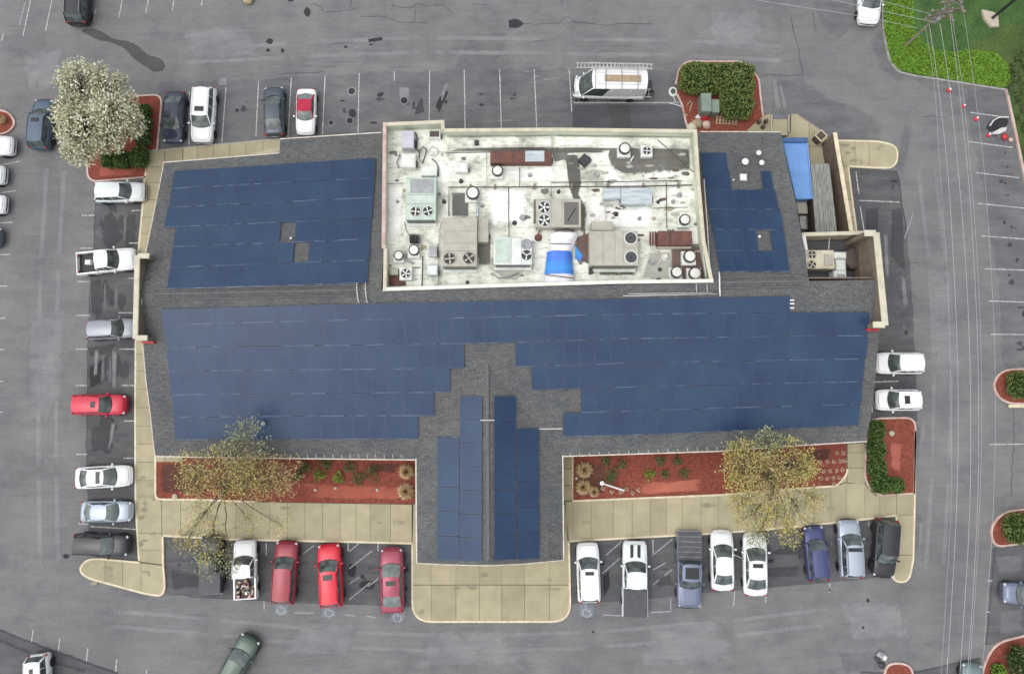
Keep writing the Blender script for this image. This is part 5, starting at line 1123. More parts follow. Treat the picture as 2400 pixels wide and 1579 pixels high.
def rag(name, label, px, py, r, mat, cat, h=.35, parts=1):
    c = P(px, py, .12); mb = MB(); n = 12
    prof = [(r * (1 + random.uniform(-.1, .1)), 0), (r * .95, h * .4), (r * .6, h * .8), (r * .15, h)]
    for q, z in prof: mb.v += [(c.x + q * (1 + random.uniform(-.22, .22)) * math.cos(t * 2 * math.pi / n), c.y + q * (1 + random.uniform(-.22, .22)) * math.sin(t * 2 * math.pi / n), .12 + z) for t in range(n)]
    for i in range(3):
        for k in range(n): mb.f.append([i * n + k, i * n + (k + 1) % n, (i + 1) * n + (k + 1) % n, (i + 1) * n + k]); mb.m.append(0)
    mb.f.append([3 * n + k for k in range(n)]); mb.m.append(0)
    return tag(mb.build(name, M[mat], smooth=True), label, cat)
rag('red_bag', 'crumpled bright red bag below the green cabinets', 1650, 273, .42, 'red_plastic', 'bag', .5)
rag('pale_bag', 'cream coloured sack beside the red bag', 1659, 263, .34, 'cap_cream', 'bag', .45)
rag('pale_bag', 'small grey sack left of the red bag', 1637, 276, .24, 'white_plastic', 'bag', .3)
rag('rubbish_heap', 'brownish rubbish heap at the foot of the mulch bed', 1634, 290, .5, 'wood_pale', 'heap', .35)
rag('rubbish_heap', 'pinkish rubbish heap nearest the deck corner', 1655, 293, .4, 'kerb_pink', 'heap', .3)
rag('rubbish_heap', 'cream rubbish heap at the deck corner edge', 1622, 298, .45, 'cap_cream', 'heap', .25)
for k, (p, q) in enumerate((((1610, 248), (1619, 236)), ((1617, 262), (1622, 240)), ((1600, 262), (1612, 272)))):
    mb = MB(); a, b = P(*p, .2), P(*q, .24); mb.tube([a, b], .07, 4); tag(mb.build('plank', M['wood_pale']), ('shortest', 'longest', 'lowest')[k] + ' loose plank on the mulch left of the cabinets', 'plank', 'loose planks')
hs_ = empty('hose_coil', P(1577, 216, 0)); tag(hs_, 'white coiled hose on the asphalt by the hedge corner', 'hose')
mb = MB()
for k in range(3): mb.tube([(.36 * math.cos(t) * (1 - .12 * k), .42 * math.sin(t) * (1 - .12 * k), .05 + .04 * k) for t in [i * 2 * math.pi / 14 for i in range(15)]], .05, 5)
mb.build('coil_loops', M['white_plastic'], hs_); mb = MB(); mb.tube([(0, -.4, .05), (.2, -.9, .05), (-.3, -1.1, .05), (.5, -1.3, .05), (1.1, -1.6, .05), (1.3, -2.6, .05)], .04, 5); mb.build('hose_end', M['white_plastic'], hs_)

# ================================================================== VEHICLES
# body stations: (position 0 rear .. 1 front, half-width share, shoulder height share of H)
PROF = {
 'sedan': dict(H=1.46, st=[(0, .60, .36), (.006, .76, .50), (.025, .88, .60), (.07, .955, .655), (.16, .99, .67), (.3, 1, .67), (.5, 1, .665), (.68, 1, .655), (.76, .99, .645), (.87, .965, .60), (.94, .90, .54), (.978, .79, .47), (1, .58, .36)], rb=.135, rr=.30, fr=.565, fb=.735, wt=.70, wb=.90),
 'coupe': dict(H=1.36, st=[(0, .58, .36), (.006, .74, .50), (.03, .88, .61), (.08, .96, .665), (.2, 1, .68), (.35, 1, .675), (.5, .99, .665), (.66, .99, .655), (.76, .985, .64), (.87, .96, .59), (.94, .88, .53), (.978, .76, .47), (1, .54, .36)], rb=.16, rr=.31, fr=.53, fb=.665, wt=.70, wb=.88),
 'suv': dict(H=1.72, st=[(0, .70, .34), (.006, .84, .50), (.02, .93, .58), (.06, .98, .62), (.2, 1, .625), (.5, 1, .62), (.68, 1, .615), (.76, .99, .605), (.87, .97, .575), (.94, .91, .53), (.98, .80, .46), (1, .62, .34)], rb=.03, rr=.10, fr=.575, fb=.72, wt=.73, wb=.92),
 'wagon': dict(H=1.58, st=[(0, .68, .34), (.006, .82, .50), (.02, .92, .58), (.06, .98, .62), (.2, 1, .63), (.5, 1, .63), (.68, 1, .62), (.76, .99, .61), (.87, .97, .58), (.94, .91, .53), (.98, .80, .46), (1, .62, .34)], rb=.03, rr=.12, fr=.565, fb=.72, wt=.73, wb=.92),
 'pickup': dict(H=1.86, st=[(.365, .985, .34), (.366, .99, .55), (.37, .99, .58), (.5, 1, .585), (.66, 1, .58), (.73, .99, .575), (.86, .98, .565), (.94, .95, .53), (.98, .86, .47), (1, .72, .34)], rb=.375, rr=.405, fr=.60, fb=.70, wt=.76, wb=.92),
 'van': dict(H=2.5, st=[(0, .86, .16), (.004, .94, .30), (.012, .98, .36), (.05, 1, .40), (.5, 1, .40), (.78, 1, .40), (.86, .985, .39), (.93, .94, .35), (.975, .84, .30), (1, .66, .18)], rb=.008, rr=.016, fr=.745, fb=.885, wt=.88, wb=.97),
}
UNIT = {}
def wheel_mesh(r, w):
    k = ('w', round(r, 2), round(w, 2))
    if k not in UNIT:
        A = Matrix.Rotation(R(90), 3, 'X')
        t = MB(); t.lathe((0, 0, 0), [(r * .62, -w / 2), (r * .95, -w / 2), (r, -w * .35), (r, w * .35), (r * .95, w / 2), (r * .62, w / 2)], 16, A)
        q = MB(); q.lathe((0, 0, 0), [(r * .60, -w * .47), (r * .61, w * .47)], 12, A)
        UNIT[k] = (t.mesh('tyre', M['tyre'], True), q.mesh('rim', M['rim']))
    return UNIT[k]
def vehicle(kind, label, cx, cy, ang, lpx, color, cat='car', group='parked vehicles', sunroof=None, rails=False, wid=None, glass='car_glass', extras=(), roofmat=None, name='parked_car', hood=None):
    """centre and length in photo pixels; ang = photo direction of the front, 0 right, 90 up"""
    pr = PROF[kind]; H = pr['H']; zm = H * .45
    dx, dy = math.cos(R(ang)) * lpx / 2, -math.sin(R(ang)) * lpx / 2
    f, r_ = P(cx + dx, cy + dy, zm), P(cx - dx, cy - dy, zm); c = (f + r_) / 2
    L = (f - r_).length; W = wid or min(2.02, max(1.78, .395 * L)); hw = W / 2
    root = empty(name, (c.x, c.y, .008), math.atan2(f.y - r_.y, f.x - r_.x))
    tag(root, label, cat, group)
    X = lambda t: (t - .5) * L
    pnt = M[color]; zb = .24 if kind not in ('pickup', 'van') else .34
    # ---- lower body
    mb = MB(); rings = []
    for t, ws, hs in pr['st']:
        w, z = hw * ws, H * hs
        zl = zb + (.12 if t < .01 or t > .985 else 0)
        prof = [(w * .90, zl), (w * .985, zl + (z - zl) * .30), (w, zl + (z - zl) * .62), (w * .965, zl + (z - zl) * .90), (w * .86, z), (w * .45, z + .035), (0, z + .045)]
        rings.append([(X(t), y, q) for y, q in prof] + [(X(t), -y, q) for y, q in reversed(prof[:-1])])
    n = len(rings[0]); v = [p for g in rings for p in g]
    fs = [(i * n + k, (i + 1) * n + k, (i + 1) * n + k + 1, i * n + k + 1) for i in range(len(rings) - 1) for k in range(n - 1)]
    fs += [list(range(n)), list(range(len(v) - 1, len(v) - n - 1, -1))] + [(i * n + n - 1, (i + 1) * n + n - 1, (i + 1) * n, i * n) for i in range(len(rings) - 1)]
    mb.add(v, [list(reversed(q)) for q in fs]); body = mb.build('body', pnt, root, True)
    # ---- greenhouse
    def sh(t):
        for (t0, _, h0), (t1, _, h1) in zip(pr['st'][:-1], pr['st'][1:]):
            if t0 <= t <= t1: return H * (h0 + (h1 - h0) * (t - t0) / (t1 - t0)) if t1 > t0 else H * h1
        return H * pr['st'][-1][2]
    wb, wt = hw * pr['wb'], hw * pr['wt']
    zr = H - .05
    xs = {k: X(pr[k]) for k in ('rb', 'rr', 'fr', 'fb')}
    bow_f, bow_r = .13, .10
    rows = 6
    def edge(xa, ya, za, bow, m=6):
        return [Vector((xa + bow * (1 - (2 * i / m - 1) ** 2), ya * (1 - 2 * i / m), za + (.03 * (1 - (2 * i / m - 1) ** 2)))) for i in range(m + 1)]
    zbf, zbr = sh(pr['fb']) + .005, sh(pr['rb']) + .005
    eF0, eF1 = edge(xs['fb'], wb * .90, zbf, bow_f * 1.5), edge(xs['fr'], wt, zr - .03, bow_f)
    eR1, eR0 = edge(xs['rr'], wt, zr - .04, -bow_r), edge(xs['rb'], wb * (.90 if kind != 'van' else .96), zbr, -bow_r * (1.3 if kind in ('sedan', 'coupe') else .4))
    def loft(a, b, nn=3, crown=0.0):
        m = len(a); pts = []
        for j in range(nn + 1):
            t = j / nn
            for i in range(m): pts.append(a[i].lerp(b[i], t) + Vector((0, 0, crown * 4 * t * (1 - t))))
        return pts, [(j * m + i, j * m + i + 1, (j + 1) * m + i + 1, (j + 1) * m + i) for j in range(nn) for i in range(m - 1)]
    cr = .05
    def fillet(mb, pts, fs): mb.add(pts, fs)
    mb = MB(); p_, f_ = loft(eF0, eF1, 3, .03); mb.add(p_, f_); mb.build('windshield', M[glass], root, True)
    if kind == 'van':
        mb = MB(); p_, f_ = loft(eR1, eR0, 2, 0); mb.add(p_, f_); mb.build('rear_door', pnt, root, True)
    else:
        mb = MB(); p_, f_ = loft(eR1, eR0, 3, .03); mb.add(p_, f_); mb.build('rear_window', M[glass], root, True)
    # roof skin with a rolled edge
    mb = MB(); nn = 8; pts = []; m = len(eF1)
    for j in range(nn + 1):
        t = j / nn
        for i in range(m):
            q = eF1[i].lerp(eR1[i], t); s = 1 - (2 * i / (m - 1) - 1) ** 2
            pts.append(q + Vector((0, 0, .035 * s + .05 * math.sin(math.pi * t) * (.4 + .6 * s))))
    mb.add(pts, [(j * m + i, j * m + i + 1, (j + 1) * m + i + 1, (j + 1) * m + i) for j in range(nn) for i in range(m - 1)])
    for s in (1, -1):        # pillars and cant rails belong to the roof
        yt, yb = s * wt, s * wb * .90
        i0 = 0 if s > 0 else m - 1
        mb.tube([eF0[i0] - Vector((0, 0, .02)), eF1[i0] + Vector((0, 0, .005))], .05, 5)
        mb.tube([eF1[i0] + Vector((0, 0, .0)), eF1[i0].lerp(eR1[i0], .5) + Vector((0, 0, .035)), eR1[i0]], .05, 5)
        mb.tube([eR1[i0], eR0[i0] - Vector((0, 0, .02))], .075 if kind != 'van' else .05, 5)
        for tb in ((.5,) if kind in ('sedan', 'coupe', 'pickup') else (.38, .74)):
            tp = eF1[i0].lerp(eR1[i0], tb); bt = eF0[i0].lerp(eR0[i0], .12 + tb * .80); mb.tube([tp, Vector((bt.x, s * wb * .95, sh(.5)))], .035, 4)
    mb.build('roof', M[roofmat] if roofmat else pnt, root, True)
    # side glass or panels
    for s in (1, -1):
        i0 = 0 if s > 0 else m - 1
        up = [eF1[i0].lerp(eR1[i0], j / 6) + Vector((0, 0, .03 * math.sin(math.pi * j / 6))) for j in range(7)]
        lo = [Vector((eF0[i0].x + (eR0[i0].x - eF0[i0].x) * j / 6, s * wb * (.90 + .07 * math.sin(math.pi * j / 6)), sh(min(max(pr['fb'] + (pr['rb'] - pr['fb']) * j / 6, 0), 1)) - .0)) for j in range(7)]
        cut = [(0, 2), (2, 6)] if kind == 'van' else [(0, 3), (3, 6)]
        for q, (j0, j1) in enumerate(cut):
            g = MB()
            if kind == 'van' and q == 1:
                g.add(up[j0:j1 + 1] + lo[j0:j1 + 1], [(k, k + 1, j1 - j0 + 2 + k, j1 - j0 + 1 + k) for k in range(j1 - j0)]); g.build('side_panel', pnt, root)
            else:
                g.add(up[j0:j1 + 1] + lo[j0:j1 + 1], [(k, k + 1, j1 - j0 + 2 + k, j1 - j0 + 1 + k) for k in range(j1 - j0)]); g.build('side_window', M['car_glass'], root)
        # mirror
        g = MB(); g.bevbox((xs['fb'] - .18, s * (hw + .09), sh(.7) + .06), (.14, .2, .14), .04); g.build('mirror', pnt, root)
        # lamps
        g = MB(); g.bevbox((X(.952), s * hw * .72, H * .47), (.20, .30, .12), .05, -s * .5); g.build('headlight', M['lamp_clear'], root)
        g = MB(); g.bevbox((X(.022), s * hw * .76, H * (.56 if kind != 'pickup' else .5)), (.16, .30, .14), .03, s * .25); g.build('taillight', M['lamp_red'], root)
        wr, ww = (.33 if kind in ('sedan', 'coupe') else .37), .23
        tm, rm = wheel_mesh(wr, ww)
        for t in (.19, .82) if kind != 'van' else (.2, .84):
            w_ = link(bpy.data.objects.new('wheel', tm), root); w_.location = (X(t), s * (hw - .10), wr)
            q_ = link(bpy.data.objects.new('rim', rm), w_)
    # hood, boot and door shut lines
    mb = MB()
    if kind != 'van':
        for s in (1, -1):
            t0, t1 = pr['fb'] + .03, .945
            mb.tube([(X(t0 + (t1 - t0) * k / 4), s * hw * (.80 - .10 * (k / 4) ** 2), sh(t0 + (t1 - t0) * k / 4) + .012) for k in range(5)], .011, 3)
        if pr['rb'] > .1 and kind != 'pickup':
            mb.tube([(X(pr['rb']) - .14, -hw * .78, sh(pr['rb'] - .03) + .012), (X(pr['rb']) - .16, 0, sh(pr['rb'] - .03) + .045), (X(pr['rb']) - .14, hw * .78, sh(pr['rb'] - .03) + .012)], .012, 3)
        mb.tube([(X(.948), -hw * .66, sh(.948) + .01), (X(.958), 0, sh(.955) + .045), (X(.948), hw * .66, sh(.948) + .01)], .012, 3)
    for s in (1, -1):
        for t in (.36, .54, .69):
            if pr['rb'] + .05 < t: mb.tube([(X(t), s * (hw + .002), zb + .1), (X(t), s * (hw + .002), sh(t) * .75), (X(t), s * hw * .97, sh(t) * .95)], .011, 3)
    mb.build('shut_lines', M['car_black_trim'], root, kind='stuff')
    # cowl and bumper trim
    mb = MB(); a = edge(xs['fb'] + .03, wb * .86, zbf + .012, bow_f * 1.5)
    mb.tube(a, .022, 4); mb.build('cowl', M['car_black_trim'], root)
    mb = MB(); mb.tube([(X(.985) + .02, -hw * .70, H * .36), (X(1) + .01, 0, H * .36), (X(.985) + .02, hw * .70, H * .36)], .06, 5); mb.build('front_bumper', M['car_black_trim'] if kind != 'sedan' else pnt, root)
    if kind != 'pickup':
        mb = MB(); mb.tube([(X(.012), -hw * .72, H * .33), (X(0) - .02, 0, H * .33), (X(.012), hw * .72, H * .33)], .06, 5); mb.build('rear_bumper', M['car_black_trim'] if kind != 'sedan' else pnt, root)
    if sunroof:
        t0, t1, wf = sunroof; xa, xb = xs['fr'] + (xs['rr'] - xs['fr']) * t0, xs['fr'] + (xs['rr'] - xs['fr']) * t1
        mb = MB(); mb.bevbox(((xa + xb) / 2, 0, zr + .065), (abs(xa - xb), wt * 2 * wf, .04), .012); mb.build('sunroof', M['sunroof'], root)
    if rails:
        for s in (1, -1):
            mb = MB(); mb.tube([(xs['fr'] - .1, s * wt * .92, zr + .02), (xs['fr'] - .25, s * wt * .92, zr + .11), (xs['rr'] + .25, s * wt * .92, zr + .11), (xs['rr'] + .1, s * wt * .92, zr + .02)], .03, 5); mb.build('roof_rail', M['rim'] if rails == 1 else pnt, root)
    if kind == 'pickup':
        x0, x1 = X(.0), X(.365); zt, zf = H * .575, .62
        bed = MB(); bed.box(((x0 + x1) / 2, 0, zf), (x1 - x0, W * .93, .06)); bed_o = bed.build('bed_floor', M['car_black_trim' if 'darkbed' in extras else 'metal_dark'], root)
        for s in (1, -1):
            g = MB(); g.bevbox(((x0 + x1) / 2, s * (hw - .07), (.40 + zt) / 2), (x1 - x0, .14, zt - .40), .03); g.build('bed_side', pnt, root)
        g = MB(); g.bevbox((x0 + .05, 0, (.42 + zt) / 2), (.10, W * .86, zt - .42), .03); g.build('tailgate', pnt, root)
        g = MB(); g.bevbox((x0 - .06, 0, .5), (.16, W * .92, .16), .03); g.build('rear_bumper', M['rim'], root)
        if 'tonneau' in extras:
            g = MB(); g.bevbox(((x0 + x1) / 2, 0, zt + .03), (x1 - x0 - .03, W * .95, .05), .02); t_ = g.build('bed_cover', M['tonneau'], root)
        if 'ribs' in extras:
            for k in range(5): g = MB(); g.tube([(x0 + (x1 - x0) * (k + .7) / 5.4, -hw * .9, zt + .06), (x0 + (x1 - x0) * (k + .7) / 5.4, hw * .9, zt + .06)], .03, 4); g.build('cover_rib', M['metal_grey'], root)
    if 'stripes' in extras:
        for s in (1, -1):
            g = MB(); g.bevbox((X(.865), s * hw * .28, sh(.865) + .045), (L * .17, hw * .26, .02), .005); g.build('hood_stripe', M['car_black_trim'], root)
    root['hw'] = hw
    return root
for nme, c, mt in (('paint_white', (.80, .81, .82), 0), ('paint_pearl', (.72, .77, .77), 0), ('paint_navy', (.036, .042, .072), .3), ('paint_black', (.022, .022, .026), .2), ('paint_slate', (.07, .085, .11), .3), ('paint_skyslate', (.075, .11, .16), .3), ('paint_silver', (.25, .265, .30), .4), ('paint_paleblue', (.40, .46, .54), .4),
                   ('paint_red', (.55, .022, .055), .1), ('paint_brightred', (.60, .012, .035), .1), ('paint_darkred', (.27, .028, .045), .15), ('paint_maroon', (.29, .05, .085), .3), ('paint_grey', (.125, .125, .138), .3), ('paint_charcoal', (.032, .033, .037), .2), ('paint_purple', (.06, .072, .18), .3), ('paint_green', (.07, .105, .085), .3), ('paint_bluegrey', (.17, .20, .28), .35), ('paint_teal', (.20, .27, .28), .35)):
    paint(nme, c, mt)
pm('tonneau', (.075, .075, .084), (.06, .06, .068), 2, .6); pm('soft_top', (.46, .02, .06), (.36, .015, .045), 2, .8)
V = vehicle
V('suv', 'very dark SUV cut by the top edge, beside the wet trail', 185, -8, 86, 130, 'paint_black', rails=1)
V('suv', 'slate blue SUV driving past the white blossoming tree', 98, 291, 84, 118, 'paint_skyslate', group='vehicles on the move', sunroof=(.08, .24, .5))
V('sedan', 'dark navy sedan nearest the blossoming tree, nose to the building', 409, 275, 266, 120, 'paint_navy')
V('suv', 'white SUV with dark sunroof beside the dark navy sedan', 477, 269, 266, 130, 'paint_white', sunroof=(.12, .3, .55), rails=2)
V('sedan', 'grey blue sedan parked nose out beside the red topped convertible', 643, 261, 91, 116, 'paint_slate')
V('coupe', 'white convertible with a red soft top', 718, 263, 268, 108, 'paint_white', glass='car_glass_pale', roofmat='soft_top')
van = V('van', 'white work van with ladder racks behind the white deck', 1428, 201, 179, 168, 'paint_white', 'van', wid=2.05)
V('suv', 'white SUV cut by the top edge beside the lawn', 2038, -10, 268, 132, 'paint_white')
V('suv', 'white car at the left edge just below the small mulch island', -28, 342, 0, 120, 'paint_white')
V('suv', 'white edged car nose at the left edge, second below the small island', -48, 410, 0, 120, 'paint_pearl', glass='car_glass')
V('wagon', 'white car nose at the left edge, third below the small island', -46, 479, 0, 120, 'paint_white')
V('sedan', 'dark slate car nose barely showing at the left edge', -55, 556, 0, 118, 'paint_slate')
V('wagon', 'white estate car parked just below the blossom tree bed', 281, 451, 1, 117, 'paint_pearl')
tk = V('pickup', 'white pickup with an open dark bed by the west wall', 250, 612, 6, 137, 'paint_white', 'pickup', extras=('darkbed',))
V('wagon', 'silver estate car with its nose under the west gable wall', 263, 771, 3, 118, 'paint_silver')
V('suv', 'raspberry red SUV on the west side of the building', 234, 948, 0, 124, 'paint_red', sunroof=(.1, .28, .4))
V('sedan', 'white sedan with dark sunroof and rear window on the west side', 243, 1117, 3, 131, 'paint_white', sunroof=(.15, .42, .75), glass='car_glass')
V('sedan', 'pale silver blue sedan between white sedan and black SUV', 250, 1198, 0, 119, 'paint_paleblue', glass='car_glass_pale')
V('suv', 'black SUV nearest the south-west concrete tongue', 238, 1276, -2, 128, 'paint_charcoal', glass='car_glass_pale')
V('pickup', 'dark pickup half hidden under the left tree', 494, 1322, 90, 136, 'paint_charcoal', 'pickup', extras=('tonneau',))
tw = V('pickup', 'white pickup with rubbish heaped in its bed', 575, 1334, 91, 138, 'paint_white', 'pickup')
V('suv', 'dark red people carrier beside the white rubbish pickup', 668, 1341, 86, 149, 'paint_darkred')
V('suv', 'bright red SUV with roof rails and dark sunroof', 774, 1348, 93, 149, 'paint_brightred', sunroof=(.06, .24, .5), rails=2)
V('sedan', 'maroon sedan next to the entrance apron', 919, 1360, 91, 153, 'paint_maroon', sunroof=(.15, .42, .55), glass='car_glass_pale')
V('suv', 'white SUV with dark sunroof just right of the entrance apron', 1379, 1341, 92, 142, 'paint_white', sunroof=(.05, .17, .5))
V('pickup', 'white pickup with two black hood stripes and grey bed cover', 1488, 1355, 90, 177, 'paint_pearl', 'pickup', extras=('tonneau', 'stripes'), wid=2.1)
V('pickup', 'slate blue pickup facing the camera with a ribbed dark bed cover', 1615, 1336, 270, 178, 'paint_bluegrey', 'pickup', extras=('tonneau', 'ribs'), sunroof=(.1, .85, .72), wid=2.05)
V('sedan', 'white sedan beside the slate blue pickup, doors shut', 1692, 1313, 91, 141, 'paint_white')
od = V('sedan', 'white sedan with its left front door open', 1769, 1322, 91, 147, 'paint_white', sunroof=(.1, .34, .6))
V('wagon', 'violet blue hatchback right of the right tree', 1912, 1296, 96, 130, 'paint_purple')
V('suv', 'pale steel blue SUV between violet hatchback and black car', 1992, 1286, 93, 138, 'paint_paleblue', sunroof=(.05, .18, .8), rails=1)
V('suv', 'black SUV beside the south-east concrete tongue, nose out', 2074, 1284, 266, 138, 'paint_charcoal')
V('suv', 'upper of the two white SUVs on the east side, without sunroof', 2107, 851, 180, 110, 'paint_white', wid=1.9)
V('suv', 'lower of the two white SUVs on the east side, with sunroof', 2104, 937, 180, 103, 'paint_white', sunroof=(.2, .45, .5), wid=1.85)
V('suv', 'blue grey SUV cut by the right edge', 2406, 1392, 176, 112, 'paint_bluegrey', rails=1)
V('sedan', 'pale teal car cut by the bottom edge near the corner bed', 2276, 1614, 88, 118, 'paint_teal', glass='car_glass_pale')
V('suv', 'green SUV driving diagonally at the bottom edge', 555, 1555, 61, 146, 'paint_green', group='vehicles on the move', glass='car_glass_pale')
V('suv', 'white SUV cut by the bottom edge at left', 92, 1598, 272, 132, 'paint_white', sunroof=(.5, .8, .25))
# open door of the white sedan
hw = od['hw']; g = MB(); g.bevbox((.62, hw + .42, .62), (.10, 1.02, .62), .04, R(-22)); dr = g.build('open_door', M['paint_white'], od)
g = MB(); g.bevbox((.60, hw + .40, 1.05), (.05, .72, .30), .02, R(-22)); g.build('door_window', M['car_glass'], dr)
# load in the rubbish pickup, toolbox in the other
lo = Vector((tw.location.x, tw.location.y, 0)); fwd = Vector((math.cos(tw.rotation_euler.z), math.sin(tw.rotation_euler.z), 0)); sd = Vector((-fwd.y, fwd.x, 0))
for k in range(34):
    p = lo - fwd * random.uniform(.95, 2.3) + sd * random.uniform(-.72, .72)
    mb = MB(); mb.box((p.x, p.y, random.uniform(.74, 1.02)), (random.uniform(.12, .38), random.uniform(.08, .26), random.uniform(.06, .2)), M=Matrix.Rotation(random.uniform(0, 3), 4, 'Z') @ Matrix.Rotation(random.uniform(-.6, .6), 4, 'X'))
    o = mb.build('rubbish_piece', M[random.choice(['rust', 'wood_pale', 'white_plastic', 'kerb_pink', 'bin_brown', 'rust'])])
    tag(o, 'scrap piece in the heap in the white pickup bed', 'scrap', 'scrap heaped in the pickup bed')
p = Vector((tk.location.x, tk.location.y, 0)) - Vector((math.cos(tk.rotation_euler.z), math.sin(tk.rotation_euler.z), 0)) * 1.55
mb = MB(); mb.bevbox((p.x, p.y + .05, .88), (.5, .42, .4), .06); tag(mb.build('storage_tub', M['white_plastic']), 'white tub lying in the open dark pickup bed', 'tub')
# van racks, ladders, rear carrier
vr, hwv = van.rotation_euler.z, van['hw']
for xx in (-2.3, -.9, .5, 1.4):
    mb = MB(); mb.tube([(xx, -hwv * .9, 2.40), (xx, -hwv * .9, 2.66), (xx, hwv * .9, 2.66), (xx, hwv * .9, 2.40)], .03, 5); mb.build('roof_rack_bar', M['metal_grey'], van)
mb = MB(); mb.bevbox((-1.0, 0, 2.56), (3.2, .62, .05), .01); mb.build('roof_walkway', M['wood_pale'], van)
for s in (-.55, .5):
    mb = MB(); mb.tube([(-2.9, s, 2.55), (1.2, s, 2.55)], .045, 5); mb.build('conduit_tube', M['white_plastic'], van)
mb = MB(); mb.bevbox((-3.45, -.1, .85), (.75, 1.0, .5), .05); mb.build('rear_carrier', M['metal_dark'], van)
mb = MB(); mb.tube([(-3.85, .2, .9), (-4.0, .5, .95), (-3.85, .8, .9), (-3.5, .9, .9)], .08, 6); mb.build('tow_cable', M['car_black_trim'], van)
Vm = Matrix.Translation(van.location) @ Matrix.Rotation(vr, 4, 'Z')
def ladder(x0, x1, y, w, z, label, z2=None):
    root = empty('ladder', (0, 0, 0)); tag(root, label, 'ladder', 'ladders on the van')
    for s in (-1, 1):
        mb = MB(); mb.tube([Vm @ Vector((x0, y + s * w / 2, z)), Vm @ Vector((x1, y + s * w / 2, z2 or z))], .04, 4); mb.build('rail', M['pipe_light'], root)
    n = int(abs(x1 - x0) / .32)
    for k in range(n):
        t = (k + .5) / n; a = Vm @ Vector((x0 + (x1 - x0) * t, y - w / 2, z + ((z2 or z) - z) * t)); b = Vm @ Vector((x0 + (x1 - x0) * t, y + w / 2, z + ((z2 or z) - z) * t))
        mb = MB(); mb.tube([a, b], .028, 4); mb.build('rung', M['pipe_light'], root)
ladder(-3.6, 3.15, -hwv * .9 - .12, .42, 2.72, 'long aluminium ladder along the far side of the van roof'); ladder(-3.2, 1.9, -hwv * .9 - .15, .36, 2.80, 'shorter aluminium ladder lying on the long one')
ladder(-3.75, -2.95, .62, .7, 1.1, 'short pale step ladder behind the van')

# ================================================================== PLANTS
def rv(): 
    z = random.uniform(-1, 1); t = random.uniform(0, 2 * math.pi); s = math.sqrt(1 - z * z); return Vector((s * math.cos(t), s * math.sin(t), z))
def leaf(mb, c, s, n=None, asp=1.0):
    n = n if n is not None else (rv() + Vector((0, 0, .6))).normalized()
    a = n.cross(rv()); a = a.normalized() if a.length > 1e-6 else Vector((1, 0, 0)); b = n.cross(a)
    a, b = a * s, b * s * asp
    mb.add([c - a, c - b * .6 + a * .1, c + a, c + b * .6 + a * .1], [(0, 1, 2, 3)])
def scatter(name, pts, s0, s1, mats, parent, asp=1.0, kind=None):
    mb = MB(); k = len(mats) if isinstance(mats, list) else 1
    for p in pts:
        mb.mi = random.randrange(k) if k > 1 else 0
        leaf(mb, p, random.uniform(s0, s1), asp=asp)
    return mb.build(name, mats, parent, kind=kind)
def shrub(label, px, py, rx, ry, h, leafm='leaf_hedge', name='clipped_shrub', group=None, n=520, cat='shrub', power=3.2, ls=(.05, .10), z0=.1, parent=None):
    """rounded-box hedge plant: leaves over a dark twiggy core; rx, ry in metres"""
    c = P(px, py, z0 + h * .6); root = empty(name, (c.x, c.y, z0)) if parent is None else parent
    if parent is None: tag(root, label, cat, group)
    off = Vector((c.x, c.y, z0)) - root.location
    mb = MB(); N, K = 14, 6; ph = [random.uniform(0, 6.28) for _ in range(4)]
    def surf(t, e, k=1.0):
        x, y, z = math.cos(e) * math.cos(t), math.cos(e) * math.sin(t), math.sin(e)
        q = (abs(x) ** power + abs(y) ** power + abs(z) ** power) ** (-1 / power)
        bumpy = 1 + .06 * math.sin(3 * t + ph[0]) * math.cos(4 * e + ph[1]) + .05 * math.sin(7 * t + ph[2])
        return Vector((x * q * rx * bumpy * k, y * q * ry * bumpy * k, h * .5 + z * q * h * .5 * k)) + off
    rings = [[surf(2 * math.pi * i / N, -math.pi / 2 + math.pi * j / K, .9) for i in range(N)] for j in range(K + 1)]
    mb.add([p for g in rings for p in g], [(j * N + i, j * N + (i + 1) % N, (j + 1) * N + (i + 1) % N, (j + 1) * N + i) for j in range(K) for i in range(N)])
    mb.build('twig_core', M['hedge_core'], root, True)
    pts = []
    for _ in range(n):
        t, e = random.uniform(0, 2 * math.pi), math.asin(random.uniform(-.35, 1)); pts.append(surf(t, e, random.uniform(.9, 1.04)))
    scatter('foliage', pts, ls[0], ls[1], M[leafm], root)
    return root
# hedges round the blossom tree, named by place along the L-shaped row
for k, (x, y, rx, ry, lab) in enumerate(((341, 258, .48, .50, 'topmost clipped shrub of the L-shaped hedge by the blossom tree'), (338, 290, .60, .68, 'second clipped shrub from the top of the L-shaped hedge'), (334, 324, .66, .68, 'third clipped shrub from the top of the L-shaped hedge'), (326, 368, .80, .92, 'large clipped shrub at the corner of the L-shaped hedge'), (286, 374, .70, .80, 'middle clipped shrub in the lower arm of the L-shaped hedge'), (253, 374, .62, .72, 'leftmost clipped shrub in the lower arm of the L-shaped hedge'))):
    shrub(lab, x, y, rx, ry, 1.05, 'leaf_hedge', group='clipped hedge by the blossom tree', n=620)
shrub('broad dark green hedge block behind the green cabinets, left part', 1641, 183, 1.75, 1.38, 1.5, 'leaf_hedge_moss', 'hedge_block', 'hedge behind the cabinets', 2600, ls=(.06, .12), power=4)
shrub('broad dark green hedge block behind the green cabinets, right part', 1721, 184, 1.75, 1.40, 1.5, 'leaf_hedge_moss', 'hedge_block', 'hedge behind the cabinets', 2600, ls=(.06, .12), power=4)
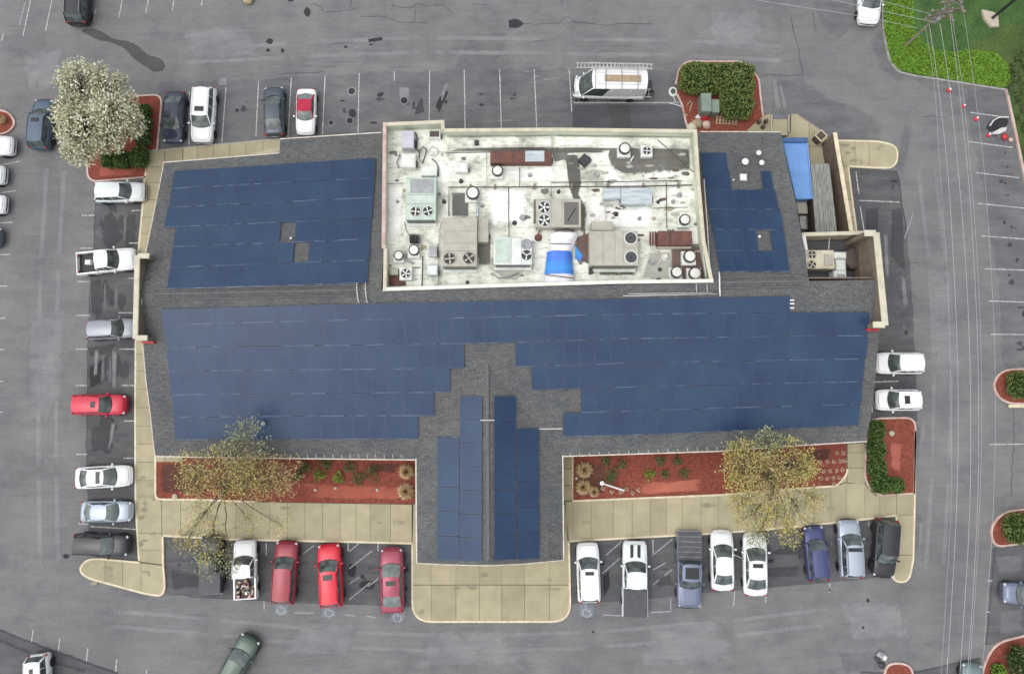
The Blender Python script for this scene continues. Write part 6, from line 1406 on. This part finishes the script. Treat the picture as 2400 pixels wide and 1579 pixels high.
shrub('square hedge block reaching down right of the green cabinets', 1727, 242, 1.45, 1.35, 1.45, 'leaf_hedge_moss', 'hedge_block', 'hedge behind the cabinets', 2200, ls=(.06, .12), power=4)
for x, y, rx, ry, lab in ((2053, 1007, .78, .80, 'topmost dark shrub of the hedge in the south-east bed'), (2054, 1052, .78, .80, 'second dark shrub of the hedge in the south-east bed'), (2056, 1096, .78, .80, 'third dark shrub of the hedge in the south-east bed'), (2066, 1134, .85, .80, 'broad dark shrub at the foot of the south-east bed'), (2104, 1137, .50, .66, 'small dark shrub right of the broad one in the south-east bed')):
    shrub(lab, x, y, rx, ry, .95, 'leaf_hedge', group='dark hedge in the south-east bed', n=700)
for x, y, rx, ry, lab in ((2392, 902, 1.1, 1.15, 'dark round shrub in the mulch island right of the white SUVs'), (2392, 1238, 1.35, 1.25, 'dark round shrub in the lower right mulch island')):
    shrub(lab, x, y, rx, ry, 1.1, 'leaf_hedge_moss', n=1100)
shrub('bright green round shrub in the corner bed', 2342, 1578, .55, .7, .7, 'leaf_bright', n=500); shrub('loose brownish shrub at the right of the corner bed', 2392, 1552, .9, 1.3, 1.4, 'leaf_wild', n=800, power=2.2, ls=(.07, .14))
def loose(label, px, py, r, h, leafm, n, name='low_shrub', group=None, cat='shrub', ls=(.04, .09)):
    c = P(px, py, .12); root = empty(name, c); tag(root, label, cat, group)
    mb = MB()
    for k in range(7):
        t = k * .9 + random.random(); mb.tube([(0, 0, 0), (r * .5 * math.cos(t), r * .5 * math.sin(t), h * .6), (r * .85 * math.cos(t), r * .85 * math.sin(t), h * .9)], .014, 3, .005)
    mb.build('stems', M['bark'], root)
    pts = []
    for _ in range(n):
        t = random.uniform(0, 6.283); q = r * math.sqrt(random.random()) * (1 + .25 * math.sin(3 * t + px)); pts.append(Vector((q * math.cos(t), q * math.sin(t), h * random.uniform(.3, 1.0) * (1 - .35 * (q / r) ** 2))))
    scatter('foliage', pts, ls[0], ls[1], M[leafm], root); return root
L_SH = ((749, 1112, .56, 'leaf_bright', 'roundest bright green shrub in the left bed'), (795, 1118, .50, 'leaf_bright', 'small vivid green shrub right of the roundest one'), (842, 1121, .55, 'leaf_shrub', 'olive shrub right of the small vivid green one'), (872, 1108, .70, 'leaf_shrub', 'largest loose olive shrub in the left bed'), (766, 1086, .55, 'leaf_shrub', 'grey green shrub close to the eave in the left bed'), (820, 1092, .55, 'leaf_shrub', 'grey green shrub under the eave above the olive one'), (718, 1094, .50, 'leaf_shrub', 'grey green shrub nearest the left tree crown'), (700, 1115, .45, 'leaf_shrub', 'faint olive shrub at the edge of the left tree crown'))
for x, y, r, m_, lab in L_SH: loose(lab, x, y, r, .6, m_, 230, group='shrubs in the left bed')
R_SH = ((1420, 1080, .40, 'leftmost of the green shrubs along the eave in the right bed'), (1455, 1086, .48, 'second green shrub along the eave in the right bed'), (1433, 1108, .60, 'broad green shrub above the white pipe'), (1431, 1122, .45, 'low green shrub touching the white pipe'), (1546, 1079, .46, 'third green shrub along the eave in the right bed'), (1586, 1079, .42, 'fourth green shrub along the eave in the right bed'), (1521, 1111, .50, 'brightest green shrub in the middle of the right bed'), (1557, 1110, .36, 'dull green shrub in the middle of the right bed'), (1601, 1108, .46, 'right one of the green shrubs in the middle of the right bed'))
for x, y, r, lab in R_SH: loose(lab, x, y, r, .5, 'leaf_bright' if 'brightest' in lab else 'leaf_shrub', 170, group='shrubs in the right bed')
def tuft(label, px, py, r, h, mat, n, group, name='dry_grass', ls=.018):
    c = P(px, py, .12); root = empty(name, c); tag(root, label, 'grass tuft', group)
    mb = MB()
    for k in range(n):
        t = random.uniform(0, 6.283); q = r * random.uniform(.35, 1.0); d = Vector((math.cos(t), math.sin(t), 0)); s = Vector((-d.y, d.x, 0)) * ls
        a, b, e = d * r * .1, d * q * .55 + Vector((0, 0, h * random.uniform(.7, 1))), d * q + Vector((0, 0, h * random.uniform(.1, .6)))
        mb.add([a - s, a + s, b + s, b - s, e], [(0, 1, 2, 3), (3, 2, 4)])
    mb.build('blades', M[mat], root)
    mb = MB(); mb.lathe((0, 0, 0), [(r * .35, 0), (r * .3, h * .3), (r * .1, h * .45)], 8); mb.build('crown_base', M['soil'], root)
    return root
for x, y, r, lab in ((954, 1104, .62, 'upper tan grass clump beside the left side of the wing'), (952, 1150, .68, 'lower tan grass clump beside the left side of the wing'), (1369, 1100, .66, 'upper tan grass clump beside the right side of the wing'), (1366, 1140, .62, 'lower tan grass clump beside the right side of the wing'), (1391, 1151, .42, 'yellowish grass clump at the left end of the right bed'), (10, 283, .34, 'tan grass clump on the small left edge island')):
    tuft(lab, x, y, r * 1.3, .7, 'grass_tan', 420, 'tan grass clumps', ls=.032)
P_T = [(1413, 1144), (1434, 1151), (1455, 1152), (1468, 1146), (1482, 1155), (1497, 1147)]
for k, (x, y) in enumerate(P_T): tuft(('first', 'second', 'third', 'fourth', 'fifth', 'last')[k] + ' pink clipped tuft from the left below the white pipe', x, y, .27, .18, 'tuft_pink', 60, 'pink tufts by the white pipe', 'clipped_tuft', .025)
G_T = [(1960, 1061), (1975, 1060), (1922, 1083), (1938, 1081), (1953, 1081), (1968, 1080), (1978, 1079), (1929, 1103), (1945, 1102), (1959, 1102), (1973, 1100), (1924, 1120), (1938, 1119), (1952, 1119), (1966, 1118), (1953, 1134), (1910, 1108)]
ROWN = ['top row, left', 'top row, right'] + ['second row, number %s from left' % w for w in ('one', 'two', 'three', 'four', 'five')] + ['third row, number %s from left' % w for w in ('one', 'two', 'three', 'four')] + ['fourth row, number %s from left' % w for w in ('one', 'two', 'three', 'four')] + ['lowest one alone', 'nearest the tree crown']
for k, (x, y) in enumerate(G_T): tuft('pink clipped tuft at the right bed end, ' + ROWN[k], x, y, .26, .2, 'tuft_pink', 60, 'pink tufts at the right end of the bed', 'clipped_tuft', .025)
pp = empty('white_pipe', P(1436, 1141, .3)); tag(pp, 'white pipe lying slantwise on the right mulch bed', 'pipe')
a, b = P(1411, 1132, .35) - pp.location, P(1463, 1149, .3) - pp.location
mb = MB(); mb.tube([a, b], .085, 8); mb.build('pipe_length', M['cap_white'], pp); mb = MB(); mb.lathe(a, [(.2, -.05), (.2, .06), (.12, .08)], 12); mb.build('flange', M['cap_white'], pp)
for k, (x, y, lab) in enumerate(((740, 1147, 'pale stone in the left bed below the roundest shrub'), (787, 1143, 'small pale stone in the left bed below the vivid shrub'), (885, 1147, 'pale stone in the left bed near the tan grass'), (411, 1163, 'round white stone at the lower edge of the left bed'), (2089, 1015, 'round pale stone in the south-east bed'), (1351, 1120, 'white stone at the left end of the right bed'))):
    mb = MB(); r = .22 if k in (3, 4) else .13; mb.lathe(P(x, y, .12), [(r * 1.1, 0), (r * 1.2, .08), (r * .9, .16), (r * .3, .2)], 9); tag(mb.build('stone', M['stone'], smooth=True), lab, 'stone', 'loose stones')
# ---- trees
def grow(mb, a, b, r0, r1, seg=4, wob=.12):
    pts = [a.lerp(b, t / seg) + (Vector((random.uniform(-wob, wob), random.uniform(-wob, wob), random.uniform(-wob, wob) * .6)) if 0 < t < seg else Vector()) for t in range(seg + 1)]
    mb.tube(pts, r0, 5, r1); return pts
def tree(name, label, base, lobes, bark, leaves, trunk_r, fork, n_twigs, per_twig, spread, ls, gap=.0, cat='tree', asp=1.0, shell=.55):
    """lobes: (px, py, z, radius, vertical radius, weight, leaf set); limbs reach every lobe, twigs and leaves fill it"""
    b0 = P(base[0], base[1], .1); root = empty(name, b0); tag(root, label, cat)
    wood = MB(); top = Vector((0, 0, fork)); grow(wood, Vector((0, 0, -.05)), top, trunk_r, trunk_r * .75, 4, .05)
    packs = {}
    for (x, y, z, r, vr, wgt, lf) in lobes:
        c = P(x, y, z) - b0
        mid = top.lerp(c, .5) + Vector((0, 0, .15 * c.length)) * .5
        grow(wood, top, mid, trunk_r * .55, trunk_r * .32, 4, .12); grow(wood, mid, c, trunk_r * .32, trunk_r * .14, 4, .14)
        pts = packs.setdefault(lf, [])
        for _ in range(int(n_twigs * wgt)):
            d = rv(); q = random.random() ** (1 / 3) * (1 - shell) + shell * random.uniform(.75, 1.05)
            tip = c + Vector((d.x * r * q, d.y * r * q, d.z * vr * q))
            if gap and math.sin(tip.x * 2.1 + 1) * math.sin(tip.y * 2.3) * math.cos(tip.z * 1.7) > 1 - gap: continue
            st_ = mid.lerp(c, random.uniform(.3, 1.0)); 
            if random.random() < .55: grow(wood, st_, tip, trunk_r * .07, .008, 3, .12)
            for _ in range(per_twig): pts.append(tip + Vector((random.gauss(0, spread), random.gauss(0, spread), random.gauss(0, spread * .8))))
    wood.build('trunk', M[bark], root, True)
    for lf, pts in packs.items(): scatter('crown', pts, ls[0], ls[1], M[lf], root, asp)
    return root
tree('blossom_tree', 'large tree in white blossom beside the blue SUV', (252, 318), [(188, 190, 6.0, 1.9, 1.5, 1.0, 'blossom'), (165, 265, 5.6, 1.4, 1.4, .7, 'blossom'), (195, 300, 6.2, 2.2, 1.7, 1.5, 'blossom'), (262, 270, 6.4, 1.8, 1.6, 1.1, 'blossom'), (295, 285, 5.4, 1.5, 1.4, .9, 'blossom'), (245, 205, 5.8, 1.3, 1.2, .55, 'blossom'), (185, 350, 5.0, 1.4, 1.3, .65, 'blossom'), (255, 330, 5.2, 1.1, 1.1, .5, 'blossom'), (235, 162, 5.6, .5, .6, .08, 'blossom'), (286, 190, 5.2, .6, .7, .10, 'blossom'), (298, 240, 5.2, .9, .9, .25, 'blossom')],
     'bark', None, .20, 1.9, 350, 6, .19, (.06, .135), gap=.45, asp=1.1)
LT = [(574, 1005, 6.9, 1.1, 1.2, .12, 'leaf_sage'), (572, 1040, 6.6, 2.1, 1.2, .26, 'leaf_sage')]
for k in range(17):      # crown fills a wide oval over the bed
    a_ = k * 2.4; q_ = math.sqrt((k + .5) / 17)
    LT.append((548 + 140 * q_ * math.cos(a_), 1112 + 42 * q_ * math.sin(a_), 6.3 - 1.3 * q_, 1.55, .95, .19, 'leaf_olive' if k % 3 else 'leaf_gold'))
LT += [(470, 1215, 5.0, 1.5, .9, .20, 'leaf_gold'), (495, 1275, 4.6, 1.8, 1.0, .20, 'leaf_gold'), (440, 1262, 4.6, 1.3, .7, .16, 'leaf_gold'), (480, 1325, 4.4, 1.1, .8, .12, 'leaf_sage'), (660, 1230, 5.0, 1.0, .6, .08, 'leaf_gold'), (590, 1222, 5.2, 1.0, .6, .07, 'leaf_gold'), (540, 1325, 4.2, .9, .8, .12, 'leaf_sage')]
tree('spring_tree', 'sparse spring tree in thin yellow leaf before the left wing', (548, 1135), LT, 'bark_pale', None, .12, 1.7, 430, 5, .17, (.045, .095), gap=.25, shell=.15)
tree('spring_tree', 'golden green spring tree before the right wing', (1800, 1118), [(1745, 1090, 6.2, 2.1, 1.3, 1.1, 'leaf_gold'), (1850, 1085, 6.2, 2.1, 1.3, 1.1, 'leaf_gold'), (1800, 1115, 6.8, 2.0, 1.3, 1.0, 'leaf_olive'), (1800, 1035, 6.4, 1.2, .9, .35, 'leaf_sage'), (1725, 1050, 5.4, .9, .8, .2, 'leaf_gold'), (1890, 1100, 5.2, 1.0, .8, .4, 'leaf_gold'), (1765, 1205, 5.0, 1.6, .9, .45, 'leaf_gold'), (1820, 1215, 5.0, 1.5, .9, .3, 'leaf_gold'), (1730, 1180, 5.0, 1.0, .7, .15, 'leaf_gold'), (1870, 1190, 5.2, 1.9, .9, .42, 'leaf_gold'), (1910, 1170, 5.0, 1.1, .7, .2, 'leaf_gold'), (1800, 1160, 6.0, 1.8, 1.0, .4, 'leaf_gold'), (1740, 1140, 5.6, 1.4, .9, .35, 'leaf_gold'), (1775, 1262, 4.4, .9, .7, .25, 'leaf_sage'), (1850, 1255, 4.4, .9, .7, .2, 'leaf_gold')],
     'bark_pale', None, .13, 1.7, 300, 6, .19, (.045, .095), gap=.2, shell=.2)
# ---- ground cover and wild growth in the upper right
def in_poly(p, poly):
    c = False
    for i in range(len(poly)):
        (x0, y0), (x1, y1) = poly[i], poly[i - 1]
        if (y0 > p[1]) != (y1 > p[1]) and p[0] < (x1 - x0) * (p[1] - y0) / (y1 - y0) + x0: c = not c
    return c
cover = [(2071, -30), (2072, 64), (2080, 108), (2088, 142), (2108, 164), (2146, 174), (2191, 180), (2350, 205), (2368, 196), (2365, 155), (2345, 132), (2330, 122), (2262, 116), (2240, 122), (2190, 116), (2160, 95), (2145, 70), (2138, -30)]
pts = []
while len(pts) < 30000:
    x, y = random.uniform(2068, 2372), random.uniform(-30, 208)
    if in_poly((x, y), cover):
        hgt = .22 + .10 * math.sin(x * .13 + 1) * math.cos(y * .17) + .07 * math.sin(x * .4) * math.sin(y * .37)
        if hgt < .12 and random.random() < .6: continue
        pts.append(P(x, y, .12 + max(.03, hgt) * random.uniform(.4, 1)))
gc = scatter('ground_cover', pts, .04, .085, M['leaf_bright'], None, kind='stuff'); gc['label'] = 'bright green leafy ground cover along the lawn kerb'
pts = []
wild = [(2360, 215), (2372, 230), (2400, 330), (2405, 400), (2440, 500), (2560, 560), (2560, 60), (2390, 120), (2368, 150)]
while len(pts) < 5200:
    x, y = random.uniform(2355, 2560), random.uniform(60, 560)
    if in_poly((x, y), wild):
        if math.sin(x * .21) * math.sin(y * .13) < -.1: continue
        pts.append(P(x, y, random.uniform(.1, .6)))
wg = scatter('wild_growth', pts, .07, .17, M['leaf_wild'], None, kind='stuff'); wg['label'] = 'dull green wild growth on the bank beside the right kerb'
pts = []
lw = [(2150, -40), (2160, 80), (2200, 112), (2262, 112), (2360, 112), (2460, 60), (2460, -40)]
while len(pts) < 9000:
    x, y = random.uniform(2140, 2460), random.uniform(-40, 125)
    if in_poly((x, y), lw): pts.append(P(x, y, .10 + random.uniform(.0, .06)))
gr = scatter('grass_blades', pts, .03, .06, M['leaf_hedge'], None, kind='stuff'); gr['label'] = 'short dark green grass of the upper right lawn'

# ================================================================== POLES, WIRES, SMALL THINGS
b0 = P(2120, 110, .1); up = empty('utility_pole', b0); tag(up, 'wooden utility pole with several crossarms on the lawn', 'utility pole')
PH = 8.6
mb = MB(); mb.tube([(0, 0, 0), (0, 0, PH)], .12, 8, .08); mb.build('post', M['wood_pole'], up)
ARM = []
for z, L_, a in ((4.7, 2.4, 8), (5.3, 2.6, 12), (5.9, 2.8, 6), (6.5, 2.6, -80), (7.2, 2.8, 10), (7.8, 2.6, -78)):
    d = Vector((math.cos(R(a)), math.sin(R(a)), 0)); mb = MB(); mb.box((d.x * .2, d.y * .2, z), (L_, .13, .14), R(a)); am = mb.build('crossarm', M['bark_pale'], up)
    for k in range(4):
        q = d * (L_ * (-.45 + .3 * k)) + Vector((d.x * .2, d.y * .2, z + .07)); mb = MB(); mb.lathe(q, [(.05, 0), (.07, .08), (.05, .12), (.08, .18), (.03, .24)], 8); mb.build('insulator', M['metal_grey'], am)
    for s in (-1, 1): mb = MB(); mb.tube([(0, 0, z - .55), d * (L_ * .3 * s) + Vector((0, 0, z - .05))], .02, 4); mb.build('arm_brace', M['metal_grey'], am)
mb = MB(); mb.lathe((.3, .05, 4.0), [(.2, 0), (.24, .06), (.24, .75), (.16, .85)], 14); mb.build('transformer', M['metal_grey'], up, True)
WZ = 7.0
def wire(px, z0, z1, label, r=.028):
    r *= .72
    n = len(px); pts = [P(x, y, z0 + (z1 - z0) * i / (n - 1) - .0) for i, (x, y) in enumerate(px)]; q = []
    for i in range(n - 1):          # smooth curve through the points
        a, b, c, d = pts[max(i - 1, 0)], pts[i], pts[i + 1], pts[min(i + 2, n - 1)]
        for k in range(5):
            t = k / 5; q.append(.5 * ((2 * b) + (c - a) * t + (2 * a - 5 * b + 4 * c - d) * t * t + (3 * b - a - 3 * c + d) * t ** 3))
    mb = MB(); mb.tube(q + [pts[-1]], r, 4); o = mb.build('power_line', M['wire']); tag(o, label, 'power line', 'wires from the utility pole'); return q
wire([(2168, 60), (2190, 200), (2203, 400), (2218, 600), (2226, 800), (2230, 1000), (2229, 1190), (2217, 1400), (2202, 1660)], WZ, WZ, 'leftmost faint wire over the right lane', .016)
wire([(2178, 58), (2199, 200), (2221, 400), (2234, 600), (2243, 800), (2246, 1000), (2242, 1190), (2231, 1400), (2214, 1660)], WZ, WZ, 'second wire from the left over the right lane')
wire([(2203, 55), (2225, 200), (2246, 400), (2262, 600), (2272, 800), (2275, 1000), (2273, 1190), (2262, 1400), (2244, 1660)], WZ, WZ, 'third wire from the left over the right lane')
wire([(2226, 35), (2247, 200), (2268, 400), (2282, 600), (2291, 800), (2294, 1000), (2291, 1190), (2280, 1400), (2262, 1660)], WZ, WZ, 'fourth wire from the left over the right lane', .024)
wire([(2231, 35), (2255, 200), (2275, 400), (2290, 600), (2299, 800), (2301, 1000), (2296, 1190), (2285, 1400), (2266, 1660)], WZ, WZ, 'fifth wire from the left, close beside the fourth', .018)
wire([(2257, 16), (2283, 200), (2307, 400), (2321, 600), (2331, 800), (2333, 1000), (2328, 1190), (2315, 1400), (2296, 1660)], WZ, WZ, 'rightmost wire, over the right row of stalls', .018)
wire([(1760, -3), (1800, 5), (1985, 33), (2075, 50), (2150, 66)], 6.0, 5.2, 'lowest wire running left from the pole across the top lane')
wire([(1930, -4), (2010, 13), (2075, 28), (2190, 52)], 6.4, 6.0, 'middle wire running left from the pole above the white SUV')
wire([(2020, -8), (2068, 3), (2150, 25), (2178, 32)], 6.6, 6.4, 'upper wire running left from the pole over the lawn')
pipe('guy_wire', [P(2120, 112, .1), b0 + Vector((0, 0, 4.4))], .02, 'wire', 'thin guy wire at the foot of the utility pole', 'wire')
for k, (x, y, z, r) in enumerate(((2224, 212, WZ, .19), (2258, 249, WZ, .17), (2288, 279, WZ, .19), (2317, 317, WZ - .4, .19))):
    c = P(x, y, z); root = empty('wire_marker', c); tag(root, ('topmost', 'second', 'third', 'lowest')[k] + ' red and white marker hanging on the wires at right', 'marker', 'red markers on the wires')
    mb = MB(); mb.lathe((0, 0, -r), [(r * .25, 0), (r * .8, r * .35), (r, r), (r * .75, r * 1.6)], 12); mb.build('red_shell', M['red_plastic'], root, True)
    mb = MB(); mb.lathe((r * .35, r * .35, r * .15), [(r * .55, 0), (r * .6, r * .3), (r * .3, r * .7), (r * .05, r * .8)], 10); mb.build('white_cap', M['white_plastic'], root, True)
rag('red_heap', 'flattened red plastic heap by the right kerb', 2354, 322, .30, 'red_plastic', 'heap', .3); rag('red_heap', 'small pink white scrap right of the red heap', 2369, 328, .20, 'kerb_pink', 'heap', .2)
mb = MB(); a = [P(x, y, .1) for x, y in ((2322, 314), (2345, 300), (2360, 299), (2356, 308), (2340, 315))]; mb.prism([(p.x, p.y) for p in a], .02, .14); tag(mb.build('broken_panel', M['pipe_light']), 'pale broken panel lying beside the dark arc in the right stalls', 'panel')
mb = MB(); arc = [P(x, y, 0) for x, y in ((2318, 296), (2326, 284), (2340, 276), (2362, 276))]; ribbon(mb, arc, .12, .01, .16); tag(mb.build('bent_trim', M['pipe_light']), 'bent pale trim strip curving round the dark arc', 'trim')
lp = empty('lamp_post', P(2322, 46, .1)); tag(lp, 'black lamp post on a concrete foot on the lawn', 'lamp post')
mb = MB(); q = [P(x, y, .1) - lp.location for x, y in ((2298, 26), (2335, 35), (2337, 66), (2320, 66), (2304, 48))]; mb.prism([(v.x, v.y) for v in q], .0, .25); mb.build('concrete_foot', M['stone'], lp)
mb = MB(); mb.tube([(0, 0, .25), (0, 0, 8.5)], .14, 8, .09); mb.build('post', M['pole_black'], lp); mb = MB(); mb.bevbox((-.5, 0, 8.5), (1.1, .4, .16), .05); mb.build('lamp_head', M['pole_black'], lp)
for k, (x, y, r, m_) in enumerate(((2064, 1535, .35, 'metal_grey'), (2058, 1543, .25, 'metal_dark'), (2073, 1540, .22, 'white_plastic'), (2066, 1558, .28, 'metal_dark'))):
    rag('asphalt_rubble', ('grey', 'dark', 'white', 'lowest dark')[k] + ' lump of broken asphalt near the bottom island', x, y, r, m_, 'rubble', .15)
rag('pale_bag', 'tan awning scrap at the top edge', 583, 1, .5, 'wood_pale', 'scrap', .4)
bpy.context.view_layer.update()
